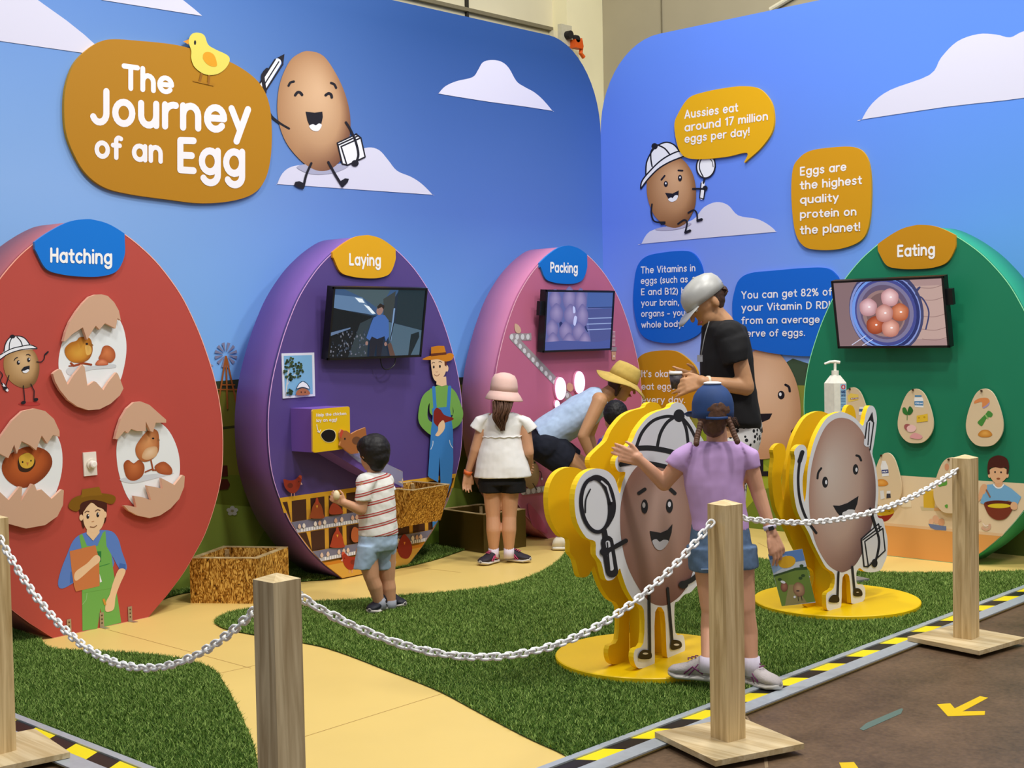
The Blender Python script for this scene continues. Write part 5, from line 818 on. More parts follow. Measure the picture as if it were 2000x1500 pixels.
def ca1(a):
    a.egg([(560, 330), (660, 360), (730, 450), (765, 560), (772, 680), (758, 800), (725, 920), (680, 1005), (620, 1055), (570, 1068), (510, 1045), (450, 965), (400, 860), (372, 740), (365, 620), (375, 520), (410, 420), (470, 350)], 0, (196, 164, 150), (158, 116, 102), (120, 82, 76), -.1, -.5)
    a.poly((226, 228, 234), [(440, 275), (460, 210), (520, 130), (600, 100), (700, 110), (760, 190), (830, 310), (845, 370), (800, 420), (720, 395), (600, 372), (480, 355), (372, 368), (362, 350), (385, 310)])
    a.sl(INK2, 16, [(445, 275), (475, 195), (530, 135), (600, 112), (650, 118)]).sl(INK2, 16, [(552, 270), (568, 200), (600, 145), (640, 115)]).sl(INK2, 15, [(685, 125), (720, 170), (760, 250), (790, 310)]).sl(INK2, 15, [(680, 125), (700, 180), (710, 260)]).ell(INK2, 663, 108, 28, 32)
    a.sl(INK2, 26, [(440, 274), (520, 272), (620, 290), (720, 325), (800, 365)]).sl(INK2, 22, [(370, 355), (440, 345), (520, 350), (620, 372), (720, 405), (800, 420)]).sl(INK2, 14, [(368, 360), (375, 335), (400, 315)]).sl(INK2, 14, [(800, 420), (845, 390), (820, 330)])
    a.line(INK2, 18, [(460, 500), (490, 480)]).line(INK2, 18, [(620, 480), (642, 500)]).ell(INK2, 489, 567, 17, 36).ell((200, 196, 194), 485, 560, 8, 14).ell(INK2, 615, 564, 17, 35).ell(WHT, 614, 556, 8, 14)
    a.poly(INK2, [(515, 690), (570, 700), (605, 685), (630, 655), (625, 700), (610, 745), (588, 780), (550, 775), (525, 740)]).sp((206, 206, 212), [(528, 742), (548, 732), (565, 745), (585, 735), (610, 742), (590, 775), (568, 787), (545, 778)])
    a.sl(INK2, 19, [tuple(p) for p in ep(242, 560, 72, 136, -6, 22)]+[(313, 552)]).sl(INK2, 22, [(215, 430), (250, 418), (300, 450), (330, 530), (330, 600), (300, 660)]).line((226, 228, 234), 9, [(272, 440), (300, 465), (322, 540)]).sl(INK2, 7, [(215, 480), (193, 530), (190, 598)])
    a.line(INK2, 26, [(285, 690), (296, 740)]).line(INK2, 62, [(300, 745), (325, 895)]).line((226, 228, 234), 22, [(303, 750), (322, 880)]).line(INK2, 8, [(300, 750), (312, 885)]).ell(INK2, 288, 795, 25, 22).line(INK2, 23, [(290, 798), (394, 740)])
    a.line(INK2, 13, [(512, 995), (516, 1300)]).line(INK2, 13, [(606, 980), (630, 1260)]).sp((44, 32, 20), [(520, 1335), (460, 1335), (462, 1308), (485, 1290), (520, 1300)], 4).ell((226, 220, 210), 493, 1310, 14, 5).sp((44, 32, 20), [(624, 1290), (672, 1280), (675, 1255), (655, 1242), (624, 1245)], 4).ell((226, 220, 210), 650, 1265, 14, 5)
    a.ell(INK2, 685, 962, 24, 20).sl(INK2, 24, [(690, 955), (730, 935), (780, 890)])
c1, pl1, n1, d1, ym = cutout('egg_cutout', 'nearer standing egg cutout with sun helmet and magnifying glass', (3.2085, -3.626, 0), .43, gp(1285, 1293, .028), (-.028, .239, 0), O1, (1070, 770, 2.586), ca1, .13)
O2 = [(560, 140), (610, 150), (660, 180), (700, 222), (712, 200), (722, 150), (738, 108), (760, 101), (778, 120), (788, 160), (788, 210), (772, 330), (762, 395), (780, 460), (795, 560), (798, 650), (790, 750), (800, 785), (825, 795), (840, 850), (855, 920), (852, 1010), (835, 1060), (810, 1105), (760, 1118), (712, 1112), (685, 1092), (665, 1120), (668, 1188), (700, 1192), (718, 1222), (715, 1280), (690, 1302), (640, 1310), (632, 1280), (620, 1140), (580, 1150), (572, 1320), (545, 1340), (490, 1350), (480, 1290), (485, 1245), (525, 1215), (530, 1130), (480, 1090), (440, 1020), (400, 940), (375, 880), (330, 800), (300, 730), (282, 620), (280, 520), (290, 430), (285, 380), (310, 345), (340, 340), (360, 365), (362, 420), (348, 480), (336, 560), (340, 640), (350, 688), (360, 600), (366, 500), (382, 410), (405, 320), (440, 240), (490, 170)]
def ca2(a):
    a.egg([(575, 175), (640, 195), (700, 260), (745, 370), (775, 500), (783, 620), (775, 740), (750, 870), (710, 980), (660, 1070), (600, 1112), (560, 1115), (500, 1080), (450, 1010), (410, 920), (385, 800), (375, 680), (380, 560), (395, 450), (425, 340), (470, 240), (520, 190)], 0, (216, 200, 190), (184, 144, 128), (110, 84, 86), -.4, -.35, pw=1.3)
    a.sl(INK2, 13, [(427, 545), (432, 510), (450, 483)]).sl(INK2, 14, [(665, 405), (682, 412), (693, 435)]).ell(INK2, 474, 568, 18, 34).ell(WHT, 480, 568, 7, 13).ell(INK2, 660, 490, 17, 32).ell(WHT, 665, 492, 7, 13)
    a.poly(INK2, [(522, 710), (560, 712), (610, 695), (678, 652), (670, 700), (650, 750), (620, 780), (578, 790), (545, 750)]).sp((230, 230, 236), [(580, 755), (600, 745), (618, 735), (655, 740), (640, 775), (600, 792), (582, 785)])
    a.sl(INK2, 15, [(338, 380), (318, 450), (310, 560), (322, 680), (360, 790), (420, 878)]).line(INK2, 26, [(335, 385), (318, 440)]).line(INK2, 13, [(750, 730), (775, 810), (800, 900), (798, 1000)])
    a.line(WHT, 44, [(748, 200), (732, 330)]).line(INK2, 8, [(730, 205), (718, 300)]).line(INK2, 7, [(745, 205), (735, 340)]).line(INK2, 8, [(770, 205), (748, 370)]).poly(INK2, [(728, 205), (762, 138), (772, 210), (750, 190)])
    a.poly((226, 226, 232), [(695, 915), (800, 820), (830, 850), (842, 990), (800, 1020), (720, 1082), (708, 1070)])
    for q in ([(695, 915), (800, 822)], [(695, 915), (712, 1082)], [(712, 1082), (735, 1085), (840, 985), (826, 850)], [(716, 930), (826, 850)], [(716, 930), (738, 1082)], [(800, 822), (808, 860)], [(704, 920), (815, 838)]): a.line(INK2, 8, q)
    a.sl(INK2, 14, [(750, 730), (778, 830), (803, 920), (795, 1000), (778, 1060)]).ell(INK2, 776, 1062, 18, 26)
    a.line(INK2, 13, [(556, 1118), (550, 1275)]).line(INK2, 13, [(640, 1085), (655, 1235)]).sp((44, 32, 20), [(556, 1300), (500, 1300), (502, 1275), (525, 1255), (556, 1265)], 4).sp((44, 32, 20), [(650, 1262), (698, 1262), (698, 1232), (675, 1215), (650, 1222)], 4).ell((210, 196, 180), 672, 1240, 8, 3)
c2, pl2, n2, d2, ym = cutout('egg_cutout', 'farther standing egg cutout holding a pencil and a book', (3.25, -2.03, 0), .44, gp(1644, 1186, .028), (.017, .23, 0), O2, (1460, 760, 3.125), ca2, .13)
for t, pl, n, d, ux, top in ((c1, pl1, n1, d1, .06, 1.0), (c2, pl2, n2, d2, .03, .95)):   # boards joined by yellow spacer panels
    f = pl.p0+n*(-.03); 
    for s_, z0, z1 in ((-.07, .028, .30), (.10, .028, .30), (0.03, .42, top)): c = f-n*.05+d*(ux+s_)+np.array([0, 0, (z0+z1)/2-.028]); MB().box(c, (.0505, .012, (z1-z0)/2), [n, d, (0, 0, 1)]).build('spacer', ym, t)
# ---------------- hand sanitiser on a stand behind the farther cutout ----------------
D_ = 7.76; bc = at(1632, 812, D_); Rh = np.array([CR[0], CR[1], 0]); Rh /= np.linalg.norm(Rh); Fh = np.array([-Rh[1], Rh[0], 0]); K = D_/F
ax = [Rh*math.cos(.5)+Fh*math.sin(.5), -Rh*math.sin(.5)+Fh*math.cos(.5), np.array([0, 0, 1.])]; sb = np.array([bc[0], bc[1], bc[2]])
t = thing('sanitiser_stand', 'grey pedestal behind the farther egg cutout', 'stand', (sb[0], sb[1], 0)); g_ = flat('grey_metal', (150, 152, 156), .4, .4)
MB().box((sb[0], sb[1], .01), (.13, .13, .01), ax).build('foot', g_, t); MB().tube([(sb[0], sb[1], .02), (sb[0], sb[1], sb[2]-.012)], .025, 14).build('column', g_, t); MB().box((sb[0], sb[1], sb[2]-.006), (.07, .06, .006), ax).build('shelf', g_, t)
t = thing('sanitiser_bottle', 'large white pump bottle of hand wash in front of green egg', 'bottle', sb); wp = flat('bottle_white', (244, 242, 226), .3)
hb = (812-748)*K; sh = (748-733)*K; w2 = .047
R_ = lambda z, a, b: (sb+np.array([0, 0, z]), ax[0]*a*1.0, ax[1]*b)
MB().hexa([sb+ax[0]*x*w2+ax[1]*y*.042 for x, y in ((-1, -1), (1, -1), (1, 1), (-1, 1))], [sb+ax[0]*x*w2+ax[1]*y*.042+ax[2]*hb for x, y in ((-1, -1), (1, -1), (1, 1), (-1, 1))]).build('body', wp, t)
MB().hexa([sb+ax[0]*x*w2+ax[1]*y*.042+ax[2]*hb for x, y in ((-1, -1), (1, -1), (1, 1), (-1, 1))], [sb+ax[0]*x*.02+ax[1]*y*.02+ax[2]*(hb+sh) for x, y in ((-1, -1), (1, -1), (1, 1), (-1, 1))]).build('shoulder', wp, t)
z = hb+sh; MB().rings([(sb+ax[2]*z, ax[0]*.021, ax[1]*.021), (sb+ax[2]*(z+.028), ax[0]*.021, ax[1]*.021)], 18).build('cap', wp, t); MB().tube([sb+ax[2]*(z+.028), sb+ax[2]*(z+.075)], .008, 10).build('stem', wp, t)
MB().tube([sb+ax[2]*(z+.075)+Rh*.028, sb+ax[2]*(z+.08), sb+ax[2]*(z+.079)-Rh*.03, sb+ax[2]*(z+.068)-Rh*.062], [.009, .01, .008, .006], 10).build('nozzle', wp, t)
lp = Plane(sb+ax[0]*(w2), ax[0]); lp = Plane(sb-ax[1]*.042, -ax[1])
a = Art(lp, .001).k(1220, 480, 3.572); lq = [tuple(proj(sb+ax[0]*x-ax[1]*.042+ax[2]*z_)) for x, z_ in ((.002, hb*.97), (.044, hb*.97), (.044, hb*.1), (.002, hb*.1))]; a.K = (0, 0, 1); a.poly((150, 196, 226), lq)
L_ = lambda u, v: (lq[0][0]+(lq[1][0]-lq[0][0])*u, lq[0][1]+(lq[3][1]-lq[0][1])*v)
a.ell((214, 40, 50), *L_(.5, .1), 4, 4.6).line(WHT, 1.6, [L_(.5, .06), L_(.5, .14)]).line(WHT, 1.6, [L_(.32, .1), L_(.68, .1)]); a.text((24, 50, 110), 'HAND', *L_(.08, .32), *L_(.92, .32), 6, .2).text((24, 50, 110), 'SANITISER', *L_(.08, .43), *L_(.92, .43), 4.5, .16)
for v in (.5, .55, .6, .7, .76, .86, .9): a.line((80, 120, 170), .8, [L_(.12, v), L_(.88, v)])
a.build('label_sticker', t)
# ---------------- wooden posts with white plastic chains ----------------
PW = wood('post_pine', (186, 156, 106), (232, 206, 156), 'Z', 9); PW2 = wood('post_pine_grey', (180, 156, 116), (228, 208, 166), 'Z', 8); PLY = wood('plywood', (186, 160, 112), (222, 202, 160), 'X', 6)
def post(label, x, y, rot, mat, br, h=.885, w=.044):
    t = thing('barrier_post', label, 'post', (x, y, 0), 'square wooden barrier posts'); c, s = math.cos(rot), math.sin(rot); ax = [np.array([c, s, 0]), np.array([-s, c, 0]), np.array([0, 0, 1.])]; cb, sb_ = math.cos(br), math.sin(br); bx = [np.array([cb, sb_, 0]), np.array([-sb_, cb, 0]), np.array([0, 0, 1.])]
    P0 = np.array([x, y, 0.]); MB().box(P0+np.array([0, 0, .018]), (.19, .19, .010), bx).build('base_plate', PLY, t)
    mb = MB(); q = lambda r, z: [P0+ax[0]*a*r+ax[1]*b*r+ax[2]*z for a, b in ((-1, -1), (1, -1), (1, 1), (-1, 1))]
    mb.hexa(q(w, .028), q(w, h-.012)); o = mb.build('shaft', mat, t); MB().hexa(q(w, h-.012), q(w*.06, h+.003)).build('cap', wood('post_end', (206, 180, 128), (232, 210, 164), 'X', 12), t)
    return t, ax
cfg = [(2.262, -6.235, 0, PW, 'wooden post at the far left edge of the frame'), (4.075, -6.325, 0, PW2, 'large grey-brown wooden post in the left centre foreground'), (4.183, -4.44, -.2, PW, 'wooden post in front of the girl in the lilac shirt'), (4.17, -2.45, 0, PW, 'farther wooden post at the right before the green egg')]
posts = [post(l, x, y, r, m, r+(-.15 if i != 1 else 0)) for i, (x, y, r, m, l) in enumerate(cfg)]
zn = flat('zinc_bright', (200, 196, 186), .3, .7); plc = flat('chain_plastic', (246, 246, 244), .7, noise=.01, spec=.2)
def vp(px_, py_, gx, gy):   # height of the pixel on the vertical plane through a ground point that faces the camera
    n = np.array([CW[0], CW[1], 0]); return Plane((gx, gy, 0), n).P(px_, py_)
lk = bpy.data.meshes.new('link'); L_len, L_w, L_r = .036, .0105, .0044
mb = MB(); path = [np.array([L_w*math.sin(a) , 0, (L_len/2-L_w)*(1 if math.cos(a) > 0 else -1)+L_w*math.cos(a)]) for a in np.linspace(0, 2*math.pi, 17)[:-1]]
V = []; Fc = []; n = len(path)
for i, p in enumerate(path):
    t_ = path[(i+1) % n]-path[i-1]; t_ /= np.linalg.norm(t_); u = np.array([0, 1., 0]); v = np.cross(t_, u)
    V += [tuple(p+L_r*(u*math.cos(k*1.0472)+v*math.sin(k*1.0472))) for k in range(6)]
for i in range(n):
    for k in range(6): j = (i+1) % n; Fc.append((i*6+k, i*6+(k+1) % 6, j*6+(k+1) % 6, j*6+k))
lk.from_pydata(V, [], Fc); lk.polygons.foreach_set('use_smooth', [True]*len(lk.polygons)); lk.materials.append(plc)
def chain(label, a, b, sag):
    a, b = np.array(a, float), np.array(b, float); t = thing('barrier_chain', label, 'chain', a, 'white plastic barrier chains'); N = 400
    ts = np.linspace(0, 1, N); P = a[None]*(1-ts[:, None])+b[None]*ts[:, None]; P[:, 2] -= 4*sag*ts*(1-ts); s = np.concatenate([[0], np.cumsum(np.linalg.norm(np.diff(P, axis=0), axis=1))]); pitch = L_len-2*L_r+.0005; n_ = int(s[-1]/pitch)
    for i in range(n_+1):
        d = (i+.0)*s[-1]/n_; c = np.array([np.interp(d, s, P[:, k]) for k in range(3)]); c2 = np.array([np.interp(min(s[-1], d+.01), s, P[:, k]) for k in range(3)]); c1_ = np.array([np.interp(max(0, d-.01), s, P[:, k]) for k in range(3)])
        T = Vector(c2-c1_).normalized(); sd = T.cross(Vector((0, 0, 1))).normalized(); up = sd.cross(T); r = math.radians(45 if i % 2 else -45)+.25*math.sin(i*1.7); X_ = (sd*math.cos(r)+up*math.sin(r)); Y_ = T.cross(X_)
        o = bpy.data.objects.new('link', lk); COL.objects.link(o); o.parent = t; M = Matrix((X_, Y_, T)).transposed().to_4x4(); M.translation = Vector(c-a); o.matrix_local = M
def eye(p, d, parent):   # screw eye
    p = np.array(p); d = np.array(d, float); d /= np.linalg.norm(d); MB().tube([p-d*.03, p], .0025, 6).build('screw_eye', zn, parent); MB().tube([p+.009*(d*(1-math.cos(a))+np.array([0, 0, 1])*math.sin(a)) for a in np.linspace(0, 6.28, 13)], .0022, 6, False).build('screw_eye', zn, parent)
p1, p2, p3, p4 = [np.array(c[:2]+(0,), float) for c in cfg]
ea = p1+np.array([.07, 0, .80]); eb = p2+np.array([-.065, 0, vp(490, 1178, 4.02, -6.33)[2]]); ec = p2+np.array([0, .065, vp(590, 1163, 4.08, -6.26)[2]]); ed = vp(1378, 1022, 4.15, -4.50); ee = vp(1437, 1011, 4.20, -4.38); ef = vp(1857, 919, 4.16, -2.50)
ed = np.array([4.165, -4.505, ed[2]]); ee = np.array([4.19, -4.375, ee[2]]); ef = np.array([4.155, -2.515, ef[2]])
eye(ea, (1, 0, 0), posts[0][0]); eye(eb, (-1, 0, 0), posts[1][0]); eye(ec, (0, 1, 0), posts[1][0]); eye(ed, (0, -1, 0), posts[2][0]); eye(ee, (0, 1, 0), posts[2][0]); eye(ef, (0, -1, 0), posts[3][0])
print('eyes', ea, eb, ec, ed, ee, ef, [proj(p) for p in (ea, eb, ec, ed, ee, ef)])
SAG = (.30, .30, .10)
chain('white chain sagging between the far left post and the large front post', ea, eb, SAG[0]); chain('white chain sagging across the nearer egg cutout', ec, ed, SAG[1]); chain('white chain running from the middle post to the right post', ee, ef, SAG[2])
# ---------------- marks on the hall floor ----------------
def mark(name, label, cat_, px, col, z=.0012, rough='tape'):
    q = [gp(x, y, -.012) for x, y in px]; tr = tessellate_polygon([[Vector((p[0], p[1], 0)) for p in q]]); n = len(q); V = [p+np.array([0, 0, z]) for p in q]+[p+np.array([0, 0, .0001]) for p in q]
    o = mesh(name, V, [tuple(f) for f in tr]+[(i, (i+1) % n, n+(i+1) % n, n+i) for i in range(n)], attr_mat('tape', .35), None, False, None, [albedo(col)]*(2*n)); props(o, label, cat_); return o
E7 = lambda L: [(1200+x/2.5, 1160+y/2.5) for x, y in L]
mark('floor_arrow', 'yellow tape arrow on the brown hall floor', 'tape', E7([(1575, 540), (1640, 535), (1662, 560), (1785, 500), (1825, 508), (1700, 575), (1810, 573), (1808, 592), (1628, 598)]), (232, 196, 20))
mark('floor_tape', 'worn grey-green tape scrap on the brown floor', 'tape', E7([(1197, 660), (1230, 632), (1400, 560), (1410, 562), (1400, 585), (1215, 668)]), (96, 120, 112))
mark('floor_tape', 'piece of yellow tape at the bottom right edge', 'tape', [(1639, 1490), (1668, 1489), (1676, 1500), (1684, 1516), (1650, 1516)], (232, 196, 20))
mark('floor_tape', 'thin cream tape strip beside the middle post base', 'tape', E7([(630, 585), (640, 585), (705, 684), (690, 684)]), (150, 128, 100))
mark('floor_tape', 'thin cream tape strip under the middle post base at bottom', 'tape', E7([(728, 790), (745, 788), (752, 850), (735, 852)]), (150, 128, 100))
# ---------------- people ----------------
UP = np.array([0, 0, 1.]); RH = np.array([CR[0], CR[1], 0]); RH /= np.linalg.norm(RH); FH = np.array([-RH[1], RH[0], 0])
FH = FH if FH@CW > 0 else -FH
def JJ(D): return lambda x, y, dd=0.: at(x, y, D+dd)
def nz(v): v = np.array(v, float); return v/np.linalg.norm(v)
def skin(name, c): 
    m = flat(name, c, .5, noise=.04, scale=14); b = m.node_tree.nodes['Principled BSDF']; b.inputs['Subsurface Weight'].default_value = .12; b.inputs['Subsurface Radius'].default_value = (.02, .008, .005); b.inputs['Subsurface Scale'].default_value = .5; return m
def hand(mb, w_, d, l, L, curl=.35, thumb=.7, spread=.04):
    w_, d, l = np.array(w_, float), nz(d), nz(l); l = nz(l-d*(l@d)); n = np.cross(d, l)
    for k in (-.16, -.05, .06, .17): mb.cap(w_+l*k*L*.7, .085*L, w_+d*.46*L+l*k*L, .075*L, 8)
    for i, (k, ln) in enumerate(((.2, .40), (.07, .46), (-.06, .43), (-.19, .34))):
        r = w_+d*.48*L+l*k*L; a1, a2 = curl, curl*2.1; dd = nz(d+l*k*spread*8); p1 = r+(dd*math.cos(a1)+n*math.sin(a1))*ln*.5*L; p2 = p1+(dd*math.cos(a2)+n*math.sin(a2))*ln*.5*L
        mb.cap(r, .056*L, p1, .05*L, 8); mb.cap(p1, .05*L, p2, .04*L, 8)
    r = w_+d*.12*L+l*.2*L; p1 = r+nz(d*.7+l*thumb)*.22*L; p2 = p1+nz(d+l*thumb*.4+n*.3)*.19*L; mb.cap(r, .07*L, p1, .058*L, 8); mb.cap(p1, .058*L, p2, .045*L, 8)
def head(mb, c, f, u, s=1.):
    c, f = np.array(c, float), nz(f); u = nz(u-f*(u@f)); r = np.cross(f, u)
    mb.ell(c+u*.02*s, r*.072*s, f*.090*s, u*.092*s); mb.ell(c+f*.028*s-u*.045*s, r*.055*s, f*.055*s, u*.065*s); mb.cap(c+f*.06*s-u*.085*s, .022*s, c+f*.055*s-u*.075*s, .03*s, 10)
    mb.cap(c+f*.088*s+u*.012*s, .008*s, c+f*.106*s-u*.018*s, .0125*s, 8); mb.cap(c+f*.085*s-u*.048*s, .012*s, c+f*.086*s-u*.05*s, .012*s, 8)
    for e in (-1, 1): mb.ell(c+r*e*.074*s-f*.005*s-u*.005*s, r*.010*s, f*.018*s, u*.03*s, 10, 6)
    return r
def face(t, c, f, u, s, hair_m):
    c, f = np.array(c, float), nz(f); u = nz(u-f*(u@f)); r = np.cross(f, u); ew, eb, lp = flat('eye_white', (236, 232, 226), .25), flat('eye_dark', (40, 26, 20), .2), flat('lips', (176, 92, 84), .45)
    for e in (-1, 1):
        p = c+r*e*.031*s+f*.079*s+u*.012*s; MB().ell(p, r*.014*s, f*.010*s, u*.008*s, 12, 8).build('eye', ew, t, True); MB().ell(p+f*.006*s, r*.0065*s, f*.006*s, u*.0068*s, 10, 6).build('pupil', eb, t, True)
        MB().tube([p+r*e*-.014*s+u*.02*s+f*.006*s, p+u*.025*s+f*.006*s, p+r*e*.016*s+u*.019*s-f*.002*s], .003*s, 6).build('eyebrow', hair_m, t, True)
    MB().tube([c+f*.089*s-u*.048*s-r*.02*s-f*.008*s, c+f*.096*s-u*.050*s, c+f*.089*s-u*.048*s+r*.02*s-f*.008*s], .0045*s, 8).build('mouth', lp, t, True)
def shoe(t, heel, d, L, W_, H, up_m, sole_m, lace=None, tilt=0.):
    heel, d = np.array(heel, float), nz(np.array(d, float)*[1, 1, 0]); l = np.cross(d, UP); dd = nz(d+UP*tilt); u = nz(np.cross(l, dd)); sh = .2*H
    S_ = [(-.01, .16, .3), (.03, .36, .7), (.12, .42, .98), (.28, .42, 1.0), (.42, .43, .82), (.6, .49, .58), (.78, .5, .47), (.92, .38, .38), (1.0, .16, .22)]
    mb = MB(); mb.rings([(heel+dd*a*L+u*(sh+h*H*.42), l*w_*W_, u*h*H*.45) for a, w_, h in S_], 18); o = mb.build('shoe', up_m, t, True)
    mb = MB(); mb.rings([(heel+dd*a*L+u*(.012+max(0, a-.8)*.05), l*w_*W_*1.07, u*sh*.75) for a, w_, h in S_], 18); mb.build('sole', sole_m, o, True)
    if lace:
        mb = MB()
        for a in (.38, .46, .54): mb.tube([heel+dd*a*L+u*(H*(1.06-a*.75)+sh)-l*.2*W_, heel+dd*(a+.03)*L+u*(H*(1.1-a*.75)+sh), heel+dd*a*L+u*(H*(1.06-a*.75)+sh)+l*.2*W_], .0028, 6)
        mb.build('laces', lace, o, True)
        mb = MB()
        for e in (-1, 1): mb.tube([heel+dd*.2*L+u*H*.35+l*e*.44*W_, heel+dd*.42*L+u*H*.62+l*e*.42*W_, heel+dd*.6*L+u*H*.3+l*e*.5*W_], .0035, 6); mb.tube([heel+dd*.3*L+u*H*.75+l*e*.38*W_, heel+dd*.5*L+u*H*.25+l*e*.49*W_], .003, 6)
        mb.build('side_stripe', lace, o, True)
    return o
def sock(t, a, b, r, m): MB().tube([a, b], [r*1.02, r], 14).build('sock', m, t, True)
def rg(c, ru, rv, u=None, v=None): return (np.array(c, float), (RH if u is None else u)*ru, (FH if v is None else v)*rv)
def hairm(n, c):
    m = flat(n, c, .6, noise=.3, scale=60, bump=.15); return m
def strands(name, t, m, rows, n=26, r=.0035, rnd=.006, seed=1):   # bundle of hair along a path: rows = [(centre, ru, rv)]
    rr = random.Random(seed); mb = MB()
    for i in range(n):
        a = rr.random()*6.28; q = rr.random()**.5; pts = [np.array(c)+RH*(ru*q*math.cos(a))+FH*(rv*q*math.sin(a))+np.array([rr.uniform(-1, 1)*rnd for _ in range(3)]) for c, ru, rv in rows]; pts = cat(pts, False, 4); k = len(pts); mb.tube(pts, [r*(1-.7*j/k) for j in range(k)], 5)
    return mb.build(name, m, t, True)
SKC = skin('skin_fair', (214, 160, 128)); SKT = skin('skin_tan', (196, 146, 104)); SKA = skin('skin_warm', (206, 154, 118))
# ======== girl in the lilac shirt (back view) ========
D = 5.57; J = JJ(D); t = thing('person', 'girl in lilac T-shirt, navy cap and denim shorts, hand on the nearer cutout', 'person', (J(1400, 1335)[0], J(1400, 1335)[1], 0))
mb = MB(); hc = J(1393, 800, .02); hf = nz(FH*.95-RH*.3-UP*.05); head(mb, hc, hf, UP, .92); mb.cap(J(1399, 838, .02), .043, J(1402, 882, .02), .046)
mb.cap(J(1357, 892, .02), .048, J(1440, 890, .02), .048); mb.rings([rg(J(1400, 885, .02), .08, .05), rg(J(1402, 930, .02), .115, .07), rg(J(1405, 1000, .02), .105, .066), rg(J(1407, 1060, .02), .12, .08), rg(J(1410, 1100, .02), .12, .08)], 20)
# left arm reaching to the board
hx = pl1.P(1218, 890)-np.array([0, 0, 0]); hd = (hx-CP)@CW-D-.035
el = J(1297, 944, .06); wr_ = J(1243, 893, hd-.01)
mb.cap(J(1335, 896, .02), .043, el, .032); mb.cap(el, .034, wr_, .021, 12); hand(mb, wr_+(el-wr_)*.08, nz(J(1208, 882, hd-.005)-wr_), UP*.9+RH*.35, .15, .5, .5, .012)
er = J(1481, 962, .02); wr2 = J(1508, 1043, -.02); mb.cap(J(1459, 892, .02), .042, er, .031); mb.cap(er, .033, wr2, .0215, 12); hand(mb, wr2, J(1530, 1098, -.03)-wr2, -RH*.8-FH*.5, .15, .35, .3)
# legs
kr, ar = J(1453, 1190, .0), J(1467, 1290, -.02); kl, al_ = J(1391, 1190, .0), J(1383, 1288, -.10)
mb.cap(J(1440, 1085, .02), .072, kr, .048); mb.cap(kr, .045, J(1459, 1235, .01), .046); mb.cap(J(1459, 1235, .01), .046, ar, .029)
mb.cap(J(1385, 1085, .02), .072, kl, .048); mb.cap(kl, .045, J(1389, 1230, .0), .045); mb.cap(J(1389, 1230, .0), .045, al_, .029)
gr = gp(1462, 1338); gl_ = gp(1372, 1326)
remesh('body', mb, SKC, t, .0045, 4)
TG, LP_ = flat('trainer_grey', (186, 178, 176), .7, bump=.2, scale=120), flat('lace_plum', (120, 50, 100), .6); shoe(t, gp(1446, 1332)+UP*.003, gp(1524, 1351)-gp(1446, 1332), .215, .084, .098, TG, flat('sole_white', (214, 208, 200), .6), LP_); shoe(t, gp(1396, 1331, .03)+UP*.002, gp(1334, 1325)-gp(1396, 1331), .20, .084, .098, TG, flat('sole_white', (214, 208, 200), .6), LP_)
sock(t, J(1470, 1318, -.02), J(1468, 1283, -.02), .034, flat('sock_white', (226, 216, 232), .8)); sock(t, J(1382, 1312, -.1), J(1383, 1282, -.1), .034, flat('sock_white', (226, 216, 232), .8))
LIL = flat('lilac_cotton', (196, 160, 212), .85, noise=.03, scale=8); mb = MB()
mb.rings([rg(J(1402, 862, .02), .075, .055), rg(J(1401, 874, .02), .115, .068), rg(J(1399, 890, .02), .132, .078), rg(J(1396, 915, .02), .134, .086), rg(J(1394, 945, .02), .128, .088), rg(J(1400, 985, .02), .122, .085), rg(J(1405, 1015, .02), .122, .09), rg(J(1406, 1034, .02), .124, .092)], 28)
mb.rings([(J(1345, 885, .02), nz(UP+RH*.3)*.052, FH*.052), (J(1330, 900, .02), nz(UP*.8-RH*.6)*.052, FH*.053), (J(1319, 913, .03), nz(UP*.45-RH*.75)*.052, FH*.053)], 18)
mb.rings([(J(1450, 880, .02), nz(UP-RH*.3)*.048, FH*.052), (J(1460, 893, .02), nz(UP*.5+RH*.8)*.05, FH*.053), (J(1466, 914, .02), nz(UP*.2+RH*.95)*.041, FH*.05)], 18)
remesh('tshirt', mb, LIL, t, .006, 3, noise=.016, nscale=.16)
DEN = flat('denim_blue', (88, 112, 142), .85, noise=.2, scale=25); mb = MB()
mb.rings([rg(J(1406, 1020, .02), .118, .085), rg(J(1407, 1050, .02), .128, .094), rg(J(1408, 1078, .02), .135, .098)], 26); mb.rings([rg(J(1440, 1065, .02), .082, .092), rg(J(1445, 1108, .01), .08, .088)], 20); mb.rings([rg(J(1377, 1065, .02), .08, .092), rg(J(1381, 1113, .01), .075, .088)], 20); sh_ = remesh('denim_shorts', mb, DEN, t, .006, 2, noise=.006, nscale=.04)
MB().tube([J(1369, 1112, -.075), J(1397, 1112, -.08)], .003, 6).build('hem', flat('denim_pale', (130, 150, 176), .9), sh_)
HRB = hairm('hair_brown', (92, 62, 44)); mb = MB(); mb.ell(J(1394, 800, .01), RH*.078, FH*.098, UP*.09); mb.cap(J(1394, 826, -.02), .055, J(1394, 832, -.02), .05); hr = remesh('hair', mb, HRB, t, .006, 2, noise=.008, nscale=.02)
for sx, pts in ((-1, [(1368, 828), (1366, 838), (1363, 848), (1361, 858), (1360, 866)]), (1, [(1423, 820), (1428, 832), (1432, 843), (1436, 853), (1440, 862)])):
    mb = MB()
    for i, (x, y) in enumerate(cat(pts, False, 2)): mb.ell(J(x, y, -.06-.004*i), RH*.0125, FH*.012, UP*.014, 10, 6)
    mb.build('braid', HRB, hr, True)
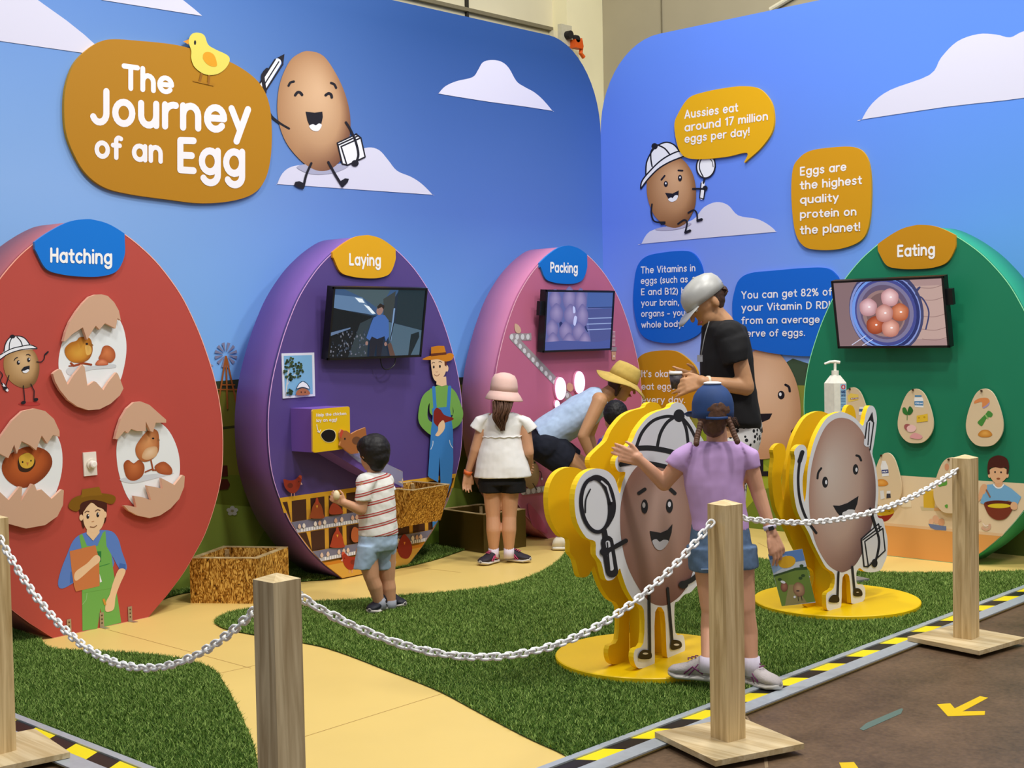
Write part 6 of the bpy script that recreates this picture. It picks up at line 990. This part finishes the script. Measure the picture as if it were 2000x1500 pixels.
strands('loose_hair', hr, HRB, [(J(1424, 815, -.03), .02, .02), (J(1434, 820, -.03), .02, .02), (J(1440, 832, -.03), .02, .02)], 10, .0015, .008)
NAV = flat('navy_cap', (36, 66, 118), .75, noise=.12, scale=14); cpt = J(1392, 790, .02); mb = MB()
RR = [(0, -.055, .097, .108), (0, -.03, .098, .11), (0, 0, .097, .108), (0, .03, .088, .098), (0, .055, .068, .078), (0, .075, .038, .045), (0, .083, .008, .008)]
mb.rings([(cpt+UP*(z+.005)*1.08, RH*a*.9, FH*b*.95) for _, z, a, b in RR], 30); cp_ = mb.build('cap', NAV, t, True)
bf_ = cpt+hf*.09-UP*.03; MB().rings([(bf_, RH*.07, UP*.006), (bf_+hf*.05-UP*.008, RH*.065, UP*.005), (bf_+hf*.09-UP*.02, RH*.035, UP*.003)], 18).build('brim', NAV, cp_, True)
ho = [(cpt-FH*.1+RH*(.0+.036*math.cos(a))+UP*(-.045+.03*math.sin(a))) for a in np.linspace(0, math.pi, 10)]; V = ho+[p+FH*.02 for p in ho]; mesh('back_opening', [p-FH*.006 for p in ho], [tuple(range(10))], HRB, cp_); MB().tube([cpt-FH*.108-RH*.045-UP*.05, cpt-FH*.113-UP*.052, cpt-FH*.108+RH*.045-UP*.05], .006, 8).build('strap', NAV, cp_, True); MB().ell(cpt+UP*.09, RH*.04, FH*.05, UP*.008, 16, 6).build('crown_patch', flat('cap_white', (220, 224, 236), .8), cp_, True)
wb = wr2+(er-wr2)*.16; wd = nz(er-wr2); wu = nz(np.cross(wd, FH)); wv_ = np.cross(wd, wu); MB().rings([(wb-wd*.009, wu*.027, wv_*.025), (wb+wd*.009, wu*.029, wv_*.027)], 20).build('wrist_band', flat('band_lilac', (214, 206, 226), .4), t, True); MB().box(wb-wv_*0-FH*.027, (.011, .004, .008), [wu, FH, wd]).build('band_screen', flat('tv_black', (24, 24, 28)), t)
# brochure held in her hand
bD = D-.01; q = [at(x, y, bD+o_) for x, y, o_ in ((1500, 1083, 0), (1567, 1072, .0), (1593, 1176.6, .0), (1527, 1184, .0))]; bt = thing('brochure', 'printed leaflet with sky and egg picture in the girl right hand', 'leaflet', sum(q)/4); nb = nz(np.cross(q[1]-q[0], q[3]-q[0])); nb = nb if nb@CW < 0 else -nb
bp2 = Plane(q[0], nb); slab('sheet', bp2, [(1500, 1083), (1567, 1072), (1593, 1176.6), (1527, 1184)], .001, (200, 210, 220), bt, off=0); a = Art(bp2, .0003, .00006).k(1300, 1000, 3.947)
a.poly((96, 136, 196), [(790, 328), (1053, 285), (1075, 372), (815, 415)]).poly((150, 180, 214), [(800, 370), (930, 330), (980, 380), (832, 475)]).poly((60, 84, 44), [(832, 485), (930, 455), (1000, 430), (1088, 420), (1095, 450), (840, 510)]).poly((112, 138, 60), [(838, 500), (1000, 450), (1093, 445), (1155, 690), (1000, 712), (895, 726)]).poly((150, 140, 90), [(950, 560), (1000, 560), (1090, 700), (920, 720)]).ell((226, 176, 40), 935, 385, 68, 46, -15)
for x, y in ((1048, 415), (880, 520), (1060, 490), (1040, 510)): a.ell((56, 80, 40), x, y, 16, 12, 0, 10)
a.egg([(1020, 540), (1065, 570), (1070, 630), (1030, 655), (990, 620), (985, 570)], 0, (196, 156, 120), (140, 104, 76), rings=4).egg([(910, 535), (940, 560), (938, 600), (910, 615), (888, 590), (892, 555)], 0, (176, 120, 96), (120, 76, 60), rings=4).ell(WHT, 905, 540, 20, 10, 20).ell(WHT, 995, 655, 9, 9).ell(INK, 1020, 608, 14, 4).line(INK, 4, [(1020, 650), (1025, 685)]).line(INK, 4, [(1045, 645), (1052, 680)]); a.build('cover_print', bt)
# ======== woman in black with the silver cap ========
D = 6.45; J = JJ(D); ft = J(1412, 1243); t = thing('person', 'woman in black top and silver cap looking down at a cup', 'person', (ft[0], ft[1], 0))
hf = nz(-RH*.78-FH*.32-UP*.55); hu = nz(UP*.85-RH*.5); hc = J(1381, 594, 0); mb = MB(); head(mb, hc, hf, hu, 1.06)
mb.cap(J(1392, 610), .052, J(1412, 634), .058); mb.cap(J(1420, 660, -.10), .048, J(1420, 660, .12), .048)
mb.rings([rg(J(1416, 644), .085, .13), rg(J(1418, 690), .10, .13), rg(J(1420, 750), .10, .13), rg(J(1424, 800), .11, .14), rg(J(1430, 850), .115, .15)], 20)
e1 = J(1456, 756, -.16); w1 = J(1372, 746, -.22); mb.cap(J(1430, 664, -.13), .05, e1, .043); mb.cap(e1, .042, w1, .027); hand(mb, w1, J(1325, 757, -.2)-w1, UP*.8+FH*.35, .175, .25, .45)
e2 = J(1422, 752, .17); w2_ = J(1360, 742, .02); mb.cap(J(1415, 662, .13), .05, e2, .04); mb.cap(e2, .04, w2_, .026); hand(mb, w2_, J(1322, 736, -.05)-w2_, UP*.9-FH*.3, .17, .45, .7)
for dd, x0, x1 in ((-.08, 1424, 1408), (.08, 1430, 1420)): mb.cap(J(x0, 860, dd), .085, J((x0+x1)/2, 1040, dd), .058); mb.cap(J((x0+x1)/2, 1040, dd), .056, J(x1, 1216, dd), .036)
remesh('body', mb, SKT, t, .006, 4); hm_ = hairm('hair_dark_brown', (66, 42, 30)); face(t, hc, hf, hu, 1.06, hm_)
BLK = flat('black_knit', (13, 12, 15), .85, noise=.1, scale=30); mb = MB()
tl = nz(UP-RH*.35); 
mb.cap(J(1424, 656, -.12), .080, J(1422, 656, .12), .078); mb.rings([rg(J(1405, 627), .06, .11), rg(J(1413, 638), .105, .165), rg(J(1417, 665), .115, .175), rg(J(1419, 700), .128, .18), rg(J(1421, 745), .130, .175), rg(J(1426, 790), .136, .18), rg(J(1434, 824), .130, .18), rg(J(1453, 846), .088, .12)], 28)
sd_ = nz(e1-J(1432, 660, -.14)); su = nz(np.cross(sd_, FH)); mb.rings([(J(1425, 640, -.11), su*.05, FH*.05), (J(1429, 660, -.14), su*.076, FH*.072), (J(1434, 684, -.16), su*.072, FH*.072), (J(1437, 708, -.17), su*.062, FH*.066)], 20); mb.rings([(J(1416, 652, .12), su*.075, FH*.07), (J(1419, 706, .16), su*.06, FH*.06)], 20)
remesh('black_top', mb, BLK, t, .008, 3, noise=.012, nscale=.14)
m, nt, b = nodes('spotted_cotton', .8); tc = nt.nodes.new('ShaderNodeTexCoord'); v = nt.nodes.new('ShaderNodeTexVoronoi'); v.inputs['Scale'].default_value = 42; v.inputs['Randomness'].default_value = .7; nt.links.new(tc.outputs['Object'], v.inputs['Vector']); r = nt.nodes.new('ShaderNodeValToRGB'); r.color_ramp.interpolation = 'CONSTANT'; r.color_ramp.elements[0].color = (.01, .01, .012, 1); r.color_ramp.elements[1].position = .38; r.color_ramp.elements[1].color = (.75, .74, .72, 1); nt.links.new(v.outputs['Distance'], r.inputs[0]); nt.links.new(r.outputs[0], b.inputs['Base Color'])
mb = MB(); mb.rings([rg(J(1427, 782), .125, .15), rg(J(1432, 806), .128, .152), rg(J(1438, 830), .125, .155), rg(J(1438, 860), .118, .16), rg(J(1434, 885), .11, .155)], 22)
for dd, x0, x1 in ((-.08, 1424, 1408), (.08, 1430, 1420)): mb.cap(J(x0, 870, dd), .092, J((x0+x1)/2, 1040, dd), .066); mb.rings([rg(J((x0+x1)/2, 1040, dd), .066, .066), rg(J(x1+2, 1160, dd), .05, .05)], 18)
remesh('spotted_trousers', mb, m, t, .008, 2)
for dd, x1 in ((-.08, 1408), (.08, 1420)): p = J(x1+4, 1243, dd); shoe(t, np.array([p[0], p[1], .004]), -RH*.25-FH, .24, .085, .08, flat('shoe_black', (30, 30, 32), .5), flat('sole_white', (214, 208, 200), .6))
SIL = flat('silver_satin', (178, 178, 174), .42, .12, noise=.1, scale=10); cc = hc+hu*.045-hf*.005; r_ = np.cross(hf, hu); mb = MB()
mb.rings([(cc+hu*z*1.0-hf*k, r_*a, hf*b_) for z, k, a, b_ in ((-.02, .0, .094, .116), (.01, 0, .096, .118), (.038, .0, .092, .113), (.066, .002, .076, .095), (.085, .004, .05, .062), (.096, .006, .01, .012))], 28); cp_ = mb.build('cap', SIL, t, True)
MB().rings([(cc+hf*.085-hu*.022, r_*.078, hu*.006), (cc+hf*.125-hu*.03, r_*.078, hu*.006), (cc+hf*.16-hu*.043, r_*.062, hu*.005), (cc+hf*.18-hu*.052, r_*.03, hu*.004)], 20).build('brim', SIL, cp_, True); MB().ell(cc+hu*.098-hf*.005, r_*.008, hf*.008, hu*.004, 10, 6).build('button', SIL, cp_, True)
mb = MB(); mb.ell(hc+hu*.015-hf*.022, r_*.079, hf*.082, hu*.085); mb.cap(J(1400, 568), .026, J(1409, 569), .022); mb.ell(J(1413, 569), RH*.02, FH*.02, UP*.03); hr = remesh('hair', mb, hm_, t, .006, 2, noise=.006, nscale=.02); strands('ponytail', hr, hm_, [(J(1399, 566), .012, .02), (J(1409, 565), .02, .025), (J(1417, 567), .015, .03), (J(1412, 576), .012, .03)], 30, .004, .006)
strands('loose_hair', hr, hm_, [(J(1396, 568), .01, .04), (J(1403, 556), .01, .04), (J(1408, 552), .01, .03)], 8, .0012, .006)
MB().tube(cat([J(1385, 628, -.17), J(1377, 655, -.2), J(1372, 680, -.21), J(1368, 700, -.2)], False, 4), .0025, 6).build('lanyard', flat('cord_grey', (120, 120, 120), .6), t, True); MB().box(J(1367, 700, -.2), (.012, .004, .016), [RH, FH, UP]).build('pendant', flat('silver_metal', (180, 180, 184), .3, .6), t)
wb = w1+(e1-w1)*.12; wd = nz(e1-w1); wu = nz(np.cross(wd, FH)); MB().rings([(wb-wd*.006, wu*.032, np.cross(wd, wu)*.03), (wb+wd*.006, wu*.033, np.cross(wd, wu)*.031)], 18).build('bracelet', flat('bracelet_cream', (232, 216, 190), .4), t, True)
# coffee cup
cb_ = J(1321, 759, -.17); ctp = J(1319.5, 731, -.17); t = thing('coffee_cup', 'patterned takeaway cup with white lid in the hands of woman in black', 'cup', cb_); MB().rings([(cb_, RH*.023, FH*.023), (ctp, RH*.031, FH*.031)], 24).build('body', flat('cup_pattern', (62, 56, 60), .5, noise=.9, scale=45), t, True); MB().rings([(ctp, RH*.033, FH*.033), (ctp+UP*.008, RH*.033, FH*.033), (ctp+UP*.014, RH*.029, FH*.029)], 24).build('lid', flat('lid_white', (240, 238, 236), .35), t, True)
# ======== bending woman in the pale blue top ========
D = 9.2; J = JJ(D); ft = J(1105, 1065); t = thing('person', 'woman in yellow sun hat and pale blue sleeveless top bending forward', 'person', (ft[0], ft[1], 0))
hf = nz(RH*.86-UP*.45-FH*.05); hu = nz(UP*.86+RH*.45); hc = J(1214, 749, 0); mb = MB(); head(mb, hc, hf, hu, 1.02)
mb.cap(J(1204, 757), .05, J(1176, 778), .058); mb.cap(J(1170, 782, -.13), .058, J(1170, 786, .13), .055); dn = nz(J(1075, 842)-J(1170, 790)); pn = nz(np.cross(dn, FH))
mb.rings([(J(1172, 784), pn*.07, FH*.12), (J(1150, 798), pn*.105, FH*.15), (J(1110, 822), pn*.11, FH*.14), (J(1075, 845), pn*.12, FH*.15), (J(1060, 860), pn*.10, FH*.13)], 20)
e1 = J(1139, 852, -.2); w1 = J(1160, 905, -.18); mb.cap(J(1171, 783, -.15), .052, e1, .04); mb.cap(e1, .04, w1, .026); hand(mb, w1, J(1172, 925, -.17)-w1, RH, .17, .3, .5)
e2 = J(1150, 850, .2); w2_ = J(1168, 905, .18); mb.cap(J(1171, 785, .15), .05, e2, .04); mb.cap(e2, .04, w2_, .026); hand(mb, w2_, J(1180, 922, .17)-w2_, RH, .17, .3, .5)
for dd, k, a_ in ((-.1, (1146, 920), (1094, 1040)), (.12, (1160, 922), (1115, 1044))): mb.cap(J(1068, 872, dd), .082, J(*k, dd), .062); mb.cap(J(*k, dd), .058, J((k[0]+a_[0])/2-4, (k[1]+a_[1])/2-5, dd), .058); mb.cap(J((k[0]+a_[0])/2-4, (k[1]+a_[1])/2-5, dd), .058, J(*a_, dd), .036)
remesh('body', mb, SKT, t, .006, 4); face(t, hc, hf, hu, 1.02, hm_)
PB = flat('pale_blue_linen', (176, 198, 226), .9, noise=.08, scale=30); mb = MB()
mb.rings([(J(1180, 774), pn*.075, FH*.125), (J(1168, 784), pn*.11, FH*.168), (J(1140, 803), pn*.128, FH*.172), (J(1105, 825), pn*.128, FH*.168), (J(1078, 842), pn*.13, FH*.175), (J(1058, 856), pn*.125, FH*.18)], 28); remesh('sleeveless_top', mb, PB, t, .007, 3, noise=.024, nscale=.14)
NV = flat('navy_shorts', (22, 26, 40), .9, noise=.15, scale=12); mb = MB(); mb.cap(J(1066, 872, -.1), .118, J(1066, 872, .12), .118); mb.rings([(J(1082, 846), pn*.12, FH*.165), (J(1062, 862), pn*.135, FH*.18), (J(1050, 880), pn*.12, FH*.17)], 24)
for dd, k in ((-.09, (1134, 908)), (.1, (1144, 908))): kk = nz(J(*k, dd)-J(1066, 872, dd)); kp = nz(np.cross(kk, FH)); mb.rings([(J(1056, 866, dd), kp*.12, FH*.1), (J(1090, 888, dd), kp*.125, FH*.1), (J(k[0]-22, k[1]-2, dd), kp*.105, FH*.095)], 22)
remesh('shorts', mb, NV, t, .008, 3, noise=.01, nscale=.06)
for dd, x, y in ((-.1, 1079, 1066), (.12, 1100, 1062)): p = J(x, y, dd); shoe(t, np.array([p[0], p[1], .004]), RH-FH*.1, .24, .085, .085, flat('shoe_cream', (226, 218, 196), .7), flat('sole_white2', (232, 228, 216), .6)) 
YH = flat('mustard_canvas', (206, 176, 92), .9, noise=.08, scale=30); cc = hc+hu*.048; r_ = np.cross(hf, hu); mb = MB()
mb.rings([(cc+hu*z-hf*.004, r_*a, hf*b_) for z, a, b_ in ((-.015, .088, .108), (.03, .085, .104), (.07, .078, .094), (.092, .066, .08), (.1, .02, .03))], 28); ht = mb.build('sun_hat', YH, t, True)
V = []; n = 40
for j, (rr_, zz_) in enumerate(((1.0, -.012), (1.35, -.03), (1.85, -.055), (1.83, -.062), (1.35, -.037), (.98, -.02))):
    for k in range(n): a_ = 2*math.pi*k/n; V.append(cc+(r_*math.cos(a_)*.088+hf*math.sin(a_)*.106)*rr_+hu*(zz_+(rr_-1)*.02*math.sin(3*a_+.5)))
mesh('brim', V, [(j*n+k, j*n+(k+1) % n, (j+1)*n+(k+1) % n, (j+1)*n+k) for j in range(5) for k in range(n)], YH, ht, True)
mb = MB(); mb.ell(hc+hu*.01-hf*.025, r_*.08, hf*.075, hu*.095); mb.cap(hc-hf*.02+r_*.07, .022, hc-hu*.09+hf*.0+r_*.06, .012); mb.cap(hc-hf*.02-r_*.07, .022, hc-hu*.09+hf*.0-r_*.06, .012); remesh('hair', mb, hm_, t, .006, 2, noise=.008, nscale=.02)
# ======== small dark-haired child behind the cutout ========
D = 8.8; J = JJ(D); ft = J(1206, 1088); t = thing('person', 'small dark-haired child in grey and purple top at the pink egg', 'person', (ft[0], ft[1], 0)); hf = nz(FH*.8-RH*.6); hc = J(1200, 812); mb = MB(); head(mb, hc, hf, UP, .88); mb.cap(J(1200, 828), .035, J(1202, 848), .036)
mb.rings([rg(J(1202, 846), .07, .045), rg(J(1203, 870), .095, .065), rg(J(1204, 920), .09, .065), rg(J(1204, 950), .095, .07)], 18)
mb.cap(J(1182, 862), .034, J(1170, 900, -.05), .026); mb.cap(J(1170, 900, -.05), .026, J(1176, 925, .02), .019); hand(mb, J(1176, 925, .02), J(1184, 938, .05)-J(1176, 925, .02), RH, .11); mb.cap(J(1224, 862), .034, J(1232, 900, -.02), .026); mb.cap(J(1232, 900, -.02), .026, J(1230, 935, .03), .019); hand(mb, J(1230, 935, .03), UP*-1., -RH, .11)
for x in (1194, 1214): mb.cap(J(x, 950), .058, J(x, 1010), .04); mb.cap(J(x, 1010), .038, J(x, 1078), .024)
remesh('body', mb, SKA, t, .005, 3); HB = hairm('hair_black', (18, 15, 16)); mb = MB(); mb.ell(hc+UP*.018-hf*.012, RH*.082, FH*.088, UP*.09); mb.cap(hc-UP*.03-hf*.05, .035, hc-UP*.05-hf*.045, .03); remesh('hair', mb, HB, t, .005, 2, noise=.008, nscale=.015)
mb = MB(); mb.rings([rg(J(1201, 846), .055, .05), rg(J(1202, 852), .09, .062), rg(J(1203, 870), .105, .075), rg(J(1204, 960), .108, .08)], 24); remesh('grey_top', mb, flat('grey_jersey', (150, 148, 150), .9), t, .006, 2, noise=.006); mb = MB(); mb.rings([rg(J(1182, 856), .042, .045), rg(J(1174, 880, -.03), .043, .044), rg(J(1171, 900, -.05), .042, .04)], 16); mb.rings([rg(J(1224, 856), .042, .045), rg(J(1231, 895, -.02), .04, .04)], 16); remesh('purple_sleeves', mb, flat('purple_jersey', (72, 44, 140), .9), t, .006, 2)
MB().tube([J(1201, 845)+RH*.045*math.cos(a)+FH*.045*math.sin(a) for a in np.linspace(0, 6.28, 16)], .004, 6, False).build('collar', flat('black_knit', (20, 19, 23)), t, True)
mb = MB(); mb.rings([rg(J(1204, 940), .1, .078), rg(J(1204, 972), .104, .08)], 20); [mb.rings([rg(J(x, 965), .062, .066), rg(J(x, 1000), .058, .06)], 16) for x in (1193, 1215)]; remesh('shorts', mb, flat('black_knit', (20, 19, 23)), t, .006, 2)
for x in (1194, 1214): p = J(x, 1088, -.06); shoe(t, np.array([p[0], p[1], .004]), FH, .16, .065, .06, flat('shoe_black', (30, 30, 32), .5), flat('sole_white', (214, 208, 200), .6))
# ======== girl with the pink hat (back view) ========
D = 8.63; J = JJ(D); ft = J(976, 1098); t = thing('person', 'girl in pink bucket hat, white peplum blouse and black shorts seen from behind', 'person', (ft[0], ft[1], 0)); hf = nz(FH*.97+RH*.15+UP*.0); hc = J(985, 768); mb = MB(); head(mb, hc, hf, UP, .92); mb.cap(J(984, 785), .042, J(983, 806), .044)
mb.cap(J(955, 820), .045, J(1013, 822), .045); mb.rings([rg(J(983, 815), .09, .055), rg(J(983, 850), .115, .075), rg(J(981, 900), .105, .07), rg(J(979, 945), .125, .09)], 20)
e1 = J(927, 880, .0); w1 = J(913, 925, .03); mb.cap(J(945, 824), .04, e1, .032); mb.cap(e1, .031, w1, .021); hand(mb, w1, J(911, 952, .03)-w1, RH+FH*.4, .135, .25, .35)
e2 = J(1033, 884, -.02); w2_ = J(1034, 912, .12); mb.cap(J(1024, 826), .04, e2, .034); mb.cap(e2, .032, w2_, .021); hand(mb, w2_, FH*.8-UP*.2, UP, .13)
for x, xa in ((961, 964), (996, 994)): mb.cap(J(x, 945), .066, J(x+(2 if x < 980 else -1), 1008), .047); mb.cap(J(x+(2 if x < 980 else -1), 1008), .046, J(xa, 1035, -.015), .049); mb.cap(J(xa, 1035, -.015), .049, J(xa, 1078), .029)
remesh('body', mb, SKA, t, .005, 4); WB_ = flat('white_muslin', (238, 236, 232), .9, noise=.02); mb = MB()
mb.rings([rg(J(984, 806), .07, .055), rg(J(983, 814), .115, .075), rg(J(982, 830), .132, .085), rg(J(981, 852), .125, .09)], 26); mb.rings([rg(J(981, 851), .125, .09), rg(J(980, 880), .15, .11), rg(J(981, 910), .175, .125), rg(J(982, 931), .19, .13)], 30)
for s_, pts in ((-1, ((950, 818), (938, 826), (930, 840))), (1, ((1014, 818), (1028, 828), (1038, 842)))): mb.rings([(J(*pts[0]), nz(UP+RH*.5*s_*-1)*.045, FH*.05), (J(*pts[1]), nz(UP*.8+RH*.5*s_)*.05, FH*.055), (J(*pts[2]), nz(UP*.5+RH*.8*s_)*.052, FH*.055)], 18)
bl2 = remesh('blouse', mb, WB_, t, .006, 3, noise=.014, nscale=.14); MB().tube([J(981, 852)+RH*.13*math.cos(a)+FH*.095*math.sin(a)+UP*.003*math.sin(a*14) for a in np.linspace(0, 6.28, 70)], .0045, 6, False).build('ruffle', WB_, bl2, True)
mb = MB(); mb.rings([rg(J(980, 925), .145, .105), rg(J(979, 945), .155, .11)], 26); [mb.rings([rg(J(x, 940), .082, .1), rg(J(x2, 961), .082, .092)], 20) for x, x2 in ((960, 960), (1002, 1003))]; remesh('shorts', mb, BLK, t, .006, 2, noise=.005)
PK = flat('pink_cotton', (232, 194, 182), .85, noise=.04, scale=14); cc = J(984, 762); hu = nz(UP*.98+RH*-.12*-1*0+RH*.02); tu = nz(UP-RH*.1); r_ = nz(RH+UP*-.1); mb = MB()
mb.rings([(cc+UP*z+RH*x, r_*a, FH*b_) for z, x, a, b_ in ((-.01, 0, .092, .105), (.03, .003, .09, .104), (.07, .006, .082, .094), (.098, .008, .066, .076), (.112, .01, .03, .035), (.115, .01, .004, .004))], 28); ht = mb.build('bucket_hat', PK, t, True)
V = []; n = 36
for rr_, zz_ in ((1.0, -.005), (1.2, -.03), (1.38, -.058), (1.36, -.064), (1.18, -.036), (.98, -.012)):
    for k in range(n): a_ = 2*math.pi*k/n; V.append(cc+(r_*math.cos(a_)*.09+FH*math.sin(a_)*.105)*rr_+UP*(zz_-.0))
mesh('brim', V, [(j*n+k, j*n+(k+1) % n, (j+1)*n+(k+1) % n, (j+1)*n+k) for j in range(5) for k in range(n)], PK, ht, True)
mb = MB(); mb.ell(hc+UP*.0-FH*.02, RH*.075, FH*.082, UP*.095); hr = remesh('hair', mb, HRB, t, .006, 2, noise=.008, nscale=.02); strands('ponytail', hr, HRB, [(J(982, 783, -.1), .07, .03), (J(980, 800, -.12), .055, .03), (J(976, 815, -.12), .05, .025), (J(979, 828, -.11), .03, .02), (J(981, 840, -.1), .012, .012)], 90, .005, .006)
TB, LK_ = flat('trainer_black', (44, 38, 48), .7), flat('lace_pink', (206, 70, 120), .6)
for hl, to, ax_ in ((gp(970, 1098), gp(938, 1106), 964), (gp(991, 1096), gp(1016, 1098), 994)): shoe(t, hl+UP*.003, to-hl, .175, .085, .082, TB, flat('sole_white', (214, 208, 200), .6), LK_); sock(t, J(ax_, 1090), J(ax_, 1070), .034, flat('sock_white', (226, 216, 232), .8))
wb = w1+(e1-w1)*.05; wd = nz(e1-w1); wu = nz(np.cross(wd, FH)); MB().rings([(wb-wd*.012, wu*.027, np.cross(wd, wu)*.025), (wb+wd*.012, wu*.029, np.cross(wd, wu)*.027)], 18).build('bracelet', flat('band_orange', (226, 110, 50), .5), t, True)
# ======== toddler in the striped shirt ========
D = 7.18; J = JJ(D); ft = J(745, 1195); t = thing('person', 'little boy in red-striped white T-shirt and pale blue shorts holding an egg', 'person', (ft[0], ft[1], 0)); hf = nz(-RH*.72+FH*.68-UP*.1); hc = J(727, 884); mb = MB(); head(mb, hc, hf, UP, .88); mb.cap(J(728, 905), .036, J(731, 928), .038)
mb.cap(J(716, 938, -.05), .036, J(750, 938, .05), .036); mb.rings([rg(J(732, 932), .065, .05), rg(J(735, 965), .088, .07), rg(J(738, 1010), .09, .075), rg(J(740, 1060), .095, .08)], 20)
e1 = J(705, 996, -.1); w1 = J(672, 982, -.13); mb.cap(J(712, 945, -.08), .036, e1, .031); mb.cap(e1, .031, w1, .022); hand(mb, w1, J(657, 974, -.13)-w1, UP*.7+RH*.4, .115, .55, .7); e2 = J(762, 985, .06); mb.cap(J(757, 942, .06), .034, e2, .028); mb.cap(e2, .028, J(752, 1020, .1), .02); hand(mb, J(752, 1020, .1), -UP, -RH, .11)
mb.cap(J(716, 1080, -.03), .062, J(726, 1128, -.04), .042); mb.cap(J(726, 1128, -.04), .04, J(733, 1146, -.03), .041); mb.cap(J(733, 1146, -.03), .04, J(741, 1180, -.01), .027); mb.cap(J(752, 1080, .05), .062, J(756, 1130, .05), .043); mb.cap(J(756, 1130, .05), .041, J(759, 1150, .05), .042); mb.cap(J(759, 1150, .05), .041, J(763, 1182, .05), .027)
remesh('body', mb, SKA, t, .0048, 4); face(t, hc, hf, UP, .88, HB)
mb = MB(); mb.ell(J(732, 878), RH*.086, FH*.094, UP*.09); mb.ell(J(737, 892, -.01), RH*.068, FH*.078, UP*.065); mb.cap(J(718, 868, -.03), .05, J(712, 872, .04), .045); mb.cap(J(736, 905, -.03), .045, J(738, 908, .02), .04); hr = remesh('hair', mb, HB, t, .005, 3, noise=.006, nscale=.02)
m, nt, b = nodes('striped_cotton', .85); tc = nt.nodes.new('ShaderNodeTexCoord'); mp = nt.nodes.new('ShaderNodeMapping'); nt.links.new(tc.outputs['Object'], mp.inputs[0]); sx = nt.nodes.new('ShaderNodeSeparateXYZ'); nt.links.new(mp.outputs[0], sx.inputs[0])
dt = nt.nodes.new('ShaderNodeVectorMath'); dt.operation = 'DOT_PRODUCT'; ax_ = UP-RH*.22; dt.inputs[1].default_value = tuple(ax_); nt.links.new(tc.outputs['Object'], dt.inputs[0]); m1 = nt.nodes.new('ShaderNodeMath'); m1.operation = 'MULTIPLY'; m1.inputs[1].default_value = 1/.062; nt.links.new(dt.outputs['Value'], m1.inputs[0]); m2 = nt.nodes.new('ShaderNodeMath'); m2.operation = 'FRACT'; nt.links.new(m1.outputs[0], m2.inputs[0])
r = nt.nodes.new('ShaderNodeValToRGB'); r.color_ramp.interpolation = 'CONSTANT'; el_ = r.color_ramp.elements; wc, rc, gc = albedo((232, 232, 226))+(1,), albedo((176, 62, 58))+(1,), albedo((196, 186, 176))+(1,); el_[0].color = wc; el_[1].position = .62; el_[1].color = rc
for p_, c_ in ((.73, gc), (.84, rc), (.93, wc)): k_ = el_.new(p_); k_.color = c_
nt.links.new(m2.outputs[0], r.inputs[0]); nt.links.new(r.outputs[0], b.inputs['Base Color'])
mb = MB(); mb.cap(J(714, 943, -.06), .056, J(752, 941, .055), .052); mb.rings([rg(J(730, 922), .05, .045), rg(J(731, 929), .082, .062), rg(J(733, 945), .098, .08), rg(J(735, 975), .102, .09), rg(J(737, 1010), .104, .095), rg(J(739, 1044), .108, .1)], 28); mb.rings([(J(722, 936, -.06), RH*.05, FH*.05), (J(712, 955, -.09), RH*.046, FH*.046), (J(708, 978, -.1), RH*.044, FH*.044)], 20); mb.rings([(J(750, 938, .05), RH*.042, FH*.04), (J(761, 958, .06), RH*.04, FH*.04)], 18); remesh('striped_tshirt', mb, m, t, .0055, 3, noise=.008, nscale=.05)
SB = flat('pale_blue_denim', (166, 190, 214), .9, noise=.08, scale=18); mb = MB(); mb.rings([rg(J(739, 1036), .102, .096), rg(J(738, 1062), .108, .1), rg(J(736, 1074), .10, .09)], 26); kk = nz(J(712, 1108, -.04)-J(724, 1065, -.03)); mb.rings([rg(J(724, 1062, -.03), .072, .08), rg(J(711, 1110, -.04), .056, .064)], 20); mb.rings([rg(J(752, 1062, .05), .066, .07), rg(J(751, 1111, .05), .05, .058)], 20); remesh('shorts', mb, SB, t, .006, 3, noise=.01, nscale=.05)
NS = flat('trainer_navy', (24, 26, 38), .6); shoe(t, gp(754, 1190)+UP*.003, gp(710, 1206)-gp(754, 1190), .165, .075, .085, NS, flat('sole_white', (214, 208, 200), .6), flat('lace_grey', (190, 190, 200), .6)); shoe(t, gp(752, 1186)+FH*.04+UP*.003, gp(783, 1190)-gp(752, 1186), .14, .07, .08, NS, flat('sole_white', (214, 208, 200), .6))
SG = flat('sock_grey', (150, 154, 164), .9); sock(t, J(744, 1190, -.01), J(740, 1170, -.01), .032, SG); sock(t, J(763, 1190, .05), J(763, 1172, .05), .032, SG)
c = J(657, 967, -.155); t = thing('toy_egg', 'pale cream egg held in the hand of the striped-shirt boy', 'egg', c); MB().rings([(c+UP*.026*math.sin(a), RH*.019*math.cos(a)*(1-.12*math.sin(a)), FH*.019*math.cos(a)*(1-.12*math.sin(a))) for a in np.linspace(-1.5, 1.5, 12)], 20).build('shell', flat('egg_cream', (236, 216, 176), .5), t, True)
